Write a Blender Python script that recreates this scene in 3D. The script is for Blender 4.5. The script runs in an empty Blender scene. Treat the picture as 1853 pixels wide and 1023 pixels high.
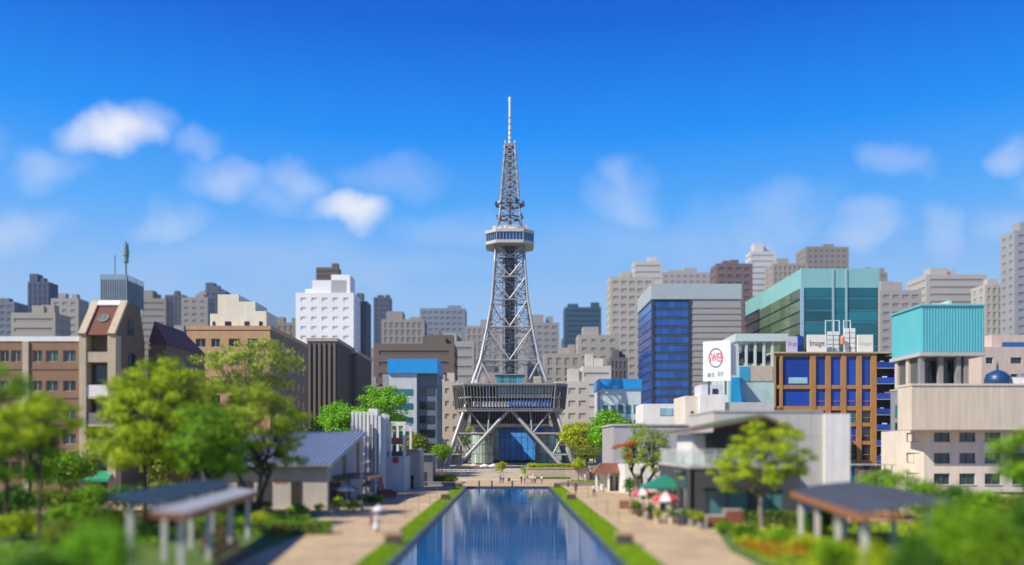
import bpy, bmesh, math, random
import numpy as np
from mathutils import Vector, Matrix, Quaternion

# ------------------------------------------------------------------ camera, sky, sun, exposure
SC = bpy.context.scene
COL = SC.collection
FPX, HC, HOR, VPX = 1600.0, 7.5, 805.0, 920.0      # focal length in photo pixels, eye height, horizon row, vanishing column
PW, PH = 1853.0, 1023.0
cam_d = bpy.data.cameras.new('camera')
cam = bpy.data.objects.new('camera', cam_d)
COL.objects.link(cam)
cam.location = (0, 0, HC)
cam.rotation_euler = (math.radians(90), 0, 0)
cam_d.sensor_width = 36.0
cam_d.lens = FPX / PW * 36.0
cam_d.shift_x = (PW / 2 - VPX) / PW
cam_d.shift_y = (HOR - PH / 2) / PW
cam_d.clip_start = 0.5
cam_d.clip_end = 30000
cam_d.dof.use_dof = True
cam_d.dof.focus_distance = 214.0
cam_d.dof.aperture_fstop = cam_d.lens / 1000.0 / 0.74   # aperture 0.74 m across: the miniature look
SC.camera = cam

SUN_AZ = Vector((-0.87, -0.49)).normalized()
SUN_EL = math.radians(43)
SUNV = Vector((SUN_AZ.x * math.cos(SUN_EL), SUN_AZ.y * math.cos(SUN_EL), math.sin(SUN_EL)))
world = bpy.data.worlds.new('World')
SC.world = world
world.use_nodes = True
wn, wl = world.node_tree.nodes, world.node_tree.links
wn.clear()


def N(nodes, t, **kw):
    n = nodes.new(t)
    for k, v in kw.items():
        setattr(n, k, v)
    return n


def math_node(nodes, links, op, a, b=None, clamp=False):
    n = nodes.new('ShaderNodeMath')
    n.operation = op
    n.use_clamp = clamp
    for i, v in enumerate((a, b)):
        if v is None:
            continue
        if isinstance(v, (int, float)):
            n.inputs[i].default_value = v
        else:
            links.new(v, n.inputs[i])
    return n.outputs[0]


def build_world():
    m = lambda op, a, b=None, clamp=False: math_node(wn, wl, op, a, b, clamp)
    sky = N(wn, 'ShaderNodeTexSky', sky_type='NISHITA')
    sky.sun_disc = False
    sky.sun_elevation = SUN_EL
    sky.sun_rotation = math.atan2(SUN_AZ.x, SUN_AZ.y)
    sky.air_density, sky.dust_density, sky.ozone_density = 1.0, 0.6, 3.0
    tc = N(wn, 'ShaderNodeTexCoord')
    sep = N(wn, 'ShaderNodeSeparateXYZ')
    sep0 = N(wn, 'ShaderNodeSeparateXYZ')
    wl.new(tc.outputs['Generated'], sep0.inputs[0])
    ramp = N(wn, 'ShaderNodeValToRGB')
    stops = [(0.0, (.42, .54, .70)), (.17, (.25, .45, .76)), (.25, (.085, .35, .82)), (.33, (.006, .24, .80)), (.43, (.0, .11, .60)), (.60, (.0, .055, .36)), (1.0, (.001, .035, .24))]
    while len(ramp.color_ramp.elements) < len(stops):
        ramp.color_ramp.elements.new(.5)
    for e, (p, c) in zip(ramp.color_ramp.elements, stops):
        e.position = p
        e.color = (*c, 1)
    wl.new(sep0.outputs[2], ramp.inputs[0])
    up10 = N(wn, 'ShaderNodeVectorMath', operation='SCALE')
    up10.inputs['Scale'].default_value = 10.0
    wl.new(ramp.outputs[0], up10.inputs[0])
    hs = N(wn, 'ShaderNodeMix', data_type='RGBA')      # clear-air tint over the physical sky
    hs.inputs[0].default_value = 0.97
    wl.new(sky.outputs[0], hs.inputs[6])
    wl.new(up10.outputs[0], hs.inputs[7])
    nz = N(wn, 'ShaderNodeTexNoise')
    nz.inputs['Scale'].default_value = 9.0
    nz.inputs['Detail'].default_value = 5.0
    wl.new(tc.outputs['Generated'], nz.inputs['Vector'])
    off = N(wn, 'ShaderNodeVectorMath', operation='SUBTRACT')
    wl.new(nz.outputs['Color'], off.inputs[0])
    off.inputs[1].default_value = (0.5, 0.5, 0.5)
    sc_ = N(wn, 'ShaderNodeVectorMath', operation='SCALE')
    wl.new(off.outputs[0], sc_.inputs[0])
    sc_.inputs['Scale'].default_value = 0.11
    add = N(wn, 'ShaderNodeVectorMath', operation='ADD')
    wl.new(tc.outputs['Generated'], add.inputs[0])
    wl.new(sc_.outputs[0], add.inputs[1])
    wl.new(add.outputs[0], sep.inputs[0])
    ymax = m('MAXIMUM', sep.outputs[1], 0.05)
    u, v = m('DIVIDE', sep.outputs[0], ymax), m('DIVIDE', sep.outputs[2], ymax)
    total = None
    # small cumulus puffs: column, row, half width, half height (photo pixels), density
    clouds = [(195, 240, 92, 46, 1.0), (240, 228, 70, 40, .7), (345, 268, 42, 34, .40), (72, 302, 62, 34, .50), (410, 330, 66, 42, .66), (525, 328, 55, 44, .62),
              (625, 380, 78, 34, .95), (480, 370, 55, 34, .35), (312, 403, 62, 32, .5), (700, 312, 90, 36, .32), (1128, 330, 36, 46, .48), (1128, 368, 64, 50, .45),
              (1605, 305, 66, 36, .42), (1845, 272, 42, 34, .6), (1555, 425, 46, 30, .5), (1440, 385, 80, 34, .33), (1380, 410, 90, 36, .3), (1680, 430, 40, 34, .35),
              (1810, 415, 70, 34, .32), (30, 418, 95, 42, .5), (830, 400, 90, 34, .28), (560, 470, 330, 44, .2), (1230, 440, 280, 50, .2), (1960, 340, 90, 44, .6),
              (-130, 280, 100, 60, .7), (-120, 420, 120, 50, .5), (2080, 240, 90, 40, .5)]
    for (px, py, a, b, d) in clouds:
        du = m('MULTIPLY', m('SUBTRACT', u, (px - VPX) / FPX), FPX / (a * 1.4))
        dv = m('MULTIPLY', m('SUBTRACT', v, (HOR - py) / FPX), FPX / (b * 1.4))
        r2 = m('ADD', m('MULTIPLY', du, du), m('MULTIPLY', dv, dv))
        k = m('MULTIPLY', m('POWER', m('SUBTRACT', 1.0, r2, True), 1.6), d * .94 if d > .9 else d * .58)
        total = k if total is None else m('MAXIMUM', total, k)
    front = m('GREATER_THAN', sep.outputs[1], 0.06)
    total = m('MULTIPLY', total, front)
    # the same fair-weather puffs over the rest of the dome
    nz2 = N(wn, 'ShaderNodeTexNoise')
    nz2.inputs['Scale'].default_value = 5.5
    nz2.inputs['Detail'].default_value = 3.0
    mp = N(wn, 'ShaderNodeMapping')
    mp.inputs['Scale'].default_value = (1, 1, 2.4)
    wl.new(tc.outputs['Generated'], mp.inputs[0])
    wl.new(mp.outputs[0], nz2.inputs['Vector'])
    away = m('SUBTRACT', 1.0, m('MULTIPLY', m('SUBTRACT', sep.outputs[1], 0.35), 5.0), True)
    wide = m('MULTIPLY', m('MULTIPLY', m('SUBTRACT', nz2.outputs[0], 0.58), 5.0, True), m('MINIMUM', away, 0.8))
    total = m('MAXIMUM', total, wide)
    nz3 = N(wn, 'ShaderNodeTexNoise')
    nz3.inputs['Scale'].default_value = 22.0
    nz3.inputs['Detail'].default_value = 6.0
    wl.new(tc.outputs['Generated'], nz3.inputs['Vector'])
    body = m('ADD', 0.55, m('MULTIPLY', nz3.outputs[0], 0.9))
    mask = m('MULTIPLY', m('MULTIPLY', total, body), 0.97, True)
    mix = N(wn, 'ShaderNodeMix', data_type='RGBA')
    wl.new(mask, mix.inputs[0])
    wl.new(hs.outputs[2], mix.inputs[6])
    mix.inputs[7].default_value = (7.6, 7.7, 8.1, 1)
    bg = N(wn, 'ShaderNodeBackground')
    bg.inputs['Strength'].default_value = 0.1
    wl.new(mix.outputs[2], bg.inputs['Color'])
    out = N(wn, 'ShaderNodeOutputWorld')
    wl.new(bg.outputs[0], out.inputs[0])


build_world()
sun_d = bpy.data.lights.new('sun', 'SUN')
sun_d.energy = 5.0
sun_d.angle = math.radians(0.5)
sun_d.color = (1.0, 0.92, 0.78)
sun = bpy.data.objects.new('sun', sun_d)
COL.objects.link(sun)
sun.rotation_euler = (-SUNV).to_track_quat('-Z', 'Y').to_euler()
sun.location = SUNV * 200
vs = SC.view_settings
vs.view_transform = 'Standard'
vs.look = 'None'
vs.exposure = 0.25
vs.gamma = 1.0
vs.use_curve_mapping = False
SC.render.engine = 'CYCLES'
SC.cycles.use_denoising = True
SC.cycles.max_bounces = 6
SC.cycles.diffuse_bounces = 2
SC.cycles.glossy_bounces = 3
SC.cycles.transmission_bounces = 4
SC.cycles.transparent_max_bounces = 8
SC.cycles.caustics_reflective = False
SC.cycles.caustics_refractive = False

# ------------------------------------------------------------------ helpers
RNG = random.Random(7)
WM = {}                                            # world matrices of objects built so far


def wx(px, Y):
    return (px - VPX) / FPX * Y


def wz(py, Y):
    return HC - (py - HOR) / FPX * Y


def gy(py):
    return FPX * HC / (py - HOR)


MATS = {}


def mat(key, col=(.5, .5, .5), rough=.65, metal=0.0, var=.12, scale=.6, bump=0.0, bscale=8.0, spec=.5, island=0.0, objvar=0.0, trans=0.0, streak=0.0):
    """A procedural surface: base colour with world-space mottling, optional per-leaf, per-object and streaky variation and fine relief."""
    if key in MATS:
        return MATS[key]
    mt = bpy.data.materials.new(key)
    mt.use_nodes = True
    nd, lk = mt.node_tree.nodes, mt.node_tree.links
    b = nd['Principled BSDF']
    b.inputs['Roughness'].default_value = rough
    b.inputs['Metallic'].default_value = metal
    b.inputs['Specular IOR Level'].default_value = spec
    geo = N(nd, 'ShaderNodeNewGeometry')
    m = lambda op, a, c=None, cl=False: math_node(nd, lk, op, a, c, cl)
    fac = None
    if var:
        nz = N(nd, 'ShaderNodeTexNoise')
        nz.inputs['Scale'].default_value = scale
        nz.inputs['Detail'].default_value = 6
        lk.new(geo.outputs['Position'], nz.inputs['Vector'])
        fac = m('MULTIPLY', m('SUBTRACT', nz.outputs[0], .5), var * 4)
    if streak:
        mp = N(nd, 'ShaderNodeMapping')
        mp.inputs['Scale'].default_value = (2.2, 2.2, .12)
        lk.new(geo.outputs['Position'], mp.inputs[0])
        ns = N(nd, 'ShaderNodeTexNoise')
        ns.inputs['Scale'].default_value = 1.0
        ns.inputs['Detail'].default_value = 5
        lk.new(mp.outputs[0], ns.inputs['Vector'])
        f2 = m('MULTIPLY', m('SUBTRACT', ns.outputs[0], .52), streak * 4)
        fac = f2 if fac is None else m('ADD', fac, f2)
    if island:
        f2 = m('MULTIPLY', m('SUBTRACT', geo.outputs['Random Per Island'], .5), island * 2)
        fac = f2 if fac is None else m('ADD', fac, f2)
    if objvar:
        oi = N(nd, 'ShaderNodeObjectInfo')
        f2 = m('MULTIPLY', m('SUBTRACT', oi.outputs['Random'], .5), objvar * 2)
        fac = f2 if fac is None else m('ADD', fac, f2)
    if fac is None:
        b.inputs['Base Color'].default_value = (*col, 1)
    else:
        vm = N(nd, 'ShaderNodeVectorMath', operation='SCALE')
        vm.inputs[0].default_value = col
        lk.new(m('MAXIMUM', m('ADD', 1.0, fac), .08), vm.inputs['Scale'])
        lk.new(vm.outputs[0], b.inputs['Base Color'])
    if bump:
        nb = N(nd, 'ShaderNodeTexNoise')
        nb.inputs['Scale'].default_value = bscale
        nb.inputs['Detail'].default_value = 5
        lk.new(geo.outputs['Position'], nb.inputs['Vector'])
        bp = N(nd, 'ShaderNodeBump')
        bp.inputs['Strength'].default_value = bump
        bp.inputs['Distance'].default_value = .05
        lk.new(nb.outputs[0], bp.inputs['Height'])
        lk.new(bp.outputs[0], b.inputs['Normal'])
    if trans:
        tr = N(nd, 'ShaderNodeBsdfTranslucent')
        if fac is None:
            tr.inputs[0].default_value = (*col, 1)
        else:
            lk.new(vm.outputs[0], tr.inputs[0])
        mx = N(nd, 'ShaderNodeMixShader')
        mx.inputs[0].default_value = trans
        lk.new(b.outputs[0], mx.inputs[1])
        lk.new(tr.outputs[0], mx.inputs[2])
        lk.new(mx.outputs[0], nd['Material Output'].inputs[0])
    MATS[key] = mt
    return mt


def leaf_mat(key, col, var=.22, scale=.9):
    return mat(key, col, rough=.55, var=var, scale=scale, island=.45, trans=.22, spec=.2)


def link(name, mesh, parent=None, M=None):
    o = bpy.data.objects.new(name, mesh)
    COL.objects.link(o)
    M = M or Matrix.Identity(4)
    if parent is not None:
        o.parent = parent
        o.matrix_parent_inverse = WM[parent.name].inverted()
    o.matrix_basis = M
    WM[o.name] = M
    return o


LABELS = {}


def tag(o, label=None, cat=None, group=None, kind=None):
    if label:
        o['label'] = label
    if cat:
        o['category'] = cat
    if group:
        o['group'] = group
    if kind:
        o['kind'] = kind
    return o


def thing(name, label, cat, loc=(0, 0, 0), group=None, kind=None):
    return tag(link(name, None, None, Matrix.Translation(Vector(loc))), label, cat, group, kind)


class MB:
    def __init__(self):
        self.v, self.f = [], []

    def add(self, vs_, fs_):
        n = len(self.v)
        self.v += [tuple(p) for p in vs_]
        self.f += [tuple(i + n for i in f) for f in fs_]
        return self

    def box(self, x0, x1, y0, y1, z0, z1):
        return self.add([(x0, y0, z0), (x1, y0, z0), (x1, y1, z0), (x0, y1, z0), (x0, y0, z1), (x1, y0, z1), (x1, y1, z1), (x0, y1, z1)],
                        [(3, 2, 1, 0), (4, 5, 6, 7), (0, 1, 5, 4), (1, 2, 6, 5), (2, 3, 7, 6), (3, 0, 4, 7)])

    def obox(self, O, u, n, u0, u1, z0, z1, d0, d1):
        """box on a facade: along u, up z, out along n (d0 inner, d1 outer)"""
        O, u, n = Vector(O), Vector(u), Vector(n)
        P = lambda a, d, z: O + u * a + n * d + Vector((0, 0, z))
        return self.add([P(u0, d1, z0), P(u1, d1, z0), P(u1, d0, z0), P(u0, d0, z0), P(u0, d1, z1), P(u1, d1, z1), P(u1, d0, z1), P(u0, d0, z1)],
                        [(3, 2, 1, 0), (4, 5, 6, 7), (0, 1, 5, 4), (1, 2, 6, 5), (2, 3, 7, 6), (3, 0, 4, 7)])

    def prism(self, pts, z0, z1, top=None):
        """upright prism over plan points (counter-clockwise); top may be another outline of as many points"""
        n = len(pts)
        top = top or pts
        return self.add([(p[0], p[1], z0) for p in pts] + [(p[0], p[1], z1) for p in top],
                        [tuple(range(n - 1, -1, -1)), tuple(range(n, 2 * n))] + [(i, (i + 1) % n, n + (i + 1) % n, n + i) for i in range(n)])

    def extrude(self, pts, d):
        """3-D polygon pushed along vector d"""
        n = len(pts)
        P = [Vector(p) for p in pts]
        Q = [p + Vector(d) for p in P]
        return self.add(P + Q, [tuple(range(n - 1, -1, -1)), tuple(range(n, 2 * n))] + [(i, (i + 1) % n, n + (i + 1) % n, n + i) for i in range(n)])

    def tube(self, pts, rad, seg=8, cap=True):
        pts = [Vector(p) for p in pts]
        if isinstance(rad, (int, float)):
            rad = [rad] * len(pts)
        n0 = len(self.v)
        ref = None
        for i, p in enumerate(pts):
            d = (pts[min(i + 1, len(pts) - 1)] - pts[max(i - 1, 0)]).normalized()
            if ref is None:
                ref = d.orthogonal().normalized()
            a = (ref - d * ref.dot(d))
            a = a.normalized() if a.length > 1e-4 else d.orthogonal().normalized()
            ref = a
            b = d.cross(a)
            for k in range(seg):
                t = 2 * math.pi * k / seg
                self.v.append(tuple(p + (a * math.cos(t) + b * math.sin(t)) * rad[i]))
        for i in range(len(pts) - 1):
            for k in range(seg):
                self.f.append((n0 + i * seg + k, n0 + i * seg + (k + 1) % seg, n0 + (i + 1) * seg + (k + 1) % seg, n0 + (i + 1) * seg + k))
        if cap:
            self.f.append(tuple(n0 + k for k in range(seg - 1, -1, -1)))
            self.f.append(tuple(n0 + (len(pts) - 1) * seg + k for k in range(seg)))
        return self

    def lathe(self, prof, c=(0, 0, 0), seg=16, closed=True):
        """profile [(r, z)] turned about the vertical through c"""
        n0 = len(self.v)
        for r, z in prof:
            for k in range(seg):
                t = 2 * math.pi * k / seg
                self.v.append((c[0] + r * math.cos(t), c[1] + r * math.sin(t), c[2] + z))
        for i in range(len(prof) - 1):
            for k in range(seg):
                self.f.append((n0 + i * seg + k, n0 + i * seg + (k + 1) % seg, n0 + (i + 1) * seg + (k + 1) % seg, n0 + (i + 1) * seg + k))
        if closed:
            self.f.append(tuple(n0 + k for k in range(seg - 1, -1, -1)))
            self.f.append(tuple(n0 + (len(prof) - 1) * seg + k for k in range(seg)))
        return self

    def mesh(self, name, material, smooth=False):
        me = bpy.data.meshes.new(name)
        me.from_pydata(self.v, [], self.f)
        if material:
            me.materials.append(material)
        if smooth:
            me.polygons.foreach_set('use_smooth', [True] * len(me.polygons))
        me.update()
        return me

    def build(self, name, material, parent=None, M=None, smooth=False):
        return link(name, self.mesh(name, material, smooth), parent, M)


CACHE = {}


def shared(key, material, make, smooth=False):
    k = (key, material.name if material else None)
    if k not in CACHE:
        mb = MB()
        make(mb)
        CACHE[k] = mb.mesh(key, material, smooth)
    return CACHE[k]


def cube(name, c, size, material, parent=None, rz=0.0):
    me = shared('unit_box', material, lambda b: b.box(-.5, .5, -.5, .5, -.5, .5))
    return link(name, me, parent, Matrix.LocRotScale(Vector(c), Quaternion((0, 0, 1), rz), Vector(size)))


def cubex(name, x0, x1, y0, y1, z0, z1, material, parent=None):
    return cube(name, ((x0 + x1) / 2, (y0 + y1) / 2, (z0 + z1) / 2), (x1 - x0, y1 - y0, z1 - z0), material, parent)


def beam(name, p0, p1, r, material, parent=None, square=False):
    """round or square bar between two points; alike bars share one mesh"""
    p0, p1 = Vector(p0), Vector(p1)
    d = p1 - p0
    if square:
        me = shared('unit_bar', material, lambda b: b.box(-1, 1, -1, 1, 0, 1))
    else:
        me = shared('unit_rod', material, lambda b: b.tube([(0, 0, 0), (0, 0, 1)], 1.0, 8), True)
    q = d.to_track_quat('Z', 'Y')
    return link(name, me, parent, Matrix.LocRotScale(p0, q, Vector((r, r, d.length))))


def pane_on(name, O, u, n, u0, u1, z0, z1, d0, d1, material, parent):
    """axis-true box on a facade made from the shared cube"""
    O, u, n = Vector(O), Vector(u), Vector(n)
    c = O + u * ((u0 + u1) / 2) + n * ((d0 + d1) / 2) + Vector((0, 0, (z0 + z1) / 2))
    me = shared('unit_box', material, lambda b: b.box(-.5, .5, -.5, .5, -.5, .5))
    R = Matrix((u, -n, Vector((0, 0, 1)))).transposed().to_4x4()
    return link(name, me, parent, Matrix.Translation(c) @ R @ Matrix.Diagonal((u1 - u0, d1 - d0, z1 - z0, 1)))


def facade(parent, O, u, width, z0, z1, cols, rows, wall, glass, frame=None, depth=.35, sill=None, name='wall', fr=.09):
    """wall skin with real recessed openings: cols = [(u0,u1)], rows = [(za,zb)] relative to O"""
    u = Vector(u)
    n = u.cross(Vector((0, 0, 1)))
    b = MB()
    rows = sorted(rows)
    cols = sorted(cols)
    z = z0
    for (a, c) in rows + [(z1, z1)]:
        if a - z > 1e-3:
            b.obox(O, u, n, 0, width, z, a, -depth, 0)
        if c > a:
            s = 0
            for (ca, cb) in cols + [(width, width)]:
                if ca - s > 1e-3:
                    b.obox(O, u, n, s, ca, a, c, -depth, 0)
                s = cb
        z = c
    w = b.build(name, wall, parent)
    for (a, c) in rows:
        for (ca, cb) in cols:
            if frame:
                me = MB()
                d1, d0 = -depth * .45, -depth * .8
                me.obox(O, u, n, ca, ca + fr, a, c, d0, d1).obox(O, u, n, cb - fr, cb, a, c, d0, d1)
                me.obox(O, u, n, ca + fr, cb - fr, a, a + fr, d0, d1).obox(O, u, n, ca + fr, cb - fr, c - fr, c, d0, d1)
                if cb - ca > 1.3:
                    mid = (ca + cb) / 2
                    me.obox(O, u, n, mid - fr / 2, mid + fr / 2, a + fr, c - fr, d0, d1)
                f = me.build('window', frame, parent)
                pane_on('pane', O, u, n, ca + fr * .6, cb - fr * .6, a + fr * .6, c - fr * .6, -depth * .95, -depth * .72, glass, f)
            else:
                pane_on('window', O, u, n, ca - .02, cb + .02, a - .02, c + .02, -depth * .98, -depth * .7, glass, parent)
            if sill:
                pane_on('sill', O, u, n, ca - .12, cb + .12, a - .12, a - .004, -.1, .14, sill, parent)
    return w


def text_mesh(name, s, size, material, extrude=.02, shear=0.0, font=None):
    cu = bpy.data.curves.new(name, 'FONT')
    cu.body = s
    cu.size = size
    cu.extrude = extrude
    cu.shear = shear
    cu.align_x = 'CENTER'
    cu.align_y = 'CENTER'
    cu.resolution_u = 3
    ob = bpy.data.objects.new(name, cu)
    COL.objects.link(ob)
    dg = bpy.context.evaluated_depsgraph_get()
    dg.update()
    me = bpy.data.meshes.new_from_object(ob.evaluated_get(dg))
    me.materials.clear()
    me.materials.append(material)
    bpy.data.objects.remove(ob)
    bpy.data.curves.remove(cu)
    return me


def text_on(name, s, c, n, size, material, parent, wfit=None, shear=0.0, hfit=None):
    """lettering standing on a vertical face with outward normal n"""
    me = text_mesh(name, s, size, material, shear=shear)
    n = Vector(n).normalized()
    u = Vector((0, 0, 1)).cross(n)
    R = Matrix((u, Vector((0, 0, 1)), n)).transposed().to_4x4()
    xs = [v.co.x for v in me.vertices] or [0, 1]
    ys = [v.co.y for v in me.vertices] or [0, 1]
    sx = wfit / max(max(xs) - min(xs), 1e-3) if wfit else 1.0
    sy = hfit / max(max(ys) - min(ys), 1e-3) if hfit else 1.0
    return link(name, me, parent, Matrix.Translation(Vector(c)) @ R @ Matrix.Diagonal((sx, sy, 1, 1)))


def leaves_mesh(name, pts, nrm, size, material, rng, jitter=.9):
    """one quad per leaf (bent along its midrib) at pts, facing roughly nrm"""
    n = len(pts)
    pts = np.asarray(pts, float)
    nrm = np.asarray(nrm, float) + rng.normal(0, jitter, (n, 3))
    nrm /= np.linalg.norm(nrm, axis=1, keepdims=True) + 1e-9
    t = rng.normal(0, 1, (n, 3))
    t -= nrm * (t * nrm).sum(1, keepdims=True)
    t /= np.linalg.norm(t, axis=1, keepdims=True) + 1e-9
    bt = np.cross(nrm, t)
    s = (size * rng.uniform(.6, 1.35, n))[:, None]
    v = np.empty((n, 4, 3))
    v[:, 0] = pts - t * s * .5
    v[:, 1] = pts + bt * s * .34 + nrm * s * .08
    v[:, 2] = pts + t * s * .55
    v[:, 3] = pts - bt * s * .34 + nrm * s * .08
    me = bpy.data.meshes.new(name)
    me.vertices.add(n * 4)
    me.vertices.foreach_set('co', v.reshape(-1).astype(np.float32))
    me.loops.add(n * 4)
    me.loops.foreach_set('vertex_index', np.arange(n * 4, dtype=np.int32))
    me.polygons.add(n)
    me.polygons.foreach_set('loop_start', np.arange(0, n * 4, 4, dtype=np.int32))
    me.update(calc_edges=True)
    me.materials.append(material)
    return me


def clump_leaves(cl, per, rng):
    """leaf positions and facings for clumps [(centre, rx, rz)]"""
    P, Q = [], []
    for (c, rx, rz) in cl:
        k = max(6, int(per * rx * rx))
        d = rng.normal(0, 1, (k, 3))
        d /= np.linalg.norm(d, axis=1, keepdims=True)
        r = rng.uniform(.3, 1.0, (k, 1)) ** .5 * (1 + .24 * rng.normal(0, 1, (k, 1)))
        P.append(np.asarray(c) + d * r * np.array([rx, rx, rz]))
        Q.append(d * .8 + np.array([0, 0, .9]))
    return np.concatenate(P), np.concatenate(Q)


def tree(name, label, base, h, rx, rz, leaf, bark, seed, nclump=60, clump=.8, per=120, size=.2, trunk_r=.2, group=None, hollow=.45, off=(0, 0), split=.42, flat=.7, lean=(0, 0), ry=None, bare=0.0, stems=1, sep=.85, lobes=.28):
    rng = np.random.default_rng(seed)
    lobe_d = rng.normal(0, 1, (9, 3))
    lobe_d /= np.linalg.norm(lobe_d, axis=1, keepdims=True)
    lobe_a = rng.uniform(-1, 1, 9)
    bx_, by_, bz_ = base
    ry = ry or rx
    t = thing(name, label, 'tree', base, group)
    cc = np.array([bx_ + off[0], by_ + off[1], bz_ + h - rz])
    cl = []
    tries = 0
    while len(cl) < nclump and tries < 6000:
        tries += 1
        d = rng.normal(0, 1, 3)
        d /= np.linalg.norm(d)
        if d[2] < -.75:
            continue
        r = rng.uniform(hollow, 1.0) ** .6 * rng.uniform(.9, 1.08) * (1 + lobes * float((lobe_a * np.maximum(0, lobe_d @ d) ** 3).sum()))
        p = cc + d * r * np.array([rx, ry, rz]) * .93
        if all(np.linalg.norm((p - q[0])) > clump * sep for q in cl):
            s = clump * rng.uniform(.5, 1.35)
            cl.append((p, s, s * flat))
    # limbs: trunk -> fork points -> clumps
    b = MB()
    fork_z = bz_ + h * split * .62
    trunks = []
    for s_ in range(stems):
        a = 2 * math.pi * s_ / max(stems, 1) + seed
        o_ = np.array([math.cos(a), math.sin(a)]) * (0 if stems == 1 else trunk_r * 1.8)
        top = np.array([bx_ + off[0] * .35 + lean[0] + o_[0] * 5, by_ + off[1] * .35 + lean[1] + o_[1] * 5, bz_ + h * split])
        mid = np.array([bx_ + lean[0] * .4 + o_[0] * 2 + rng.normal(0, .12), by_ + lean[1] * .4 + o_[1] * 2 + rng.normal(0, .12), bz_ + h * split * .5])
        b0 = (bx_ + o_[0], by_ + o_[1], bz_ - .15)
        b.tube([b0, (b0[0], b0[1], bz_ + .25), mid, top], [trunk_r * 1.35, trunk_r, trunk_r * .85, trunk_r * .62], 9)
        trunks.append((mid, top))
    nl = max(4, int(round(len(cl) ** .5 * 1.1)))
    idx = list(range(len(cl)))
    seeds_ = [cl[i][0] for i in rng.choice(len(cl), min(nl, len(cl)), replace=False)]
    groups = [[] for _ in seeds_]
    for i in idx:
        groups[int(np.argmin([np.linalg.norm(cl[i][0] - s) for s in seeds_]))].append(i)
    for gi, g in enumerate(groups):
        if not g:
            continue
        mid, top = trunks[gi % len(trunks)]
        m_ = np.mean([cl[i][0] for i in g], axis=0)
        k = rng.uniform(.55, 1.0)
        st = mid * (1 - k) + top * k
        hub = st * .42 + m_ * .58 + np.array([0, 0, -.06 * h * rng.uniform(0, 1)])
        kn = st * .6 + hub * .4 + rng.normal(0, .03 * h, 3) + np.array([0, 0, .03 * h])
        r0 = trunk_r * .62
        b.tube([st, kn, hub], [r0, r0 * .75, r0 * .5], 6)
        for i in g:
            c = cl[i][0]
            q = hub * .45 + c * .55 + rng.normal(0, .02 * h, 3)
            b.tube([hub, q, c], [r0 * .42, r0 * .28, r0 * .1], 5)
    b.build('trunk', bark, t, smooth=True)
    if bare:
        cl = [c for c in cl if rng.uniform() > bare]
    P, Q = clump_leaves(cl, per, rng)
    out = P - cc
    Q = Q + out / (np.linalg.norm(out, axis=1, keepdims=True) + 1e-6) * .8
    tag(link('crown', leaves_mesh('crown', P, Q, size, leaf, rng), t), kind='stuff')
    return t


def bush(name, label, base, rx, ry, h, leaf, seed, cat='shrub', per=420, size=.14, group=None, boxy=False, bark=None, lumps=14):
    """leafy mound (or clipped hedge when boxy) with a twiggy core"""
    rng = np.random.default_rng(seed)
    t = thing(name, label, cat, base, group)
    P, Q = [], []
    bx_, by_, bz_ = base
    if boxy:
        n = int(per * (4 * rx * ry + 4 * (rx + ry) * h) * .55)
        p = rng.uniform(-1, 1, (n, 3))
        ax = rng.choice(3, n, p=[.2, .35, .45])
        sg = np.where(rng.uniform(size=n) < .5, -1.0, 1.0)
        for k in range(3):
            s = ax == k
            p[s, k] = (sg[s] if k < 2 else 1.0) * rng.uniform(.86, 1.04, s.sum())
        q = np.zeros_like(p)
        q[np.arange(n), ax] = np.where(ax == 2, 1, sg)
        P = p * np.array([rx, ry, h / 2]) + np.array([bx_, by_, bz_ + h / 2]) + rng.normal(0, .05, (n, 3))
        Q = q + np.array([0, 0, .5])
        core = MB().box(bx_ - rx * .86, bx_ + rx * .86, by_ - ry * .86, by_ + ry * .86, bz_ - .02, bz_ + h * .84)
    else:
        cl = []
        for i in range(lumps):
            a = rng.uniform(0, 2 * math.pi)
            e = rng.uniform(.02, 1) * math.pi / 2
            s = rng.uniform(.34, .5)
            cl.append((np.array([bx_ + math.cos(a) * math.cos(e) * rx * .62, by_ + math.sin(a) * math.cos(e) * ry * .62, bz_ + h * .34 + math.sin(e) * h * .38]), s * (rx + ry) / 2 * 1.05, s * h * .62))
        P, Q = clump_leaves(cl, per, rng)
        P[:, 2] = np.maximum(P[:, 2], bz_ + .03)
        core = MB()
        for i in range(7):
            a = rng.uniform(0, 6.28)
            core.tube([(bx_, by_, bz_ - .05), (bx_ + math.cos(a) * rx * .3, by_ + math.sin(a) * ry * .3, bz_ + h * .35), (bx_ + math.cos(a) * rx * .6, by_ + math.sin(a) * ry * .6, bz_ + h * .7)], [.05, .035, .012], 5)
    core.build('stem', bark or M_twig, t)
    tag(link('foliage', leaves_mesh('foliage', P, Q, size, leaf, rng), t), kind='stuff')
    return t

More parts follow.
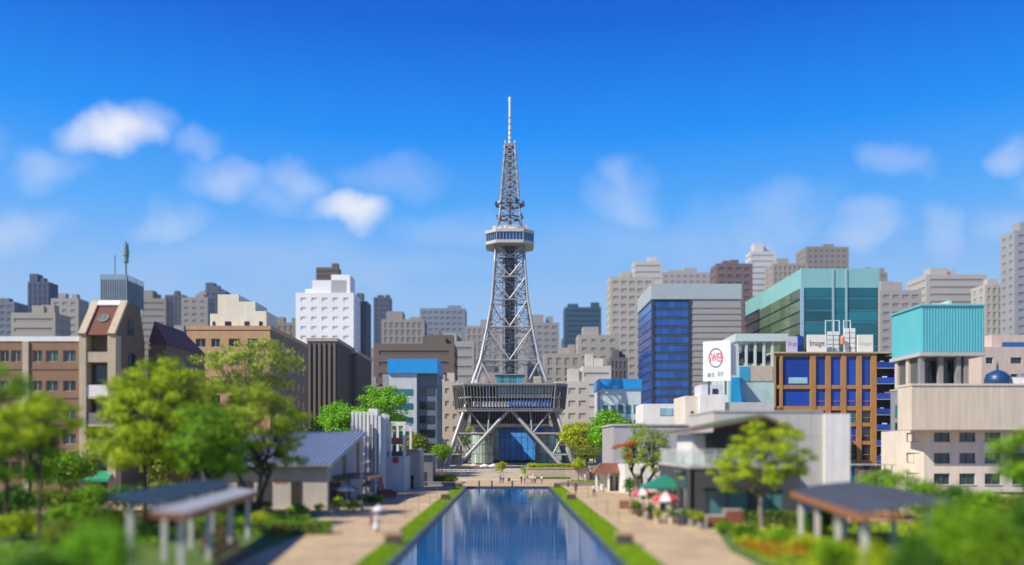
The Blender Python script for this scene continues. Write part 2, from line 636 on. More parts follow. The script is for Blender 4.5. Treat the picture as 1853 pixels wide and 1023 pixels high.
# ------------------------------------------------------------------ materials
M_twig = mat('twig', (.05, .035, .02), .9, var=.2)
M_bark = mat('bark', (.075, .052, .036), .92, var=.3, scale=3, bump=.6, bscale=14)
M_barkpale = mat('bark_pale', (.26, .21, .16), .9, var=.3, scale=3, bump=.6, bscale=14)
M_steel = mat('painted_steel', (.41, .415, .41), .38, metal=.25, var=.07, scale=.5, streak=.05)
M_steel2 = mat('painted_steel_thin', (.29, .295, .295), .45, metal=.2, var=.08)
M_dark = mat('dark_steel', (.085, .09, .095), .5, metal=.3, var=.15)
M_fin = mat('fin_grey', (.20, .20, .195), .5, metal=.2, var=.1)
M_conc = mat('concrete', (.47, .45, .42), .85, var=.14, scale=.5, bump=.15, streak=.12)
M_concd = mat('concrete_dark', (.25, .245, .24), .85, var=.15, scale=.5, bump=.15, streak=.1)
M_white = mat('white_paint', (.78, .77, .74), .5, var=.05, streak=.09)
M_glassd = mat('glass_dark', (.025, .033, .04), .07, var=.2, objvar=.5, spec=.7)
M_glassb = mat('glass_blue', (.012, .10, .30), .08, var=.15, objvar=.35, spec=.8)
M_glasst = mat('glass_teal', (.02, .14, .17), .1, var=.25, objvar=.5, spec=.7)
M_interior = mat('interior_dark', (.03, .028, .026), .8, var=.3, objvar=.5)
M_stone = mat('stone_beige', (.50, .42, .33), .85, var=.13, scale=1.2, bump=.2)
M_wood = mat('wood_brown', (.28, .12, .05), .6, var=.25, scale=2.5)
M_brick_red = mat('brick_red', (.33, .11, .06), .8, var=.2, scale=2)
L_lime = leaf_mat('leaf_lime', (.40, .52, .012))
L_green = leaf_mat('leaf_green', (.20, .39, .012))
L_deep = leaf_mat('leaf_deep', (.075, .21, .014))
L_yell = leaf_mat('leaf_yellow_green', (.44, .50, .015))
L_olive = leaf_mat('leaf_olive', (.20, .27, .02))
L_orange = leaf_mat('leaf_orange', (.62, .13, .015))


def sheet(name, pts, z, material, label=None):
    b = MB().add([(x, y, z) for x, y in pts], [tuple(range(len(pts)))])
    return tag(b.build(name, material), kind='structure')


def rect(x0, x1, y0, y1):
    return [(x0, y0), (x1, y0), (x1, y1), (x0, y1)]


# ------------------------------------------------------------------ ground, paving, lawn strips, pool
PX0, PX1, PY0, PY1 = -7.2, 6.9, 34.0, 156.0          # pool
GX0, GX1 = -9.45, 9.55                               # lawn strips, outer edges
ground_m = mat('city_ground', (.19, .18, .165), .95, var=.2, scale=.08)
sheet('ground', rect(-2500, 2500, -60, 2500), -.30, ground_m)


def paving_mat():
    mt = mat('paving_stone', (.56, .42, .25), .85, var=.2, scale=.22, bump=.1)
    nd, lk = mt.node_tree.nodes, mt.node_tree.links
    b = nd['Principled BSDF']
    src = b.inputs['Base Color'].links[0].from_socket
    geo = N(nd, 'ShaderNodeNewGeometry')
    br = N(nd, 'ShaderNodeTexBrick')
    br.inputs['Scale'].default_value = 1.0
    br.inputs['Brick Width'].default_value = 1.2
    br.inputs['Row Height'].default_value = .6
    br.inputs['Mortar Size'].default_value = .02
    br.inputs['Color1'].default_value = (1.08, 1.04, 1.0, 1)
    br.inputs['Color2'].default_value = (.74, .74, .76, 1)
    br.inputs['Mortar'].default_value = (.5, .48, .46, 1)
    lk.new(geo.outputs['Position'], br.inputs['Vector'])
    mx = N(nd, 'ShaderNodeMix', data_type='RGBA', blend_type='MULTIPLY')
    mx.inputs[0].default_value = 1.0
    lk.new(src, mx.inputs[6])
    lk.new(br.outputs[0], mx.inputs[7])
    lk.new(mx.outputs[2], b.inputs['Base Color'])
    return mt


M_pave = paving_mat()
M_soil = mat('planting_soil', (.10, .085, .05), .95, var=.35, scale=1.5, bump=.5)
M_moss = mat('ground_cover', (.085, .15, .02), .95, var=.4, scale=1.2, bump=.6)
# park floor slabs butt against the pool basin
bp_ = MB()
bp_.box(-60, GX0, 18, 186, -.28, 0.0).box(GX1, 75, 18, 186, -.28, 0.0).box(GX0, GX1, PY1 + .6, 186, -.28, 0.0).box(GX0, GX1, 18, PY0 - .6, -.28, 0.0)
tag(bp_.build('paving', M_pave), kind='structure')

M_lawn = mat('lawn', (.24, .38, .012), .9, var=.22, scale=.8, bump=.8, bscale=30)
for i, (x0, x1) in enumerate(((GX0, PX0 - .35), (PX1 + .35, GX1))):
    b = MB()
    nx, ny = 7, 160
    rr = np.random.default_rng(40 + i)
    hz_ = rr.normal(0, .015, (ny + 1, nx + 1))
    for j in range(ny + 1):
        for k in range(nx + 1):
            e = min(k, nx - k) / 1.5
            b.v.append((x0 + (x1 - x0) * k / nx, PY0 - .6 + (PY1 + .6 - PY0 + .6) * j / ny, .02 + .09 * min(1, e) + hz_[j, k]))
    for j in range(ny):
        for k in range(nx):
            a = j * (nx + 1) + k
            b.f.append((a, a + 1, a + nx + 2, a + nx + 1))
    lawn = tag(b.build('lawn', M_lawn, smooth=True), kind='structure')
    n = 52000
    px_ = rr.uniform(x0 + .02, x1 - .02, n)
    py_ = PY0 + (PY1 - PY0) * rr.uniform(0, 1, n) ** 1.5
    P = np.stack([px_, py_, np.full(n, .13)], 1)
    Q = rr.normal(0, 1, (n, 3)) * np.array([1, 1, .25])
    g = link('lawn_grass', leaves_mesh('lawn_grass', P, Q, .13, leaf_mat('leaf_lawn', (.26, .42, .012)), rr))
    tag(g, ('short mown grass on the lawn strip left of the long pool', 'short mown grass on the lawn strip right of the long pool')[i], 'grass', kind='stuff')


def water_mat():
    mt = bpy.data.materials.new('pool_water')
    mt.use_nodes = True
    nd, lk = mt.node_tree.nodes, mt.node_tree.links
    b = nd['Principled BSDF']
    b.inputs['Base Color'].default_value = (.0, .10, .30, 1)
    b.inputs['Roughness'].default_value = .02
    b.inputs['IOR'].default_value = 1.33
    b.inputs['Specular IOR Level'].default_value = .32
    geo = N(nd, 'ShaderNodeNewGeometry')
    mp = N(nd, 'ShaderNodeMapping')
    mp.inputs['Scale'].default_value = (.55, 1.5, 1)
    lk.new(geo.outputs['Position'], mp.inputs[0])
    n1 = N(nd, 'ShaderNodeTexNoise')
    n1.inputs['Scale'].default_value = 1.3
    n1.inputs['Detail'].default_value = 4
    n1.inputs['Roughness'].default_value = .55
    lk.new(mp.outputs[0], n1.inputs['Vector'])
    mp2 = N(nd, 'ShaderNodeMapping')
    mp2.inputs['Scale'].default_value = (.05, .42, 1)
    lk.new(geo.outputs['Position'], mp2.inputs[0])
    n2 = N(nd, 'ShaderNodeTexNoise')
    n2.inputs['Scale'].default_value = 1.0
    n2.inputs['Detail'].default_value = 2
    lk.new(mp2.outputs[0], n2.inputs['Vector'])
    bp2 = N(nd, 'ShaderNodeBump')
    bp2.inputs['Strength'].default_value = .35
    bp2.inputs['Distance'].default_value = .06
    lk.new(n2.outputs[0], bp2.inputs['Height'])
    bp = N(nd, 'ShaderNodeBump')
    bp.inputs['Strength'].default_value = .1
    lk.new(bp2.outputs[0], bp.inputs['Normal'])
    bp.inputs['Distance'].default_value = .05
    lk.new(n1.outputs[0], bp.inputs['Height'])
    lk.new(bp.outputs[0], b.inputs['Normal'])
    return mt


wtr = MB().add([(PX0, PY0, -.10), (PX1, PY0, -.10), (PX1, PY1, -.10), (PX0, PY1, -.10)], [(0, 1, 2, 3)])
tag(wtr.build('water', water_mat()), kind='structure')
M_rim = mat('pool_rim', (.055, .06, .075), .35, var=.2, scale=1.0)
b = MB()
b.box(PX0 - .35, PX0, PY0, PY1, -.28, .14).box(PX1, PX1 + .35, PY0, PY1, -.28, .14)
b.box(PX0 - .35, PX1 + .35, PY1, PY1 + .6, -.28, .14).box(PX0 - .35, PX1 + .35, PY0 - .6, PY0, -.28, .14)
tag(b.build('pool_kerb', M_rim), kind='structure')
# far cascade: thin stone weirs across the shallow far end
for k, yy in enumerate((141.0, 145.0, 149.0, 152.5)):
    pass

# planting beds along both promenades
for (nm, pts) in (('planting_bed', [(-17.5, 40), (-17.2, 72), (-19.5, 92), (-24, 97), (-60, 97), (-60, 40)]),
                  ('planting_bed', [(15.2, 40), (15.6, 62), (18.6, 80), (23, 83), (75, 83), (75, 40)])):
    sheet(nm, pts, .02, M_moss)

# raised terrace under the tower, with a broad flight of steps
TZ = 1.0
M_step = mat('step_stone', (.54, .46, .34), .85, var=.12, scale=.6, bump=.15, streak=.05)
tag(MB().box(-70, 70, 206, 420, -.28, TZ).build('terrace', mat('terrace_stone', (.48, .41, .30), .85, var=.14, scale=.3)), kind='structure')
plaza = tag(MB().box(-60, 75, 186, 206, -.28, .004).build('plaza', M_step), kind='structure')
for k in range(6):
    tag(cubex('step', -15.5, 4.6, 193 + k * 2.2, 206, k * TZ / 6 + .004, (k + 1) * TZ / 6 + (0 if k < 5 else .003), M_step, plaza))

# ------------------------------------------------------------------ the tower
TX, TY = .45, 286.0
tw = thing('broadcast_tower', 'silver steel lattice broadcast tower with two decks beyond the pool', 'tower', (TX, TY, TZ))
PROF = [(TZ, 19.5), (17.7, 14.15), (27.7, 11.3), (33.96, 9.2), (44.7, 7.14), (53.6, 5.68), (60.95, 5.14), (68.8, 4.57), (73, 4.45)]


def TWd(z):
    return float(np.interp(z, [p[0] for p in PROF], [p[1] for p in PROF]))


def tp(face, s, z, out=0.0):
    """point on tower face 0..3 (0 = towards the pool): s along the face, z height"""
    w = TWd(z) + out
    x, y = s, -w
    for _ in range(face):
        x, y = -y, x
    return Vector((TX + x, TY + y, z))


for sx, sy in ((-1, -1), (1, -1), (1, 1), (-1, 1)):
    zs = [TZ - .2, 9, 17.7, 22.5, 27.7, 31, 33.96, 39, 44.7, 49, 53.6, 57, 60.95, 65, 71.3]
    MB().tube([(TX + sx * TWd(z), TY + sy * TWd(z), z) for z in zs], [.62 - .0042 * z for z in zs], 10).build('leg', M_steel, tw, smooth=True)
    fz = TWd(TZ)
    cube('footing', (TX + sx * fz, TY + sy * fz, TZ + .35), (2.4, 2.4, .9), M_conc, tw)
LEV = [(71.2, 67.2), (67.0, 60.95), (60.95, 53.6), (53.6, 44.7), (44.7, 33.96)]
for f in range(4):
    ms = M_steel if f in (0, 3) else M_steel2
    for (zt, zb) in LEV:
        for s in (-1, 1):
            beam('brace', tp(f, s * TWd(zt), zt - .1), tp(f, 0, zb + .25), .23, M_steel, tw)
            zm = (zt + zb) / 2
            zq = zb + (zt - zb) * .25
            dm = TWd(zt) * .5
            beam('strut', tp(f, s * TWd(zm), zm), tp(f, s * dm, zm), .12, M_steel2, tw)
            beam('strut', tp(f, s * TWd(zb), zb), tp(f, s * dm, zm), .11, M_steel2, tw)
            beam('strut', tp(f, s * TWd(zm), zm), tp(f, s * TWd(zt) * .24, zq), .12, M_steel2, tw)
            za, zc_ = zb + (zt - zb) * .75, zb + (zt - zb) * .25
            beam('strut', tp(f, s * TWd(za), za), tp(f, s * TWd(zt) * .75, za), .09, M_steel2, tw)
            beam('strut', tp(f, s * TWd(zm), zm), tp(f, s * TWd(zt) * .75, za), .09, M_steel2, tw)
            beam('strut', tp(f, s * TWd(zc_), zc_), tp(f, s * dm, zm), .09, M_steel2, tw)
            beam('strut', tp(f, s * TWd(zb), zb), tp(f, s * TWd(zt) * .24, zq), .10, M_steel2, tw)
            beam('strut', tp(f, s * TWd(zb) * .5, zb), tp(f, s * TWd(zt) * .24, zq), .09, M_steel2, tw)
        beam('girt', tp(f, -TWd(zb), zb), tp(f, TWd(zb), zb), .2, M_steel, tw)
    for s in (-1, 1):
        beam('brace', tp(f, s * TWd(33.9), 33.9), tp(f, s * 5.3, 26.4), .26, M_steel, tw)
        # splayed base: great arch braces, struts and ties
        beam('arch_brace', tp(f, s * .5, 18.0), tp(f, s * 15.9, TZ - .1), .56, M_steel, tw)
        beam('girt', tp(f, s * TWd(10.9), 10.9), tp(f, s * 6.95, 10.9), .30, M_steel, tw)
        beam('girt', tp(f, s * TWd(4.5), 4.5), tp(f, s * 12.7, 4.5), .28, M_steel, tw)
        beam('brace', tp(f, s * 12.4, 17.9), tp(f, s * 6.9, 10.9), .24, M_steel, tw)
        beam('brace', tp(f, s * 6.3, 17.9), tp(f, s * 6.75, 11.0), .22, M_steel, tw)
        beam('brace', tp(f, s * TWd(10.8), 10.8), tp(f, s * 13.0, 4.6), .26, M_steel, tw)
        beam('strut', tp(f, s * TWd(7.5), 7.5), tp(f, s * 14.6, 7.4), .12, M_steel2, tw)
# horizontal cross ties inside each level
for (zt, zb) in LEV:
    w = TWd(zb)
    for (a, c) in (((-w, -w), (w, w)), ((-w, w), (w, -w))):
        beam('cross_tie', (TX + a[0], TY + a[1], zb), (TX + c[0], TY + c[1], zb), .12, M_steel2, tw)

# lift shaft with its dense cage of bars
core = cubex('lift_shaft', TX - 1.55, TX + 1.55, TY - 1.55, TY + 1.55, 13.99, 71.2, M_dark, tw)
lat = MB()
rr = np.random.default_rng(3)
hw = 2.3
for (sx, sy) in ((-1, -1), (1, -1), (1, 1), (-1, 1)):
    lat.tube([(TX + sx * hw, TY + sy * hw, 27), (TX + sx * hw, TY + sy * hw, 71.2)], .14, 5)
for f in range(4):
    def lp(s, z, f=f):
        x, y = s, -hw
        for _ in range(f):
            x, y = -y, x
        return (TX + x, TY + y, z)
    z = 27.4
    k = 0
    while z < 70:
        dz = 1.15
        lat.tube([lp(-hw, z), lp(hw, z)], .09, 4)
        if k % 2 == 0:
            lat.tube([lp(-hw, z), lp(0, z + dz * 2)], .085, 4)
            lat.tube([lp(hw, z), lp(0, z + dz * 2)], .085, 4)
        if rr.uniform() < .6:
            s = rr.uniform(-1.7, 1.7)
            lat.tube([lp(s, z), lp(s, z + dz * rr.uniform(1, 2.5))], .12, 4)
        z += dz
        k += 1
    lat.tube([lp(0, 27), lp(0, 71)], .11, 4)
tag(lat.build('shaft_cage', mat('cage_steel', (.30, .30, .30), .45, metal=.3, var=.2, scale=1.5), tw), kind='stuff')
# stair flights zig-zagging beside the shaft
st = MB()
z = 28.0
s = 1
while z < 68:
    st.add([(TX + s * 2.0, TY - 3.1, z), (TX + s * 2.0, TY - 2.5, z), (TX - s * 2.0, TY - 2.5, z + 2.1), (TX - s * 2.0, TY - 3.1, z + 2.1),
            (TX + s * 2.0, TY - 3.1, z + .16), (TX + s * 2.0, TY - 2.5, z + .16), (TX - s * 2.0, TY - 2.5, z + 2.26), (TX - s * 2.0, TY - 3.1, z + 2.26)],
           [(3, 2, 1, 0), (4, 5, 6, 7), (0, 1, 5, 4), (1, 2, 6, 5), (2, 3, 7, 6), (3, 0, 4, 7)])
    z += 2.15
    s = -s
st.build('stair', M_steel2, tw)


def octo(a, c):
    """chamfered square plan: apothem a, half front width c, counter-clockwise from the front"""
    return [(TX - c, TY - a), (TX + c, TY - a), (TX + a, TY - c), (TX + a, TY + c), (TX + c, TY + a), (TX - c, TY + a), (TX - a, TY + c), (TX - a, TY - c)]


# --- main platform (fins, two floors, banner)
pf = MB().prism(octo(16.5, 13.1), 17.75, 18.35).build('platform_floor', M_conc, tw)
MB().prism(octo(17.75, 14.1), 25.75, 26.25).build('platform_roof', mat('roof_edge', (.30, .30, .295), .6, var=.1), tw)
MB().prism(octo(17.6, 13.98), 25.35, 25.74).build('roof_beam', M_fin, tw)
MB().prism(octo(16.65, 13.2), 18.36, 18.62).build('floor_beam', M_conc, tw)
MB().prism(octo(16.1, 12.9), 21.9, 22.15).build('upper_floor', M_white, tw)
MB().prism(octo(15.0, 12.0), 18.63, 21.88).build('lower_room', M_interior, tw)
MB().prism(octo(15.0, 12.0), 22.17, 25.33).build('upper_room', mat('upper_room_dark', (.03, .045, .045), .4, var=.4, scale=.4), tw)
ob_, ot_ = octo(16.85, 13.35), octo(17.55, 13.92)
cnt = {0: 29, 1: 6, 2: 29, 3: 6, 4: 29, 5: 6, 6: 29, 7: 6}
for e in range(8):
    a0, a1 = Vector(ob_[e]), Vector(ob_[(e + 1) % 8])
    t0, t1 = Vector(ot_[e]), Vector(ot_[(e + 1) % 8])
    n = cnt[e]
    for k in range(n):
        q = k / n
        p0, p1 = a0.lerp(a1, q), t0.lerp(t1, q)
        thick = .17 if k == 0 else .095
        beam('fin', (p0.x, p0.y, 18.45), (p1.x, p1.y, 25.7), thick, M_steel2 if k == 0 else M_fin, tw, square=True)
# glass and blinds behind the fins on the front: upper floor right half pale glass, brown bar on the left
fy = TY - 15.15
rr = np.random.default_rng(11)
for k in range(18):
    x0 = TX - 3.4 + k * .9
    cubex('upper_pane', x0 + .04, x0 + .84, fy - .1, fy, 23.2, 25.2, mat('pale_teal_glass', (.16, .27, .28), .12, var=.2, objvar=.5, spec=.7), tw)
    cubex('white_blind', x0 + .04, x0 + .84, fy - .28, fy - .14, 22.25, 22.95, M_white, tw)
for k in range(9):
    x0 = TX - 11.6 + k * .9
    cubex('bar_panel', x0 + .03, x0 + .86, fy - .1, fy, 22.5, 24.9, (M_interior, mat('bar_orange', (.50, .16, .05), .6, var=.2), mat('bar_blue', (.05, .24, .42), .4))[int(rr.choice(3, p=[.62, .22, .16]))], tw)
for k in range(12):
    x0 = TX - 11.3 + k * .95
    cubex('white_panel', x0 + .02, x0 + .93, fy - .35, fy - .2, 19.1, 20.75, M_white if k != 2 else mat('bar_blue', (.05, .24, .42), .4), tw)
M_banner = mat('banner_blue', (.012, .16, .62), .5, var=.05)
# blue advertising banner hung behind the fins
ban = cubex('banner', TX + .05, TX + 12.6, TY - 16.45, TY - 16.35, 19.05, 21.0, M_banner, tw)
text_on('lettering', '環境問題改善 のために', (TX + 4.6, TY - 16.465, 20.05), (0, -1, 0), 1.3, M_white, ban, wfit=8.2, hfit=1.15)
text_on('lettering', '名古屋', (TX + 10.9, TY - 16.465, 19.9), (0, -1, 0), .9, M_white, ban, wfit=2.6, hfit=.7)
for k, sx in enumerate((5.9, 7.2)):
    MB().lathe([(.02, -.03), (.34, -.03), (.34, .03), (.02, .03)], seg=12).build('emblem', mat('banner_pink', (.75, .30, .25), .5), ban, Matrix.Translation((TX + sx, TY - 16.49, 19.55)) @ Matrix.Rotation(math.pi / 2, 4, 'X'))
# lower glazed storey hanging under the platform, with its pale soffit rim
MB().prism(octo(12.0, 9.6), 14.0, 17.74).build('lower_storey', M_interior, tw)
MB().prism(octo(12.5, 10.0), 13.35, 13.98).build('soffit', mat('soffit', (.42, .39, .33), .7, var=.1), tw)
lo = octo(12.12, 9.7)
for e in range(8):
    a0, a1 = Vector(lo[e]), Vector(lo[(e + 1) % 8])
    n = 22 if e % 2 == 0 else 4
    for k in range(n):
        p0 = a0.lerp(a1, k / n)
        beam('mullion', (p0.x, p0.y, 14.0), (p0.x, p0.y, 17.7), .07, M_fin, tw, square=True)
# roof-top pavilion, plant and kiosks on the platform roof
cubex('roof_pavilion', TX - 4.2, TX + 4.2, TY - 13.4, TY - 6, 26.26, 28.9, M_interior, tw)
for k in range(11):
    x0 = TX - 4.2 + k * 8.4 / 11
    cubex('pavilion_pane', x0 + .05, x0 + .7, TY - 13.55, TY - 13.42, 26.45, 28.7, mat('pavilion_glass', (.06, .27, .33), .1, var=.2, objvar=.6, spec=.7), tw)
cubex('pavilion_roof', TX - 4.7, TX + 4.7, TY - 14, TY - 5.6, 28.92, 29.3, M_steel2, tw)
for (x, y, w, h, m_) in ((-8.2, -14.5, 1.3, 1.9, M_stone), (8.4, -14.2, 2.4, 2.2, M_stone), (-10.5, -12.5, 1.0, 1.4, M_white), (11.8, -13.2, 1.2, 1.2, M_steel2), (-6.4, -15, .9, .5, M_brick_red), (5.7, -15.3, 2.2, .35, M_brick_red), (-12.5, -11, 1.6, 1.2, M_steel2)):
    cubex('roof_kiosk', TX + x - w / 2, TX + x + w / 2, TY + y - .8, TY + y + .8, 26.26, 26.26 + h, m_, tw)
rail = octo(17.3, 13.7)
for e in range(8):
    for zz in (26.8, 27.25):
        beam('handrail', (*rail[e], zz), (*rail[(e + 1) % 8], zz), .05, M_steel2, tw)

# --- observation deck
D0, D1 = 71.2, 75.6
MB().prism(octo(7.7, 4.3), D0, D0 + .95).build('deck_floor', mat('deck_grey', (.50, .50, .47), .55, var=.08, streak=.06), tw)
MB().prism(octo(7.3, 4.05), D0 + .96, D1 - .96).build('deck_room', M_glassb, tw)
MB().prism(octo(7.8, 4.35), D1 - .95, D1).build('deck_roof', MATS['deck_grey'], tw)
dk = octo(7.55, 4.2)
for e in range(8):
    a0, a1 = Vector(dk[e]), Vector(dk[(e + 1) % 8])
    n = 8 if e % 2 == 0 else 5
    for k in range(n):
        p0 = a0.lerp(a1, k / n)
        beam('mullion', (p0.x, p0.y, D0 + .95), (p0.x, p0.y, D1 - .95), .16 if k == 0 else .075, M_steel, tw, square=True)
MB().prism(octo(4.2, 3.3), D1 + .002, D1 + 2.0).build('equipment_room', M_conc, tw)
for (x, y, w, d, h) in ((-5.0, -4.5, .9, .9, 1.5), (-3.3, -5.2, 1.3, .8, 1.0), (3.6, -5.2, 1.6, .9, 1.3), (5.2, -4.4, 1.0, .8, 1.9), (.4, -5.3, 2.2, .7, .9), (-1.6, -5.4, .7, .6, 1.5), (5.8, 1.5, .8, .8, 1.4), (-5.9, .6, .8, .9, 1.1)):
    cubex('equipment_box', TX + x - w / 2, TX + x + w / 2, TY + y - d / 2, TY + y + d / 2, D1 + .002, D1 + h, (M_conc, M_steel2, M_white)[int(abs(x * 7)) % 3], tw)
# upper lattice
UP = [(77.2, 3.75), (81.4, 3.2), (85.2, 2.9), (90.6, 2.55), (95.2, 2.2), (99.7, 1.85), (104.2, 1.55)]
uw = lambda z: float(np.interp(z, [p[0] for p in UP], [p[1] for p in UP]))


def up(face, s, z):
    x, y = s, -uw(z)
    for _ in range(face):
        x, y = -y, x
    return Vector((TX + x, TY + y, z))


for sx, sy in ((-1, -1), (1, -1), (1, 1), (-1, 1)):
    MB().tube([(TX + sx * uw(z), TY + sy * uw(z), z) for z, _ in UP], [.34, .32, .3, .28, .26, .24, .22], 8).build('upper_leg', M_steel, tw, smooth=True)
for f in range(4):
    for (za, _), (zb, _) in zip(UP[:-1], UP[1:]):
        n = 1 if za < 84 else 2
        for k in range(n):
            z0, z1 = za + (zb - za) * k / n, za + (zb - za) * (k + 1) / n
            beam('upper_brace', up(f, -uw(z0), z0), up(f, uw(z1), z1), .14, M_steel, tw)
            beam('upper_brace', up(f, uw(z0), z0), up(f, -uw(z1), z1), .14, M_steel, tw)
            beam('upper_girt', up(f, -uw(z1), z1), up(f, uw(z1), z1), .12, M_steel, tw)
    # pale panel aerials strapped along the upper edges
    for zc in (88.2, 91.0, 93.8, 97.2, 100.0):
        for s in (-1, 1):
            p = up(f, s * (uw(zc) + .28), zc)
            cube('panel_aerial', p, (.34, .34, 2.4 if zc < 95 else 2.1), M_steel, tw)
inner = MB()
rr = np.random.default_rng(5)
for z in np.arange(86, 104, .55):
    w = uw(z) * .8
    for k in range(2):
        a = Vector((TX + rr.uniform(-w, w), TY + rr.uniform(-w, w), z))
        inner.tube([a, a + Vector((rr.uniform(-w, w), rr.uniform(-w, w), rr.uniform(-.2, 1.3)))], .1, 4)
    inner.tube([(TX - w, TY, z), (TX + w, TY, z)], .08, 4)
inner.tube([(TX, TY, 77), (TX, TY, 104)], .5, 6)
tag(inner.build('feeder_tangle', M_fin, tw), kind='stuff')
for zc, rad, n in ((85.4, 4.6, 10), (81.3, 4.3, 8)):
    MB().lathe([(rad - .9, -.1), (rad - .2, -.1), (rad - .2, .1), (rad - .9, .1)], (TX, TY, zc - .6), 20, False).build('gallery_ring', M_dark, tw)
    for k in range(4):
        a = math.pi / 4 + k * math.pi / 2
        beam('ring_arm', (TX, TY, zc - .6), (TX + math.cos(a) * (rad - .4), TY + math.sin(a) * (rad - .4), zc - .6), .12, M_dark, tw)
    for k in range(n):
        a = 2 * math.pi * (k + .3) / n
        c = Vector((TX + math.cos(a) * rad, TY + math.sin(a) * rad, zc))
        q = Vector((math.cos(a), math.sin(a), .1)).to_track_quat('Z', 'Y').to_matrix().to_4x4()
        me = shared('dish', M_dark if k % 3 else M_steel2, lambda b: b.lathe([(.12, -.35), (.5, -.1), (.62, .18), (.54, .18), (.05, -.05)], seg=12), True)
        link('dish', me, tw, Matrix.Translation(c) @ q @ Matrix.Scale(1.15 if zc > 84 else .8, 4))
cubex('mast_collar', TX - 1.75, TX + 1.75, TY - 1.75, TY + 1.75, 103.6, 104.5, M_steel2, tw)
for sx in (-1, 1):
    for sy in (-1, 1):
        cube('collar_post', (TX + sx * 1.55, TY + sy * 1.55, 104.7), (.4, .4, 1.2), M_white, tw)
MB().tube([(TX, TY, 104.2), (TX, TY, 109), (TX, TY, 109.1), (TX, TY, 113.2), (TX, TY, 113.3), (TX, TY, 118.2), (TX, TY, 118.3), (TX, TY, 119.7), (TX, TY, 120)], [.46, .44, .38, .36, .34, .32, .44, .42, .2], 10).build('mast', M_white, tw, smooth=False)
for zz in (106.0, 107.6, 109.1, 111.2, 113.2):
    MB().lathe([(.38, -.1), (.56, -.1), (.56, .1), (.38, .1)], (TX, TY, zz), 10).build('mast_ring', M_steel2, tw)

# ------------------------------------------------------------------ buildings
UXP, UXM, UYP, UYM = Vector((1, 0, 0)), Vector((-1, 0, 0)), Vector((0, 1, 0)), Vector((0, -1, 0))


def grid(a, b, n, frac):
    """n openings between a and b, each a share frac of its bay"""
    w = (b - a) / n
    return [(a + w * (i + .5 - frac / 2), a + w * (i + .5 + frac / 2)) for i in range(n)]


FARN = [0]


def far_block(name, label, px0, px1, ytop, Y, col, depth=None, rough=.8, floors=None, bays=None, glass=None, unit=True, step=None, cat='building', group='blurred buildings of the far skyline'):
    """distant building: walls with recessed window strips, parapet and roof plant"""
    x0, x1 = wx(px0, Y), wx(px1, Y)
    zt = wz(ytop, Y)
    depth = depth or max(14.0, (x1 - x0) * .7)
    t = thing(name, label, cat, ((x0 + x1) / 2, Y, -.28), group)
    key = 'far_' + '_'.join('%02d' % int(c * 100) for c in col)
    m_ = mat(key, col, rough, var=.06, scale=.05, streak=.03)
    g_ = glass or mat(key + '_pane', tuple(c * .84 for c in col), .4, var=.1, scale=.05)
    nf = floors or max(4, int((zt + .3) / 4.6))
    nb = bays or max(3, int((x1 - x0) / 5))
    FARN[0] += 1
    sty = FARN[0] % 4
    if sty == 1:
        nb = max(1, nb // 4)
    elif sty == 2:
        nb = int(nb * 1.5)
    lo_, hi_ = ((.3, .78), (.34, .72), (.16, .9), (.4, .8))[sty]
    fh = (zt - 3) / nf
    rows = [(1.5 + fh * i + fh * lo_, 1.5 + fh * i + fh * hi_) for i in range(nf)]
    MB().box(x0 + .5, x1 - .5, Y + .5, Y + depth - .5, -.28, zt - .6).build('core', m_, t)
    wins = MB()
    b = MB()
    for (O, u, w, k) in (((x0, Y, 0), UXP, x1 - x0, nb), ((x0, Y + depth, 0), UYM, depth, max(2, int(depth / 6))), ((x1, Y, 0), UYP, depth, max(2, int(depth / 6)))):
        n = u.cross(Vector((0, 0, 1)))
        z = -.28
        cols = grid(w * .04, w * .96, k, (.66, .94, .55, .5)[sty])
        for (a, c) in rows + [(zt, zt)]:
            b.obox(O, u, n, 0.002, w - .002, z, a, -.5, 0)
            if c > a:
                s = 0.002
                for (ca, cb) in cols + [(w - .002, w)]:
                    b.obox(O, u, n, s, ca, a, c, -.5, 0)
                    s = cb
                for (ca, cb) in cols:
                    wins.obox(O, u, n, ca, cb, a, c, -.49, -.3)
            z = c
    b.build('wall', m_, t)
    tag(wins.build('window_grid', g_, t), kind='stuff')
    if unit:
        rr_ = random.Random(int(px0 * 7 + ytop))
        for _ in range(2):
            w = (x1 - x0) * rr_.uniform(.18, .36)
            c = rr_.uniform(x0 + w * .6, x1 - w * .6)
            d0 = Y + depth * rr_.uniform(.15, .5)
            cubex('roof_plant', c - w / 2, c + w / 2, d0, d0 + depth * .3, zt - .59, zt + rr_.uniform(2, 5.5), m_, t)
    if step:
        for (a, c, yt) in step:
            cubex('upper_block', wx(a, Y + 4), wx(c, Y + 4), Y + 3, Y + depth - 3, zt - .59, wz(yt, Y + 4), m_, t)
    return t


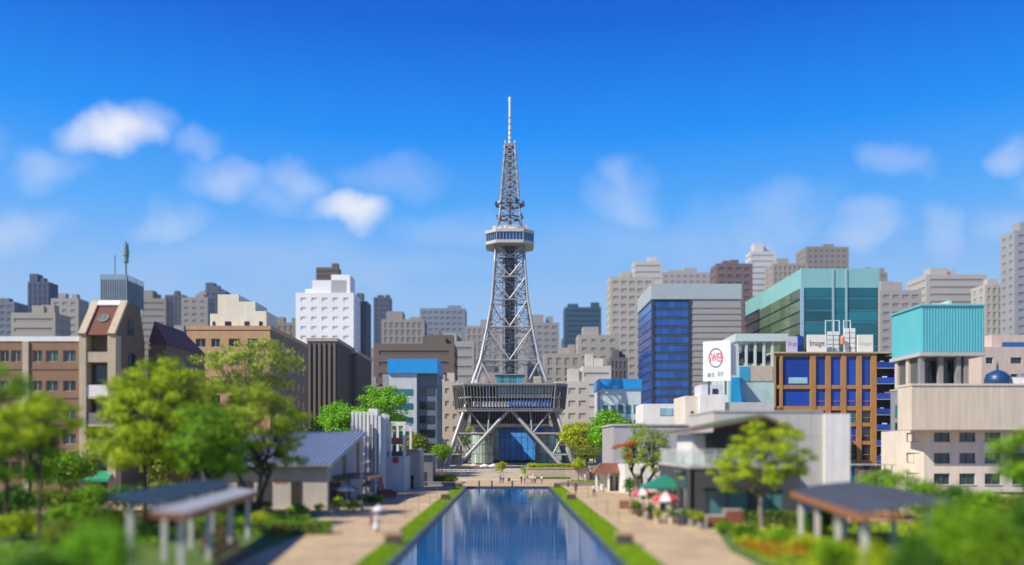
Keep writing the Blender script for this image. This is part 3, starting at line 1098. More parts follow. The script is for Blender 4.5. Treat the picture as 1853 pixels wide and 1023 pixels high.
FAR = [
    ('cream far block rising behind the brown clock building roof', 20, 100, 548, 430, (.56, .50, .40)),
    ('dark blue slate tower, tallest far above the brown clock building', 50, 88, 492, 660, (.10, .14, .22)),
    ('pale beige far block just right of the dark slate tower', 92, 142, 522, 560, (.55, .50, .43)),
    ('grey far slab at the left edge of the picture', -40, 26, 528, 620, (.26, .28, .33)),
    ('grey brown far block beside the clock tower top', 255, 300, 522, 600, (.44, .38, .33)),
    ('narrow dark slate far tower between clock tower and tan building', 298, 333, 516, 720, (.14, .16, .20)),
    ('beige far apartment slab left of the tan building roof', 328, 376, 520, 640, (.50, .45, .39)),
    ('small dark slate tower above the tan building', 368, 408, 508, 760, (.13, .16, .22)),
    ('low pale grey far block beside the dark red wing', 300, 352, 590, 330, (.48, .46, .44)),
    ('tan grey far block right of the cream rooftop', 478, 545, 566, 520, (.42, .36, .28)),
    ('bright white far building with a stepped roof, left of the tower', 535, 640, 530, 430, (.86, .86, .85)),
    ('slate dark block painted as the shaded right side of the bright white building', 628, 664, 545, 452, (.11, .14, .17)),  # dark colour stands for the white building's side turned from the sun
    ('dark brown far tower poking above the white building', 572, 612, 484, 760, (.20, .15, .12)),
    ('grey beige far block above the blue roofed building', 690, 768, 560, 540, (.48, .43, .38)),
    ('dark slate far tower above the lime treetops', 676, 706, 520, 820, (.12, .15, .21)),
    ('pale blue grey far block left of the tower shaft', 760, 842, 540, 700, (.36, .40, .46)),
    ('cream far block close to the left leg of the tower', 795, 858, 600, 420, (.58, .54, .47)),
    ('light beige far slab behind the tower lattice', 842, 905, 572, 620, (.52, .48, .43)),
    ('white far block behind the tower lattice', 905, 948, 590, 540, (.62, .60, .57)),
    ('pale far block right behind the tower shaft', 955, 1012, 566, 640, (.50, .47, .44)),
    ('dark teal blue far slab right of the tower', 1022, 1088, 538, 800, (.05, .14, .21)),
    ('sand coloured far block beside the tower waist', 985, 1052, 622, 400, (.58, .51, .42)),
    ('cream far block under the dark teal slab', 1046, 1120, 588, 470, (.62, .56, .48)),
    ('broad beige far slab left of the blue glass tower', 1104, 1184, 494, 520, (.58, .52, .43)),
    ('tall pale cream far tower above the beige slab', 1148, 1198, 466, 640, (.68, .63, .55)),
    ('dark low far block in front of the beige slab', 1104, 1136, 640, 430, (.18, .17, .18)),
    ('grey far block behind the blue glass tower roof', 1196, 1296, 486, 700, (.48, .44, .41)),
    ('dark brown far block between the two glass towers', 1296, 1362, 470, 560, (.22, .16, .15)),
    ('pale stepped far tower behind the teal glass building', 1358, 1404, 448, 680, (.72, .70, .66)),
    ('beige brown far block above the teal glass building', 1398, 1462, 470, 640, (.44, .37, .31)),
    ('grey brown far tower, highest above the teal glass building', 1458, 1536, 440, 720, (.33, .29, .26)),
    ('beige far slab right of the teal glass building', 1592, 1668, 518, 470, (.50, .45, .40)),
    ('pale sand far block above the turquoise roof box', 1676, 1786, 490, 540, (.58, .53, .46)),
    ('cream far block right of the turquoise roof box', 1782, 1850, 508, 500, (.60, .56, .50)),
    ('tall grey tower cut by the right picture edge', 1836, 1900, 410, 480, (.40, .40, .40)),
    ('grey brown far slab between teal building and turquoise box', 1560, 1606, 486, 760, (.36, .32, .30)),
]
for i, (lab, a, c, yt, Y, col) in enumerate(FAR):
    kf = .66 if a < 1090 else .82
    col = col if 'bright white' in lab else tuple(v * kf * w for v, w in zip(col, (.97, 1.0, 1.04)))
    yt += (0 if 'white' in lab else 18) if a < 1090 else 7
    stp = [(a + (c - a) * .12, a + (c - a) * .5, yt - 14)] if i % 3 == 1 else None
    if 'bright white' in lab:
        stp = [(566, 628, 508), (600, 634, 498)]
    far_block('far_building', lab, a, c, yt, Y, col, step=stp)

# hazy low city beyond and the hills behind it
rr = np.random.default_rng(77)
b = MB()
for k in range(520):
    Y = rr.uniform(560, 1500)
    x = rr.uniform(-.72, .72) * Y
    w, d = rr.uniform(10, 26), rr.uniform(12, 26)
    h = min(rr.uniform(.10, .155) * Y * rr.uniform(.55, 1), 178)
    b.box(x - w / 2, x + w / 2, Y, Y + d, -.3, h)
    if rr.uniform() < .6:
        b.box(x - w * .3, x + w * .1, Y + d * .2, Y + d * .7, h, h + rr.uniform(2, 6))
tag(b.build('far_city', mat('far_city_grey', (.27, .26, .26), .85, var=.0, island=.5)), 'hazy grey mass of distant city blocks along the horizon', 'city', kind='stuff')

# --- brown building with the clock gable, far left
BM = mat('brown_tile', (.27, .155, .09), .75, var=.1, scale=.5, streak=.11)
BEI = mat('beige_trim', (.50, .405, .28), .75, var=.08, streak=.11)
BDK = mat('shaded_tile', (.165, .125, .08), .8, var=.1, streak=.08)  # shade of the sunless right side darkened into the tile colour
Y0 = 135.0
S = FPX / Y0
bx0, bx1 = wx(-90, Y0), wx(147, Y0)
t = thing('clock_building', 'brown tiled block with beige gabled clock tower and roof antenna', 'building', (wx(80, Y0), Y0, 0))
rows = [(wz(655, Y0), wz(634, Y0)), (wz(708, Y0), wz(689, Y0)), (wz(759, Y0), wz(740, Y0)), (wz(804, Y0), wz(785, Y0)), (2.9, 4.9)]
cols = [(px - -90) / S for px in (-80, -62, -54, -36, -28, -12, 0, 16, 20, 38, 59, 76, 83, 105, 114, 137)]
cols = [(cols[i], cols[i + 1]) for i in range(0, len(cols), 2)]
zt = wz(618, Y0)
MB().box(bx0, bx1 - .002, Y0 + .45, Y0 + 16, 0, zt).build('core', BM, t)
facade(t, (bx0, Y0, 0), UXP, bx1 - bx0, 0, zt, cols, rows, BM, mat('window_green', (.05, .10, .09), .08, var=.2, objvar=.7, spec=.7), frame=BEI, depth=.45)
cubex('parapet', bx0 - .2, bx1 - .003, Y0 - .12, Y0 + 16.2, zt + .002, zt + .75, M_white, t)
cubex('pilaster', wx(42, Y0), wx(53, Y0), Y0 - .25, Y0 - .002, 0, zt - .01, BEI, t)
for za in (19.0, 14.6, 10.5, 6.4):
    cubex('string_course', bx0, bx1 - .01, Y0 - .1, Y0 - .003, za, za + .22, BM, t)
# clock tower body
c0, c1 = wx(147, Y0) + .0, wx(213, Y0)
ze = wz(608, Y0)
dep = 10.0
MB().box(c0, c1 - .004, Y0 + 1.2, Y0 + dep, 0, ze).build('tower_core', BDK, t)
for (a, c) in ((c0, c0 + 1.05), (c1 - 1.25, c1)):
    cubex('tower_pier', a, c, Y0 - .7, Y0 + 1.19, 0, ze, BEI, t)
for k, yb in enumerate((652, 718, 768, 818)):
    z0 = wz(yb, Y0)
    cubex('balcony_slab', c0 + 1.052, c1 - 1.252, Y0 - .55, Y0 + 1.18, z0 - .35, z0 + (1.2 if k == 0 else 0), BEI, t)
    if k:
        cubex('balcony_rail', c0 + 1.06, c1 - 1.26, Y0 - .5, Y0 - .4, z0 + .002, z0 + 1.75, M_white if k == 1 else M_fin, t)
    cubex('balcony_window', c0 + 1.3, c1 - 1.5, Y0 + 1.02, Y0 + 1.19, z0 - 3.4, z0 - .7, M_glassd, t)
# sloping gable front with framed brick panel and round dial
sb, zt2 = 4.6, wz(549, Y0 + 4.6)
xm = c1
prof = [(Y0 - .7, ze), (Y0 - .7 + sb, zt2), (Y0 + 8.2, zt2), (Y0 + dep, ze)]
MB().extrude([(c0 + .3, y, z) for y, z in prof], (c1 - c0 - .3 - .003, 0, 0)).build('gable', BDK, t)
sl = Vector((0, sb, zt2 - ze))
nn = Vector((0, -(zt2 - ze), sb)).normalized()
for nm, (u0, u1, v0, v1), m_, th in (('gable_frame', (0, 1.1, 0, 1), BEI, .45), ('gable_frame', (c1 - c0 - 1.1, c1 - c0, 0, 1), BEI, .45), ('gable_frame', (1.102, c1 - c0 - 1.102, .86, 1), M_white, .46), ('brick_panel', (1.102, c1 - c0 - 1.102, 0, .858), mat('brick_panel', (.15, .055, .032), .8, var=.15, scale=2), .12)):
    o = Vector((c0, Y0 - .7, ze))
    P = [o + Vector((u, 0, 0)) + sl * v + nn * .01 for u, v in ((u0, v0), (u1, v0), (u1, v1), (u0, v1))]
    MB().extrude(P, nn * th).build(nm, m_, t)
ctr = Vector(((c0 + c1) / 2, Y0 - .7, ze)) + sl * .48 + nn * .14
q = nn.to_track_quat('Z', 'Y').to_matrix().to_4x4()
dial = MB().lathe([(.02, 0), (.7, 0), (.7, .1), (.02, .1)], seg=20).build('clock_dial', mat('dial_blue', (.10, .17, .20), .4), t, Matrix.Translation(ctr) @ q)
MB().lathe([(.66, 0), (.84, 0), (.84, .18), (.66, .18)], seg=20, closed=False).build('clock_rim', M_fin, t, Matrix.Translation(ctr) @ q)
MB().box(-.07, .07, -.1, .55, .1, .16).build('clock_hand', M_steel2, dial, Matrix.Translation(ctr) @ q)
MB().box(-.4, .1, -.07, .07, .16, .2).build('clock_hand', M_steel2, dial, Matrix.Translation(ctr) @ q)


def arch_window(parent, x, yc, z0, w, h, m_, nm='arched_window'):
    pts = [(x, yc - w / 2, z0), (x, yc + w / 2, z0)] + [(x, yc + w / 2 * math.cos(a), z0 + h - w / 2 + w / 2 * math.sin(a)) for a in np.linspace(0, math.pi, 9)]
    MB().extrude(pts, (.12, 0, 0)).build(nm, m_, parent)


arch_window(t, c1 + .002, Y0 + 5.2, 12.5, 3.2, 9.5, M_glassd)
arch_window(t, c1 + .002, Y0 + 4.6, ze + .6, 2.0, 2.6, M_glassd)
# louvred plant box and antenna on top
lx0, lx1, lz0, lz1 = wx(183, 140), wx(229, 140), zt2 + .01, wz(497, 140)
MB().box(lx0, lx1, 140, 146.5, lz0, lz1 - .8).build('plant_screen', mat('screen_grey', (.25, .31, .35), .5, metal=.2, var=.1), t)
for k in range(12):
    x = lx0 + (lx1 - lx0) * k / 11
    cubex('louvre', x - .09, x + .09, 139.85, 139.998, lz0, lz1, MATS['screen_grey'], t)
for k in range(10):
    y = 140.3 + k * .66
    cubex('louvre', lx1 + .002, lx1 + .13, y - .09, y + .09, lz0, lz1, MATS['screen_grey'], t)
ax = wx(228, 142)
beam('antenna_pole', (ax, 142, lz1 - 1), (ax, 142, wz(437, 142)), .14, M_fin, t)
for z_, r_ in ((wz(470, 142), .42), (wz(458, 142), .5), (wz(448, 142), .42)):
    MB().lathe([(.14, -.5), (r_, -.5), (r_, .5), (.14, .5)], (ax, 142, z_), 10).build('aerial_drum', mat('aerial_grey', (.22, .30, .31), .5, var=.1), t)
beam('antenna_pole', (wx(208, 142), 142, lz1 - 1), (wx(208, 142), 142, wz(462, 142)), .08, M_fin, t)
# right wing with dark red mansard
wx0, wx1 = c1 + .01, wx(316, 150)
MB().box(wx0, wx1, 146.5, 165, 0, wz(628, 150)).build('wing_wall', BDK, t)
zz0, zz1 = wz(628, 150) + .002, wz(583, 150)
MB().prism([(wx0, 146.2), (wx1 + .3, 146.2), (wx1 + .3, 165.3), (wx0, 165.3)], zz0, zz1, [(wx0, 149), (wx1 - 3.0, 149), (wx1 - 3.0, 162), (wx0, 162)]).build('mansard_roof', mat('roof_dark_red', (.15, .055, .05), .7, var=.15), t)
for k in range(3):
    for r_ in range(4):
        xx = wx0 + 1.2 + k * 1.9
        cubex('wing_window', xx, xx + 1.1, 146.36, 146.498, 6 + r_ * 4.2, 8.2 + r_ * 4.2, MATS['window_green'], t)
# green shop awning
aw = MB()
a0, a1 = wx(84, 133), wx(196, 133)
aw.add([(a0, 133, 2.3), (a1, 133, 2.3), (a1, 135, 3.5), (a0, 135, 3.5), (a0, 133, 1.9), (a1, 133, 1.9)], [(0, 1, 2, 3), (4, 5, 1, 0)])
aw.build('awning', mat('awning_green', (.015, .28, .14), .7, var=.12), t)

# --- tan building with cream rooftop volumes
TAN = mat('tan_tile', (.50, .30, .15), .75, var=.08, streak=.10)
TANS = mat('tan_shaded', (.22, .16, .11), .8, var=.1, streak=.11)  # darker copy of the tan tile: shade on the right face painted in
Y0 = 200.0
S = FPX / Y0
x0, x1 = wx(338, Y0), wx(489, Y0)
zt = wz(597, Y0)
t = thing('tan_building', 'tan tiled block with stacked cream rooftop rooms behind pale green tree', 'building', ((x0 + x1) / 2, Y0, 0))
MB().box(x0 + .01, x1 - .01, Y0 + .5, Y0 + 38, 0, zt).build('core', TAN, t)
rows = [(wz(628 + 34 * k, Y0), wz(613 + 34 * k, Y0)) for k in range(6)]
cl_ = [((a - 338) / S, (c - 338) / S) for a, c in ((354, 372), (382, 398), (414, 434), (448, 468))]
facade(t, (x0, Y0, 0), UXP, x1 - x0, 0, zt, cl_, rows, TAN, M_glassd, frame=BEI, depth=.5)
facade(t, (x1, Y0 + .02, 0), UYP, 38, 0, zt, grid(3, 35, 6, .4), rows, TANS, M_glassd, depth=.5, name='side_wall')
cubex('parapet', x0 - .15, x1 + .15, Y0 - .15, Y0 + 38.2, zt + .002, zt + .9, TAN, t)
CRM = mat('cream_render', (.74, .69, .55), .8, var=.06, streak=.10)
for (a, c, yt) in ((380, 394, 568), (394, 432, 533), (432.1, 462, 546), (462.1, 482, 563)):
    cubex('rooftop_room', wx(a, 204), wx(c, 204), 204, 214, zt + .903, wz(yt, 204), CRM, t)
    cubex('rooftop_window', wx(a + (c - a) * .35, 204), wx(a + (c - a) * .62, 204), 203.85, 203.998, wz(592, 204), wz(582, 204), M_glassd, t)

# --- dark brown pair of slabs right of the tan building
DBR = mat('dark_brown', (.095, .075, .06), .75, var=.12, streak=.08)
for (a, c, yt, Y, lab) in ((556, 610, 618, 262, 'dark brown slab with narrow fins right of the tan building'), (608, 646, 640, 285, 'second dark slab, lower, beside the lime treetops')):
    x0, x1 = wx(a, Y), wx(c, Y)
    zt = wz(yt, Y)
    t = thing('dark_building', lab, 'building', ((x0 + x1) / 2, Y, 0))
    MB().box(x0, x1, Y, Y + 30, 0, zt).build('wall', DBR, t)
    cubex('parapet', x0 - .2, x1 + .2, Y - .2, Y + 30.2, zt + .002, zt + 1.0, mat('pinkish_coping', (.45, .36, .31), .8, var=.1), t)
    n = 6
    for k in range(n):
        xx = x0 + (x1 - x0) * (k + .5) / n
        cubex('fin', xx - .35, xx + .35, Y - .5, Y - .002, 0, zt - .5, mat('fin_brown', (.16, .13, .11), .8, var=.1), t)

# --- building with the bright blue roof band
Y0 = 232.0
x0, xm, x1 = wx(704, Y0), wx(754, Y0), wx(790, Y0)
zt, zb = wz(650, Y0), wz(676, Y0)
t = thing('blue_band_building', 'pale building with bright blue roof band left of the tower', 'building', (xm, Y0, 0))
MB().box(x0, xm, Y0, Y0 + 20, 0, zb).build('white_wall', mat('pale_grey_panel', (.55, .58, .60), .6, var=.06, streak=.10), t)
MB().box(xm + .002, x1, Y0 + 1.5, Y0 + 20, 0, zb).build('dark_wall', mat('slate_panel', (.12, .17, .21), .5, var=.1), t)
MB().box(x0 - .3, x1 + .3, Y0 - .6, Y0 + 20.3, zb + .002, zt).build('roof_band', mat('sky_blue_panel', (.015, .30, .72), .45, var=.08), t)
for k in range(6):
    za = 2 + k * 3.7
    cubex('window', x0 + 1.0, xm - 1.0, Y0 - .12, Y0 - .002, za, za + 1.6, M_glasst, t)
    cubex('window', xm + .6, x1 - .6, Y0 + 1.38, Y0 + 1.498, za, za + 2.1, M_glassd, t)

# --- wide brown building behind it
far_block('brown_building', 'wide dark brown block behind the blue banded building', 676, 822, 622, 345, (.16, .125, .10), group=None)
far_block('grey_building', 'low grey block behind the white slatted tower', 640, 712, 700, 330, (.30, .30, .31), group=None)
far_block('low_building', 'low cream block between blue banded building and tower', 786, 832, 690, 300, (.55, .50, .43), group=None)
far_block('low_building', 'low beige block right of the tower waist', 1004, 1066, 690, 330, (.60, .54, .46), group=None)
far_block('low_building', 'sand block left of the white and blue shop', 1054, 1106, 662, 360, (.62, .57, .50), group=None)

# --- shop with blue roof band right of the tower
Y0 = 300.0
x0, x1 = wx(1086, Y0), wx(1160, Y0)
t = thing('shop_building', 'white building with blue roof band left of the blue glass tower', 'building', ((x0 + x1) / 2, Y0, 0))
zt = wz(686, Y0)
MB().box(x0, x1, Y0, Y0 + 20, 0, wz(704, Y0)).build('wall', mat('pale_aqua', (.55, .66, .67), .6, var=.08, streak=.11), t)
MB().box(x0 - .3, x1 + .2, Y0 - .5, Y0 + 20, wz(704, Y0) + .002, zt).build('roof_band', MATS['sky_blue_panel'], t)
for k in range(5):
    for r_ in range(4):
        xx = x0 + 1 + k * 2.6
        cubex('window', xx, xx + 1.6, Y0 - .12, Y0 - .002, 3 + r_ * 5, 6 + r_ * 5, M_glasst, t)

# --- blue glass tower
Y0 = 380.0
t = thing('blue_glass_tower', 'office tower with deep blue glass front and grey louvred flank', 'building', (wx(1240, Y0), Y0, 0))
xa, xb, xc = wx(1180, Y0), wx(1250, Y0), wx(1341, Y0)
zt, zg1, zg0 = wz(514, Y0), wz(546, Y0), wz(736, Y0)
DEP = 40.0
M_gt = mat('grey_louvre', (.36, .34, .33), .6, var=.06, streak=.08)
M_tb = mat('tower_blue', (.008, .085, .36), .12, var=.12, scale=.08, objvar=.3, spec=.8)
MB().box(xa, xc, Y0 + .6, Y0 + DEP, -.2, zt - .5).build('core', mat('tower_frame', (.035, .045, .06), .4, var=.1), t)
cubex('crown', xa - .4, xc + .2, Y0 - .3, Y0 + DEP + .2, zg1 + 1.0, zt, mat('crown_grey', (.40, .46, .47), .45, var=.08), t)
nf = 12
fh = (zg1 - zg0) / nf
for k in range(nf):
    z0 = zg0 + k * fh
    for j in range(5):
        u0, u1 = xa + 1.1 + j * (xb - xa - 2.0) / 5, xa + 1.1 + (j + 1) * (xb - xa - 2.0) / 5
        cubex('glass_panel', u0 + .05, u1 - .05, Y0 + .2, Y0 + .598, z0 + fh * .28, z0 + fh * .97, M_tb, t)
    cubex('spandrel', xa + 1.05, xb - .9, Y0 + .3, Y0 + .597, z0 + .01, z0 + fh * .24, M_dark, t)
for (a, c) in ((xa, xa + 1.0), (xb - .85, xb + .5)):
    cubex('tower_mullion', a, c, Y0 - .1, Y0 + .59, 0, zg1 + .99, MATS['tower_frame'], t)
cubex('flank_wall', xb + .52, xc, Y0 + .1, Y0 + .595, 0, zg1 + .99, M_gt, t)
for k in range(24):
    z0 = 6 + k * 2.62
    cubex('louvre_band', xb + .54, xc + .1, Y0 - .12, Y0 + .098, z0, z0 + 1.25, M_gt, t)
for k in range(nf):
    z0 = zg0 + k * fh
    pane_on('glass_panel', (xa, Y0 + DEP, 0), UYM, UXM, 1.0, DEP - 1.0, z0 + fh * .1, z0 + fh * .95, .002, .2, M_tb, t)

# --- teal glass building
Y0 = 330.0
xa, xb = wx(1450, Y0), wx(1590, Y0)
DEP = xa * FPX / (1349 - VPX) - Y0
zt, zg = wz(486, Y0), wz(521, Y0)
t = thing('teal_glass_building', 'teal curtain wall building with pale turquoise roof band', 'building', ((xa + xb) / 2, Y0, 0))
MB().box(xa + .3, xb - .1, Y0 + .3, Y0 + DEP, -.2, zg).build('core', mat('teal_core', (.02, .05, .06), .5, var=.1), t)
cubex('roof_band', xa, xb + .3, Y0, Y0 + DEP + .3, zg + .002, zt, mat('turquoise_band', (.24, .50, .48), .5, var=.06, scale=.1), t)
M_teal = mat('teal_panel', (.006, .13, .16), .12, var=.25, scale=.1, objvar=.5, spec=.7)
M_olive = mat('olive_panel', (.10, .155, .085), .12, var=.25, scale=.1, objvar=.4, spec=.6)
nf = 14
fh = (zg - 4) / nf
for k in range(nf):
    z0 = 4 + k * fh
    for (a, c) in ((.025, .40), (.42, .57), (.59, .985)):
        w = xb - xa
        cubex('glass_panel', xa + w * a, xa + w * c, Y0 + .05, Y0 + .298, z0 + fh * .22, z0 + fh * .98, M_teal, t)
        cubex('spandrel', xa + w * a, xa + w * c, Y0 + .12, Y0 + .297, z0 + .01, z0 + fh * .2, mat('teal_spandrel', (.04, .17, .21), .3, var=.1), t)
    for j in range(6):
        d0 = 1 + j * (DEP - 1.5) / 6
        pane_on('glass_panel', (xa + .3, Y0 + DEP, 0), UYM, UXM, d0, d0 + (DEP - 1.5) / 6 - .5, z0 + fh * .15, z0 + fh * .98, .002, .22, M_olive, t)
for f_ in (.41, .58):
    cubex('mullion_strip', xa + (xb - xa) * (f_ - .012), xa + (xb - xa) * (f_ + .012), Y0 - .35, Y0 + .29, 0, zt - .3, mat('pale_teal_metal', (.30, .48, .50), .45, var=.06), t)
cubex('corner_post', xa - .3, xa + .9, Y0 - .3, Y0 + .29, 0, zg, mat('corner_blue', (.30, .50, .60), .45, var=.06), t)

# --- wood-framed building with blue panels
Y0 = 190.0
S = FPX / Y0
WD = mat('ochre_frame', (.46, .225, .06), .65, var=.15, scale=.4, streak=.08)
BLU = mat('cobalt_panel', (.015, .07, .40), .35, var=.1, scale=.3, objvar=.25)
t = thing('ochre_frame_building', 'building of ochre frames and cobalt blue panels with roof signs', 'building', (wx(1490, Y0), Y0, 0))
x0, x1 = wx(1400, Y0), wx(1586, Y0)
zt = wz(640, Y0)
MB().box(x0 + .7, x1 - .2, Y0 + .7, Y0 + 24, 0, zt - .5).build('core', M_interior, t)
cpx = [(1400, 1404), (1411, 1416), (1466, 1476), (1494, 1503), (1522, 1531), (1550, 1559), (1576, 1586)]
for (a, c) in cpx:
    cubex('frame_column', wx(a, Y0), wx(c, Y0), Y0 - .12, Y0 + .69, 0, zt - .002, WD, t)
rowy = [(640, 646), (697, 704), (735, 743), (765, 772), (798, 805), (832, 840)]
for (a, c) in rowy:
    cubex('frame_beam', wx(1398, Y0), x1 + .02, Y0 + .02, Y0 + .68, wz(c, Y0), wz(a, Y0), WD, t)
cubex('roof_edge', x0 - .3, wx(1622, Y0), Y0 - .4, Y0 + 24.3, zt + .002, zt + .35, BEI, t)
bays = [(1416, 1466), (1476, 1494), (1503, 1522), (1531, 1550), (1559, 1576)]
yr = [(646, 697), (704, 735), (743, 765), (772, 798), (805, 832), (840, 872)]
for j, (a, c) in enumerate(bays):
    for i, (ya, yb) in enumerate(yr):
        m_ = BLU if (i < 2 or (j == 0 and i < 3)) else (M_glasst if (i + j) % 3 else BLU)
        if i >= 2 and j == 4:
            m_ = M_glassd
        cubex('blue_panel' if m_ is BLU else 'window', wx(a, Y0) + .02, wx(c, Y0) - .02, Y0 + .35, Y0 + .695, wz(yb, Y0) + .02, wz(ya, Y0) - .02, m_, t)
        if j and i:
            cubex('transom', wx(a, Y0) + .03, wx(c, Y0) - .03, Y0 + .26, Y0 + .348, wz(yb, Y0) + 1.0, wz(yb, Y0) + 1.14, WD, t)
for a, c in ((1404, 1411),):
    for (ya, yb) in yr:
        cubex('window', wx(a, Y0) + .02, wx(c, Y0) - .02, Y0 + .35, Y0 + .695, wz(yb, Y0) + .05, wz(ya, Y0) - .05, M_glassd, t)
cubex('white_mural', wx(1428, Y0), wx(1462, Y0), Y0 + .30, Y0 + .348, wz(694, Y0), wz(683, Y0), mat('pale_cyan', (.35, .58, .66), .5, var=.2, scale=.8), t)
# balcony bay on its right
bx0, bx1 = x1 + .03, wx(1619, Y0)
MB().box(bx0, bx1, Y0 + 1.6, Y0 + 24, 0, zt - .4).build('balcony_core', M_interior, t)
for k in range(8):
    z0 = zt - 3.0 - k * 3.35
    cubex('balcony', bx0, bx1 + .2, Y0 - .1, Y0 + 1.59, z0 - .2, z0 + .02, M_conc, t)
    cubex('balcony_rail', bx0 + .02, bx1 + .18, Y0 - .16, Y0 - .06, z0 + .022, z0 + 1.2, BLU, t)
    cubex('balcony_clutter', bx0 + .9 + (k % 3) * .6, bx0 + 1.7 + (k % 3) * .7, Y0 + .3, Y0 + .8, z0 + .022, z0 + 1.5, (BEI, M_white, WD)[k % 3], t)
cubex('balcony_side', bx1 + .21, bx1 + .5, Y0 - .15, Y0 + 24, 0, zt - .3, BLU, t)
# roof signs
zr = zt + .352


def board(name, label, px0, px1, y0, y1, Y, m_, txt, tm, cat='sign', wfit=.75, hf=.4, parent_leg=True):
    xa, xb, za, zb = wx(px0, Y), wx(px1, Y), wz(y1, Y), wz(y0, Y)
    s = thing(name, label, cat, ((xa + xb) / 2, Y, zr))
    cubex('board', xa, xb, Y, Y + .5, za, zb, m_, s)
    for f_ in (.2, .8):
        cubex('post', xa + (xb - xa) * f_ - .1, xa + (xb - xa) * f_ + .1, Y + .12, Y + .38, zr, za - .002, M_fin, s)
    if txt:
        text_on('lettering', txt, ((xa + xb) / 2, Y - .012, (za + zb) / 2), (0, -1, 0), 1.2, tm, s, wfit=(xb - xa) * wfit, hfit=(zb - za) * hf)
    return s


CREAMB = mat('cream_board', (.80, .78, .70), .5, var=.04)
INK = mat('ink_brown', (.12, .07, .06), .6)
board('roof_sign', 'cream roof sign with dark script lettering on the ochre building', 1461, 1496, 606, 637, Y0 + 1, CREAMB, 'Image', INK, hf=.42)
board('roof_sign', 'cream roof sign with faint grey lettering at the ochre roof end', 1552, 1580, 606, 637, Y0 + 1.2, CREAMB, 'Image', mat('ink_faint', (.55, .54, .50), .6), hf=.3)
board('roof_sign', 'pale lilac roof sign with small red lettering above blue panels', 1424, 1443, 609, 637, Y0 + .6, mat('lilac_board', (.52, .54, .68), .5, var=.04), 'H ut', mat('ink_red', (.62, .05, .08), .6), hf=.3)
s_ = thing('roof_cabin', 'small cobalt blue cabin between two signs on the ochre roof', 'cabin', (wx(1452, Y0 + 2), Y0 + 2, zr))
cubex('cabin_wall', wx(1444, Y0 + 2), wx(1453, Y0 + 2), Y0 + 2, Y0 + 6, zr, wz(608, Y0 + 2), BLU, s_)
cubex('cabin_door', wx(1454, Y0 + 2), wx(1460, Y0 + 2), Y0 + 2.2, Y0 + 5, zr, wz(610, Y0 + 2), M_olive, s_)
for (pa, lab) in ((1497, 'left stack of white aerial panels on the ochre roof'), (1527, 'right stack of white aerial panels on the ochre roof')):
    Y = Y0 + 3
    s_ = thing('aerial_stack', lab, 'aerial', (wx(pa + 10, Y), Y, zr))
    top = 600 if pa < 1510 else 594
    for c_ in range(2):
        for k in range(5):
            z0 = zr + .1 + k * (wz(top, Y) - zr) / 5
            xx = wx(pa + 5 + c_ * 11, Y)
            cubex('aerial_panel', xx - .5, xx + .5, Y - .2, Y + .2, z0, z0 + (wz(top, Y) - zr) / 5 - .14, M_white, s_)
    for px_ in ((pa - 3, pa + 12, pa + 22) if pa < 1510 else (pa, pa + 12)):
        beam('mast_tube', (wx(px_, Y + .6), Y + .6, zr), (wx(px_, Y + .6), Y + .6, wz(579, Y)), .16, mat('pale_tube', (.45, .55, .56), .5), s_)
    beam('mast_tie', (wx(pa - 3 if pa < 1510 else pa, Y + .6), Y + .6, wz(580, Y)), (wx(pa + 22 if pa < 1510 else pa + 12, Y + .6), Y + .6, wz(580, Y)), .13, MATS['pale_tube'], s_)
s_ = thing('roof_beacon', 'small orange beacon between the aerial stacks', 'beacon', (wx(1524.5, Y0 + 2), Y0 + 2, zr))
beam('pole', (wx(1524.5, Y0 + 2), Y0 + 2, zr), (wx(1524.5, Y0 + 2), Y0 + 2, wz(622, Y0)), .14, M_dark, s_)
MB().lathe([(.1, 0), (.4, .1), (.45, 1.4), (.3, 1.9), (.05, 2.0)], (wx(1524.5, Y0 + 2), Y0 + 2, wz(622, Y0)), 10).build('lamp', mat('orange_plastic', (.70, .25, .08), .5), s_)

# --- turquoise roof-box building at right
Y0 = 140.0
BG = mat('beige_wall', (.62, .535, .43), .75, var=.06, scale=.3, streak=.10)
BG2 = mat('pale_wall', (.66, .60, .51), .75, var=.06, scale=.3, streak=.10)
AQ = mat('turquoise_sheet', (.13, .50, .56), .5, var=.06, scale=.3)
xa, xb = wx(1668, Y0), wx(1781, Y0)
zt, zb = wz(554, Y0), wz(638, Y0)
t = thing('turquoise_box_building', 'beige office block carrying a turquoise box on its roof', 'building', (wx(1740, Y0), Y0, 0))
dpt = xa * FPX / (1614 - VPX) - Y0
MB().box(xa, xb, Y0, Y0 + dpt, zb, zt).build('roof_box', AQ, t)
for k in range(22):
    x = xa + (xb - xa) * (k + .5) / 22
    cubex('sheet_rib', x - .06, x + .06, Y0 - .1, Y0 - .002, zb + .1, zt - .3, AQ, t)
for k in range(17):
    y = Y0 + dpt * (k + .5) / 17
    cubex('sheet_rib', xa - .1, xa - .002, y - .06, y + .06, zb + .1, zt - .3, AQ, t)
cubex('box_coping', xa - .25, xb + .25, Y0 - .25, Y0 + dpt + .25, zt + .002, zt + .25, AQ, t)
cubex('box_base', xa - .3, xb + .3, Y0 - .3, Y0 + dpt + .3, zb - .55, zb - .002, M_conc, t)
for (a, c, h) in ((1690, 1712, 9), (1700, 1735, 5), (1716, 1722, 14)):
    cubex('roof_plant', wx(a, Y0 + 4), wx(c, Y0 + 4), Y0 + 4, Y0 + 7, zt + .252, zt + .252 + h / 11., mat('pale_plant', (.50, .62, .62), .6, var=.1), t)
zc = wz(697, Y0)
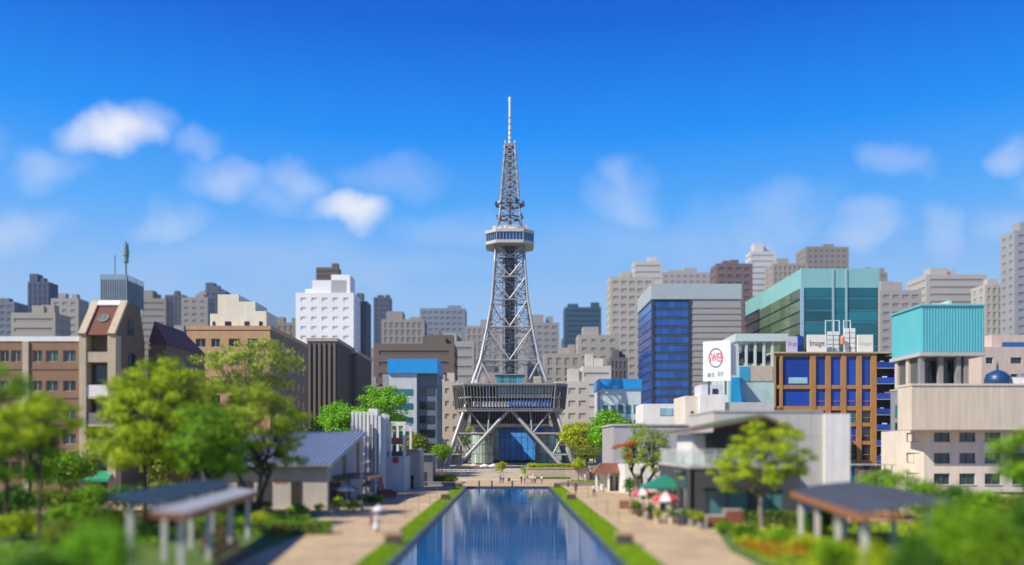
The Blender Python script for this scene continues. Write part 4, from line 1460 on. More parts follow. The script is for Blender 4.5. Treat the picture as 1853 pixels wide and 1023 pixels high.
MB().box(xa + .5, xb - 2.4, Y0 + 2.2, Y0 + dpt - .6, zc, zb - .56).build('recessed_storey', mat('recess_grey', (.10, .105, .11), .5, var=.15), t)
for px_ in (1672, 1706, 1738, 1752):
    x = wx(px_, Y0)
    cubex('roof_column', x - .35, x + .35, Y0 + .5, Y0 + 1.3, zc, zb - .56, M_concd, t)
for px_ in (1620, 1640, 1662):
    yy = xa * FPX / (px_ - VPX)
    cubex('roof_column', xa + .1, xa + .8, yy - .4, yy + .4, zc, zb - .56, BG, t)
for k in range(5):
    cubex('recess_window', wx(1678 + k * 14, Y0), wx(1690 + k * 14, Y0), Y0 + 2.05, Y0 + 2.198, zc + .5, zb - 1.2, M_glassd, t)
# blank beige upper volume and window grid below
xv0, xv1 = wx(1650, 137), wx(1960, 137)
zv0, zv1 = wz(778, 137), wz(698, 137)
MB().box(xv0, xv1, 137, 142, zv0, zv1).build('upper_volume', BG, t)
MB().box(xa + .02, xv1, 142.01, 151.5, zv0, zv1 - .02).build('setback_wall', mat('side_grey', (.24, .265, .275), .6, var=.1, streak=.1), t)
cubex('setback_roof', xa - .1, xv1, 142.02, 151.6, zv1 - .018, zv1 + .2, M_conc, t)
cubex('volume_coping', xv0 - .12, xv1, 136.85, 142.1, zv1 + .002, zv1 + .3, BG2, t)
pane_on('side_window', (xa + .02, 151.5, 0), UYM, UXM, 2.0, 6.5, zv0 + 2.3, zv0 + 4.4, .002, .1, M_glasst, t)
pane_on('side_window', (xa + .02, 151.5, 0), UYM, UXM, 2.0, 6.5, zv0 + .2, zv0 + 1.4, .002, .1, M_glassd, t)
xl0 = wx(1672, Y0)
MB().box(xl0 + .4, wx(1960, Y0), Y0 + .5, Y0 + 17, 0, zv0 - .002).build('core', BG2, t)
rows = [(wz(800, Y0), wz(783, Y0)), (wz(839, Y0), wz(820, Y0)), (wz(877, Y0), wz(857, Y0))]
cl_ = [(wx(a, Y0) - xl0, wx(c, Y0) - xl0) for a, c in ((1690, 1719), (1736, 1765), (1782, 1811), (1832, 1860), (1880, 1908))]
facade(t, (xl0, Y0, 0), UXP, wx(1960, Y0) - xl0, 0, zv0 - .003, cl_, rows, BG2, mat('window_slate', (.035, .06, .065), .08, var=.2, objvar=.4, spec=.7), frame=mat('slate_frame', (.10, .12, .13), .5), depth=.5, sill=BG)
# splayed left wall with its own windows
A, Bp = Vector((wx(1632, 146), 146, 0)), Vector((xl0 - .01, Y0 + .01, 0))
uu = (Bp - A)
ww = uu.length
uu.normalize()
facade(t, A, uu, ww, 0, zv0 - .003, [(1.2, ww - 1.2)], rows, BG2, MATS['window_slate'], frame=MATS['slate_frame'], depth=.4)
MB().prism([(A.x + .3, A.y + .45), (Bp.x, Bp.y + .5), (Bp.x, 152), (A.x + .3, 152)], 0, zv0 - .01).build('splay_core', BG2, t)

for k, (a, d, w, h, m_) in enumerate(((1800, 138.5, 1.6, 1.3, M_conc), (1832, 138.5, 2.2, 1.1, M_white), (1848, 139.5, 1.4, 1.8, M_concd), (1880, 138.5, 2.4, 1.4, M_conc))):
    cubex('air_unit', wx(a, d), wx(a, d) + w, d, d + 1.2, zv1 + .302, zv1 + .302 + h, m_, t)
for k in range(26):
    x = xv0 + .1 + k * (xv1 - xv0) / 26
    cubex('panel_joint', x, x + .04, 136.97, 136.998, zv0 + .1, zv1 - .1, BG, t)
# blue dome on the beige roof terrace
dx, dy = wx(1805, 139.4), 139.4
s_ = thing('roof_dome', 'small dark blue dome on the beige roof beside the turquoise box', 'dome', (dx, dy, zv1 + .302))
MB().lathe([(1.95, 0), (1.9, .7), (1.8, 1.3), (1.2, 1.9), (.5, 2.25), (.05, 2.35)], (dx, dy, zv1 + .302), 18).build('dome', mat('dome_blue', (.012, .055, .16), .4, var=.1), s_, smooth=True)
MB().lathe([(.16, 0), (.2, .5), (.05, 1.4)], (dx, dy, zv1 + 2.6), 8).build('finial', M_glasst, s_)

# pinkish building behind, far right
Y0 = 205.0
PK = mat('pinkish_render', (.60, .48, .40), .8, var=.06, streak=.10)
x0, x1 = wx(1776, Y0), wx(1960, Y0)
zt = wz(628, Y0)
t = thing('pink_building', 'pinkish block with blue roof panel right of the turquoise box', 'building', (x0 + 8, Y0, 0))
MB().box(x0 + .01, x1, Y0 + .5, Y0 + 20, 0, zt).build('core', PK, t)
facade(t, (x0, Y0, 0), UXP, x1 - x0, 0, zt, [(wx(a, Y0) - x0, wx(c, Y0) - x0) for a, c in ((1784, 1797), (1829, 1849), (1870, 1890))], [(wz(658 + 30 * k, Y0), wz(647 + 30 * k, Y0)) for k in range(5)], PK, M_glassd, depth=.5)
cubex('stair_block', wx(1803, Y0), x1 - .1, Y0 + 2, Y0 + 18, zt - .01, wz(606, Y0 + 2), PK, t)
cubex('blue_panel', wx(1822, Y0), wx(1880, Y0), Y0 + 1.7, Y0 + 1.998, wz(634, Y0), wz(618, Y0), mat('navy_panel', (.02, .12, .33), .5, var=.06), t)

# --- mid-rise group between cafe and ochre building
Y0 = 172.0
t = thing('mural_building', 'pale turquoise mural building with open roof colonnade', 'building', (wx(1370, Y0), Y0, 0))
x0, x1 = wx(1318, Y0), wx(1401, Y0)
MINT = mat('mint_wall', (.42, .60, .57), .7, var=.18, scale=.35, streak=.08)
zt = wz(662, Y0)
MB().box(x0, x1, Y0, Y0 + 14, 0, zt).build('wall', MINT, t)
cubex('stone_panel', wx(1358, Y0), x1 - .3, Y0 - .12, Y0 - .002, wz(690, Y0), zt - .1, M_stone, t)
cubex('blue_panel', wx(1338, Y0), wx(1357, Y0), Y0 - .15, Y0 - .002, wz(690, Y0), zt - .2, mat('mid_blue', (.04, .32, .50), .5, var=.1), t)
for px_ in (1336, 1352, 1368, 1384, 1399):
    x = wx(px_, Y0)
    cubex('roof_column', x - .22, x + .22, Y0 + .4, Y0 + .85, zt, wz(618, Y0), mat('pale_mint', (.50, .60, .59), .6, var=.06), t)
    cubex('roof_column', x - .22, x + .22, Y0 + 9.4, Y0 + 9.85, zt, wz(618, Y0), MATS['pale_mint'], t)
cubex('roof_canopy', wx(1331, Y0), wx(1426, Y0), Y0, Y0 + 10.4, wz(617.8, Y0), wz(604, Y0), MATS['pale_mint'], t)
cubex('terrace_room', wx(1356, Y0), wx(1397, Y0), Y0 + 4, Y0 + 9, zt, zt + 3.2, M_interior, t)
for k in range(6):
    cubex('terrace_planter', wx(1338 + k * 10, Y0), wx(1346 + k * 10, Y0), Y0 + .95, Y0 + 1.6, zt, zt + .5, (M_brick_red, M_stone, BEI)[k % 3], t)
MB().prism([(wx(1322, 166), 166), (wx(1345, 166), 166), (wx(1350, 169), 169), (wx(1348, 171.9), 171.9), (wx(1322, 171.9), 171.9)], 12, wz(684, 168), [(wx(1325, 166), 167), (wx(1340, 166), 167), (wx(1345, 169), 169), (wx(1345, 171.9), 171.9), (wx(1325, 171.9), 171.9)]).build('blue_hood', mat('strong_blue', (.01, .27, .50), .5, var=.12), t)

Y0 = 158.0
t = thing('white_block', 'low white block below the white billboard', 'building', (wx(1280, Y0), Y0, 0))
MB().box(wx(1266, Y0), wx(1312, Y0), Y0, Y0 + 12, 0, wz(714, Y0)).build('wall', M_white, t)
MB().box(wx(1242, Y0), wx(1265.8, Y0), Y0 + 1, Y0 + 12, 0, wz(716, Y0)).build('side_block', BG2, t)
MB().box(wx(1312.2, Y0), wx(1400, Y0), Y0 + .5, Y0 + 12, 0, wz(728, Y0)).build('grey_block', mat('light_grey', (.46, .48, .50), .7, var=.06, streak=.10), t)
cubex('vent', wx(1252, Y0), wx(1257, Y0), Y0 + .88, Y0 + .998, wz(752, Y0), wz(744, Y0), M_dark, t)
cubex('vent', wx(1280, Y0), wx(1285, Y0), Y0 - .12, Y0 - .002, wz(770, Y0), wz(762, Y0), M_dark, t)
cubex('white_kiosk', wx(1276, Y0), wx(1316, Y0), Y0 + 3, Y0 + 9, wz(713.8, Y0), wz(694, Y0), mat('pale_lilac', (.58, .58, .66), .6, var=.06), t)
cubex('kiosk_window', wx(1296, Y0), wx(1306, Y0), Y0 + 2.85, Y0 + 2.998, wz(712, Y0), wz(702, Y0), M_glassd, t)
Y0 = 200.0
t = thing('pale_shop', 'low white shop with pale blue window band under the blue glass tower', 'building', (wx(1210, Y0), Y0, 0))
MB().box(wx(1164, Y0), wx(1243, Y0), Y0, Y0 + 12, 0, wz(731, Y0)).build('wall', M_white, t)
for k in range(4):
    cubex('window', wx(1194 + k * 11.5, Y0), wx(1204.5 + k * 11.5, Y0), Y0 - .12, Y0 - .002, wz(752, Y0), wz(739, Y0), mat('pale_blue_glass', (.22, .42, .52), .12, var=.2, objvar=.3, spec=.6), t)

# white billboard
Yb = 150.0
cxb, zb0, zb1 = wx(1298, Yb), wz(690, Yb), wz(618, Yb)
s_ = thing('billboard', 'white rooftop billboard with red emblem in a grey ring', 'billboard', (cxb, Yb, zb0 - 4))
rot = Matrix.Translation((cxb, Yb, 0)) @ Matrix.Rotation(math.radians(-24), 4, 'Z')
R3 = rot.to_3x3()
MB().box(-2.3, 2.3, -.5, .5, zb0, zb1).build('board', mat('board_white', (.86, .87, .90), .4, var=.02), s_, rot)
MB().box(1.9, 2.9, .52, 1.5, zb0 + 1.0, zb1 - .6).build('side_board', M_white, s_, rot)
for x in (-1.4, 1.4):
    MB().box(x - .12, x + .12, -.3, .3, wz(714, 158) - .5, zb0 - .002).build('post', M_dark, s_, rot)
n_ = R3 @ Vector((0, -1, 0))
cz = zb0 + (zb1 - zb0) * .58
ring = MB()
for k in range(24):
    a0, a1 = 2 * math.pi * k / 24, 2 * math.pi * (k + 1) / 24
    P = [(r * math.cos(a) * .82, 0, r * math.sin(a) * 1.15) for r, a in ((1.25, a0), (1.48, a0), (1.48, a1), (1.25, a1))]
    ring.extrude(P, (0, -.04, 0))
ring.build('emblem_ring', mat('ring_grey', (.20, .21, .30), .5), s_, rot @ Matrix.Translation((-.15, -.502, cz)))
text_on('lettering', 'SWEB', rot @ Vector((-.15, -.55, cz)), n_, 1.4, mat('sign_red', (.80, .07, .09), .5), s_, wfit=2.35, hfit=1.5)
text_on('lettering', '株式', rot @ Vector((-.95, -.53, zb0 + .95)), n_, 1.0, mat('sign_green', (.01, .35, .20), .5), s_, wfit=1.25, hfit=.85)
text_on('lettering', '会社', rot @ Vector((.65, -.53, zb0 + 1.15)), n_, 1.0, mat('sign_greygreen', (.22, .34, .30), .5), s_, wfit=1.1, hfit=.95)

# --- street and glass pavilion seen under the tower arch
Y0 = 318.0
t = thing('glass_pavilion', 'low blue glass pavilion seen through the tower arch', 'pavilion', (wx(945, Y0), Y0, TZ))
zt = wz(772, Y0)
BGL = mat('pavilion_blue', (.10, .40, .95), .3, var=.25, scale=.15, objvar=.3, spec=.4)
MB().box(wx(872, Y0), wx(1016, Y0), Y0 + .4, Y0 + 8, TZ, zt).build('core', mat('pavilion_core', (.03, .07, .14), .5, var=.2), t)
for k in range(14):
    for r_ in range(3):
        a = wx(872 + k * 144 / 14, Y0)
        c = wx(872 + (k + 1) * 144 / 14, Y0)
        z0 = TZ + .9 + r_ * (zt - TZ - .9) / 3
        cubex('glass_panel', a + .08, c - .08, Y0, Y0 + .398, z0 + .06, z0 + (zt - TZ - .9) / 3 - .06, BGL if 2 < k < 11 else mat('pavilion_mint', (.38, .50, .47), .12, var=.2, objvar=.3, spec=.7), t)
cubex('roof', wx(868, Y0), wx(1020, Y0), Y0 - 1.2, Y0 + 8.4, zt + .002, zt + .7, M_conc, t)
for k in range(15):
    a = wx(872 + k * 144 / 14, Y0)
    cubex('post', a - .12, a + .12, Y0 - .1, Y0 + .3, TZ, TZ + .9, M_dark, t)
for side, pxa, pxb, lab in ((-1, 853, 893, 'curved pale green glass lobby under the left tower legs'), (1, 968, 1006, 'curved pale green glass lobby under the right tower legs')):
    Y = 292.0
    s_ = thing('glass_lobby', lab, 'lobby', (wx((pxa + pxb) / 2, Y), Y, TZ))
    cxp, rad = wx((pxa + pxb) / 2, Y), (wx(pxb, Y) - wx(pxa, Y)) / 2
    MB().lathe([(rad - .25, 0), (rad - .25, 10.0)], (cxp, Y, TZ), 24).build('core', mat('lobby_core', (.14, .19, .18), .3, var=.2, spec=.6), s_, smooth=True)
    for k in range(24):
        a0, a1 = 2 * math.pi * k / 24 + .02, 2 * math.pi * (k + 1) / 24 - .02
        for r_ in range(3):
            P = [(cxp + rad * math.cos(a), Y + rad * math.sin(a)) for a in (a0, a1)] + [(cxp + (rad - .2) * math.cos(a), Y + (rad - .2) * math.sin(a)) for a in (a1, a0)]
            MB().prism(P, TZ + .5 + r_ * 3.1, TZ + 3.4 + r_ * 3.1).build('glass_panel', MATS['pavilion_mint'], s_)
    MB().lathe([(rad + .3, 0), (rad + .3, .6)], (cxp, Y, TZ + 10.002), 24).build('rim', M_conc, s_)

# ------------------------------------------------------------------ left side of the park
# restaurant with the big mono-pitch standing-seam roof
RW = mat('restaurant_wall', (.46, .43, .38), .8, var=.08, scale=.6, streak=.06)
RROOF = mat('zinc_roof', (.36, .39, .46), .35, metal=.45, var=.08, scale=.4, streak=.03)
ry0, ry1, rxl, rxr = 104.0, 130.0, -37.0, -20.8
re_, rt_ = 4.9, 9.1
rslope = (rt_ - re_) / (ry1 - ry0)
t = thing('restaurant', 'long restaurant with sloping grey metal roof left of the pool', 'building', ((rxl + rxr) / 2, ry0, 0))
MB().extrude([(rxl + .6, y, z) for y, z in ((ry0 + 1, 0), (ry0 + 1, re_ - .1), (ry1 - .8, re_ + rslope * (ry1 - ry0 - .8) - .25), (ry1 - .8, 0))], (rxr - .7 - rxl - .6, 0, 0)).build('wall', RW, t)
rz = lambda y: re_ + rslope * (y - ry0)
MB().extrude([(rxl, ry0, re_), (rxl, ry1, rt_), (rxl, ry1, rt_ + .3), (rxl, ry0, re_ + .3)], (rxr - rxl, 0, 0)).build('roof', RROOF, t)
for k in range(28):
    x = rxl + .2 + (rxr - rxl - .4) * k / 27
    MB().extrude([(x - .05, ry0 - .02, re_ + .302), (x - .05, ry1, rt_ + .302), (x - .05, ry1, rt_ + .42), (x - .05, ry0 - .02, re_ + .42)], (.1, 0, 0)).build('roof_seam', RROOF, t)
for k in range(9):
    y = ry0 + 2.2 + k * 2.6
    cubex('gable_panel', rxr - .69, rxr - .58, y, y + 2.45, 3.3, rz(y) - .35, RW if k % 4 != 3 else mat('brown_slats', (.22, .13, .08), .7, var=.1), t)
fy_ = ry0 + 1
for (a, c, m_) in ((-36, -33.5, M_glassd), (-32.2, -30.4, M_interior), (-29.6, -28.2, M_interior), (-25.8, -24.6, M_interior)):
    cubex('front_window', a, c, fy_ - .12, fy_ - .002, .4, 3.1, m_, t)
for k in range(7):
    a = rxr - .695
    y = ry0 + 2.0 + k * 2.0
    f = MB().box(a, a + .1, y, y + 1.9, .25, 3.1).build('glass_door', M_dark, t)
    MB().box(a + .102, a + .13, y + .15, y + 1.75, .4, 2.95).build('pane', M_glassd, f)
text_on('lettering', 'Riverside', (-27.05, fy_ - .02, 3.1), (0, -1, 0), .8, mat('sign_orange', (.72, .27, .10), .5), t, wfit=1.5, hfit=.62, shear=.3)
# black canopy with timber edge over the restaurant doors
cub = MB().extrude([(rxr - .5, ry0 + 2.5, 3.45), (rxr + 3.6, ry0 + 4.5, 3.25), (rxr + 3.6, ry0 + 17, 3.25), (rxr - .5, ry0 + 17, 3.45)], (0, 0, .25))
cub.build('door_canopy', mat('black_canopy', (.035, .035, .04), .6, var=.15), t)
MB().box(rxr + 3.602, rxr + 3.75, ry0 + 4.4, ry0 + 17.1, 3.15, 3.52).build('canopy_edge', mat('timber_edge', (.42, .22, .11), .6, var=.2), t)
for y in (ry0 + 5, ry0 + 11, ry0 + 16.6):
    beam('canopy_post', (rxr + 3.3, y, 0), (rxr + 3.3, y, 3.24), .07, M_dark, t)

# white slatted stair tower
Y0 = 138.0
t = thing('slat_tower', 'white stair tower of tall vertical slats behind the restaurant', 'tower', (wx(660, Y0), Y0, 0))
xa, xb = wx(634, Y0), wx(690, Y0)
zt = wz(745, Y0)
MB().box(xa + .2, xb - .1, Y0 + .7, Y0 + 6, 0, zt - .6).build('core', mat('slat_core', (.30, .31, .31), .7, var=.1), t)
for k in range(8):
    x = xa + (xb - xa) * (k + .5) / 8
    cubex('slat', x - .2, x + .2, Y0, Y0 + .6, 0, zt - (0 if k < 6 else .7), M_white, t)
for k in range(6):
    y = Y0 + 1 + k * .95
    cubex('slat', xb - .08, xb + .4, y, y + .35, 0, zt - .3, M_white, t)
cubex('cap', wx(664, Y0), wx(680, Y0), Y0 + 1.5, Y0 + 4.5, zt - .59, zt + .5, M_white, t)
beam('pipe', (wx(672, Y0), Y0 - .4, 0), (wx(672, Y0), Y0 - .4, zt - 2), .14, M_fin, t)
beam('pipe', (wx(676, Y0), Y0 - .4, 0), (wx(676, Y0), Y0 - .4, zt - 2.6), .1, M_dark, t)

# open-frame terrace pavilion next to it
Y0 = 141.0
t = thing('frame_pavilion', 'pale walled kiosk with open white roof frame and red dot', 'pavilion', (wx(712, Y0), Y0, 0))
xa, xb = wx(692, Y0), wx(732, Y0)
zw, zt = wz(826, Y0), wz(768, Y0)
MB().box(xa, xb, Y0, Y0 + 10, 0, zw).build('wall', mat('grey_white_wall', (.56, .56, .55), .75, var=.07, streak=.06), t)
for px_ in (693, 706, 731):
    for yy in (Y0 + .1, Y0 + 9.4):
        cubex('frame_post', wx(px_, Y0) - .18, wx(px_, Y0) + .18, yy, yy + .36, zw, zt - .002, M_white, t)
cubex('frame_beam', xa - .1, xb + .2, Y0 + .08, Y0 + .5, zt, zt + .4, M_white, t)
cubex('frame_beam', xa - .1, xb + .2, Y0 + 9.38, Y0 + 9.8, zt, zt + .4, M_white, t)
cubex('frame_beam', xb - .2, xb + .2, Y0 + .51, Y0 + 9.37, zt, zt + .4, M_white, t)
cubex('red_awning', xa + .4, xb - .5, Y0 + 3.4, Y0 + 8, zw + 1.9, zw + 3.0, mat('awning_brick', (.42, .12, .07), .7, var=.2), t)
cubex('terrace_hedge_box', xa + .3, xb - .4, Y0 + 1.4, Y0 + 2.4, zw + .002, zw + .8, M_dark, t)
MB().lathe([(.02, 0), (.55, 0), (.55, .1), (.02, .1)], seg=18).build('red_dot', mat('sign_red2', (.62, .03, .05), .5), t, Matrix.Translation((wx(716, Y0), Y0 - .002, wz(833, Y0))) @ Matrix.Rotation(math.pi / 2, 4, 'X'))
# low grey sheds beyond
for (a, c, yt, Y, lab) in ((734, 760, 816, 150, 'low grey shed right of the open frame kiosk'), (757, 783, 824, 168, 'small dark shed beside the clipped trees')):
    s_ = thing('shed', lab, 'shed', (wx((a + c) / 2, Y), Y, 0))
    m_ = mat('shed_wall_%d' % a, (.45, .40, .33) if a < 750 else (.16, .17, .20), .8, var=.1)
    MB().box(wx(a, Y), wx(c, Y), Y, Y + 7, 0, wz(yt, Y)).build('wall', m_, s_)
    cubex('roof', wx(a, Y) - .4, wx(c, Y) + .4, Y - .7, Y + 7.3, wz(yt, Y) + .002, wz(yt, Y) + .3, mat('shed_roof', (.22, .23, .26), .6, var=.1), s_)
    cubex('door', wx(a + 8, Y), wx(a + 15, Y), Y - .08, Y - .002, 0, 2.3, M_interior, s_)


def shelter(label, xn, yn, xf, yf, width, zr_, dark, benches, lab_b, side):
    """roofed walkway: two roof slabs meeting at a valley, timber fascia, posts; runs from (xn,yn) to (xf,yf)"""
    a, c = Vector((xn, yn, 0)), Vector((xf, yf, 0))
    L = (c - a).length
    ang = math.atan2(c.y - a.y, c.x - a.x)
    Mx = Matrix.Translation(a) @ Matrix.Rotation(ang, 4, 'Z')
    s = thing('shelter', label, 'shelter', (xn, yn, 0))
    pale = mat('shelter_roof_pale', (.50, .52, .55), .45, metal=.2, var=.1, scale=.5, streak=.04)
    navy = mat('shelter_roof_navy', (.055, .10, .16), .45, metal=.2, var=.2, scale=.7)
    slate = mat('shelter_roof_slate', (.10, .115, .15), .5, metal=.1, var=.12, scale=.5)
    w1 = width * .45
    inner, outer = (0, 1) if side < 0 else (0, -1)
    sg = 1 if side < 0 else -1
    # local x along the run, local y away from the pool = sg
    for (y0, y1, z0, z1, m_) in ((0, w1 * sg, zr_, zr_ + (.25 if not dark else .5), pale if not dark else slate), (w1 * sg + .06 * sg, width * sg, zr_ + (.55 if not dark else .52), zr_ + (.95 if not dark else .8), navy if not dark else slate)):
        P = [(-.6, y0, z0), (L + .6, y0, z0), (L + .6, y1, z1), (-.6, y1, z1)]
        MB().extrude(P, (0, 0, .14)).build('roof_slab', m_, s, Mx)
        n = int(L / .62)
        for k in range(n + 1):
            x = -.5 + k * (L + 1.0) / n
            MB().extrude([(x, y0, z0 + .142), (x, y1, z1 + .142), (x, y1, z1 + .19), (x, y0, z0 + .19)], (.05, 0, 0)).build('roof_batten', m_, s, Mx)
    fm = mat('fascia_wood', (.34, .135, .05), .6, var=.2, scale=2)
    MB().box(-.62, L + .62, -.07 if sg > 0 else .002, -.002 if sg > 0 else .07, zr_ - .3, zr_ + .13).build('fascia', fm, s, Mx)
    for xx in (-.69, L + .602):
        MB().extrude([(xx, 0, zr_ - .25), (xx, w1 * sg, zr_ - .05), (xx, w1 * sg, zr_ + .2), (xx, 0, zr_ + .12)], (.08, 0, 0)).build('fascia', fm, s, Mx)
    n = 4
    pm = mat('shelter_post', (.58, .56, .52), .6, var=.08, streak=.06)
    for k in range(n):
        x = .6 + k * (L - 1.2) / (n - 1)
        for yy in (.55 * sg, (width - .9) * sg):
            MB().box(x - .17, x + .17, yy - .17, yy + .17, .02, zr_ + (.02 if abs(yy) < 1 else .45)).build('post', pm, s, Mx)
            if abs(yy) < 1:
                MB().box(x - .12, x + .12, min(yy, (width - .9) * sg) + .17, max(yy, (width - .9) * sg) - .17, zr_ - .3, zr_ - .02).build('rafter', fm, s, Mx)
    for (x0, x1, yb, lb) in benches:
        bt = thing('bench', lb, 'bench', tuple(Mx @ Vector(((x0 + x1) / 2, yb * sg, .02))))
        wm = mat('bench_wood', (.40, .16, .065), .6, var=.25, scale=2.5)
        for j in range(4):
            y = (yb + j * .17) * sg
            MB().box(x0, x1, y - .07, y + .07, .42, .5).build('seat_slat', wm, bt, Mx)
        for j in range(3):
            z = .62 + j * .2
            y = (yb + .68) * sg
            MB().box(x0, x1, y - .04, y + .04, z, z + .15).build('back_slat', wm, bt, Mx)
        for x in np.linspace(x0 + .3, x1 - .3, 4):
            y = (yb + .3) * sg
            MB().box(x - .06, x + .06, y - .3, y + .45, .02, .418).build('leg', M_dark, bt, Mx)
            MB().box(x - .05, x + .05, y + .42 if sg > 0 else y - .47, y + .47 if sg > 0 else y - .42, .1, 1.15).build('back_post', M_dark, bt, Mx)
    return s


shelter('pale roofed shelter walk on posts left of the pool', -17.9, 49.5, -20.4, 71.5, 4.2, 3.6, False,
        [(2, 10, -1.5, 'long red brown bench under the left shelter, nearer one'), (11, 19.5, 1.1, 'long red brown bench under the left shelter, farther one')], None, -1)
shelter('slate roofed shelter walk with timber edge right of the pool', 19.3, 49.0, 22.8, 71.0, 4.8, 3.6, True, [(6, 13, 1.4, 'red brown bench under the right slate shelter')], None, 1)

# ------------------------------------------------------------------ right side of the park
Y0 = 143.0
t = thing('tiled_pavilion', 'small pavilion with brown hipped roof right of the pool end', 'pavilion', (wx(1102, Y0), Y0, 0))
xa, xb = wx(1076, Y0), wx(1131, Y0)
ze, zr2 = wz(856, Y0), wz(839, Y0)
bro = mat('brown_tiles', (.25, .10, .055), .7, var=.2, scale=1.5)
MB().prism([(xa - .3, Y0 - .8), (xb + .3, Y0 - .8), (xb + .3, Y0 + 7), (xa - .3, Y0 + 7)], ze, zr2, [(xa + 1.2, Y0 + 2.6), (xb - .4, Y0 + 2.6), (xb - .4, Y0 + 3.6), (xa + 1.2, Y0 + 3.6)]).build('roof', bro, t)
for k in range(12):
    f_ = (k + .5) / 12
    xl, xt = xa - .3 + (xb - xa + .6) * f_, xa + 1.2 + (xb - xa - 1.6) * f_
    beam('roof_rib', (xl, Y0 - .82, ze + .04), (xt, Y0 + 2.6, zr2 + .03), .05, bro, t)
for px_ in (1079, 1101, 1128):
    cubex('column', wx(px_, Y0) - .16, wx(px_, Y0) + .16, Y0 - .3, Y0 + .02, 0, ze - .002, M_white, t)
MB().box(xa + 1.6, xb - .1, Y0 + 2.4, Y0 + 6.6, 0, ze - .003).build('wall', M_white, t)
for px_ in (1104, 1114, 1121):
    cubex('door', wx(px_, Y0 + 2.4), wx(px_ + 5, Y0 + 2.4), Y0 + 2.28, Y0 + 2.398, 0, 2.3, mat('door_brown', (.20, .10, .07), .6, var=.1) if px_ == 1114 else M_glassd, t)

# white gallery and grey hall behind the cafe
t = thing('gallery', 'white gallery wall with tall grey hall above, behind the orange leafed tree', 'building', (wx(1165, 136), 136, 0))
MB().box(wx(1131, 136), wx(1197, 136), 136, 148, 0, wz(842, 136)).build('white_wall', M_white, t)
cubex('door_frame', wx(1144, 136), wx(1158, 136), 135.85, 135.998, 0, wz(857, 136), mat('frame_grey', (.40, .40, .40), .6), t)
cubex('doorway', wx(1146, 136), wx(1156, 136), 135.78, 135.849, 0, wz(859, 136), mat('doorway_grey', (.28, .28, .29), .7, var=.1), t)
cubex('door_window', wx(1152, 136), wx(1158, 136), 135.7, 135.779, wz(867, 136), wz(861, 136), M_glassd, t)
HALL = mat('hall_grey', (.36, .36, .37), .8, var=.07, streak=.07)
MB().box(wx(1108, 150), wx(1262, 150), 148.1, 166, 0, wz(771, 150)).build('hall_wall', HALL, t)
for (px_, py_) in ((1200, 793), (1194, 824), (1140, 800)):
    cubex('hall_vent', wx(px_, 148.1), wx(px_ + 5, 148.1), 148.0, 148.098, wz(py_ + 5, 148.1), wz(py_, 148.1), M_dark, t)
cubex('hall_coping', wx(1108, 150) - .2, wx(1262, 150) + .2, 147.9, 166.2, wz(771, 150) + .002, wz(771, 150) + .3, M_conc, t)

# charcoal cafe with roof terrace
CH = mat('charcoal_wall', (.062, .064, .068), .7, var=.12, scale=.6, streak=.06)
cx0, cx1, cy0, cy1, cz1 = 17.3, 27.5, 84.0, 101.0, 5.25
t = thing('cafe', 'charcoal cafe with glass railed roof terrace right of the pool', 'building', ((cx0 + cx1) / 2, cy0, 0))
MB().box(cx0 + .35, cx1, cy0 + .35, cy1, 0, cz1).build('core', M_interior, t)
facade(t, (cx0, cy1, 0), UYM, cy1 - cy0, 0, cz1, [(1.2, 3.6), (5.0, 10.2), (11.2, 14.8)], [(.1, 3.0)], CH, M_glassd, frame=M_dark, depth=.34)
facade(t, (cx0 + .001, cy0, 0), UXP, cx1 - cx0, 0, cz1, [(1.5, 5.6), (6.6, 8.8)], [(.5, 3.2)], CH, mat('cafe_glass', (.10, .25, .28), .1, var=.3, spec=.7), frame=M_dark, depth=.34)
cubex('terrace_edge', cx0 - .15, cx1 + .1, cy0 - .15, cy1 + .1, cz1 + .002, cz1 + .28, M_conc, t)
cubex('window_canopy', cx0 + 1.0, cx0 + 6.4, cy0 - 1.2, cy0 - .002, 3.45, 3.6, M_dark, t)
pane_on('menu_board', (cx0, cy1, 0), UYM, UXM, 11.0, 15.2, 3.3, 4.7, .002, .1, mat('board_green', (.03, .10, .085), .5, var=.1), t)
text_on('lettering', 'CAFE', (cx0 - .12, cy1 - 13.1, 4.25), (-1, 0, 0), .5, mat('letter_gold', (.60, .48, .16), .5), t, wfit=2.6, hfit=.42)
pane_on('sign_lamp', (cx0, cy1, 0), UYM, UXM, 11.0, 15.2, 4.75, 5.0, .1, .5, M_glasst, t)
gl = mat('rail_glass', (.50, .62, .60), .08, var=.1, objvar=.2, spec=.7)
gl.node_tree.nodes['Principled BSDF'].inputs['Alpha'].default_value = .38
zrl = cz1 + .29
for k in range(12):
    y = cy0 + .1 + k * (cy1 - cy0 - .2) / 12
    cubex('rail_glass', cx0 + .02, cx0 + .06, y + .06, y + (cy1 - cy0) / 12 - .08, zrl, zrl + 1.25, gl, t)
    cubex('rail_post', cx0, cx0 + .09, y - .03, y + .03, zrl, zrl + 1.42, M_white, t)
for k in range(9):
    x = cx0 + .12 + k * (cx1 - cx0 - .2) / 9
    cubex('rail_glass', x + .06, x + (cx1 - cx0) / 9 - .08, cy0 + .02, cy0 + .06, zrl, zrl + 1.25, gl, t)
    cubex('rail_post', x - .03, x + .03, cy0 + .0, cy0 + .09, zrl, zrl + 1.42, M_white, t)
cubex('rail_top', cx0 - .03, cx0 + .11, cy0 - .03, cy1, zrl + 1.422, zrl + 1.5, M_white, t)
cubex('rail_top', cx0 + .112, cx1, cy0 - .03, cy0 + .11, zrl + 1.422, zrl + 1.5, M_white, t)
MB().box(20.6, 27.4, 89.5, 100.8, cz1 + .29, 8.8).build('upper_room', M_interior, t)
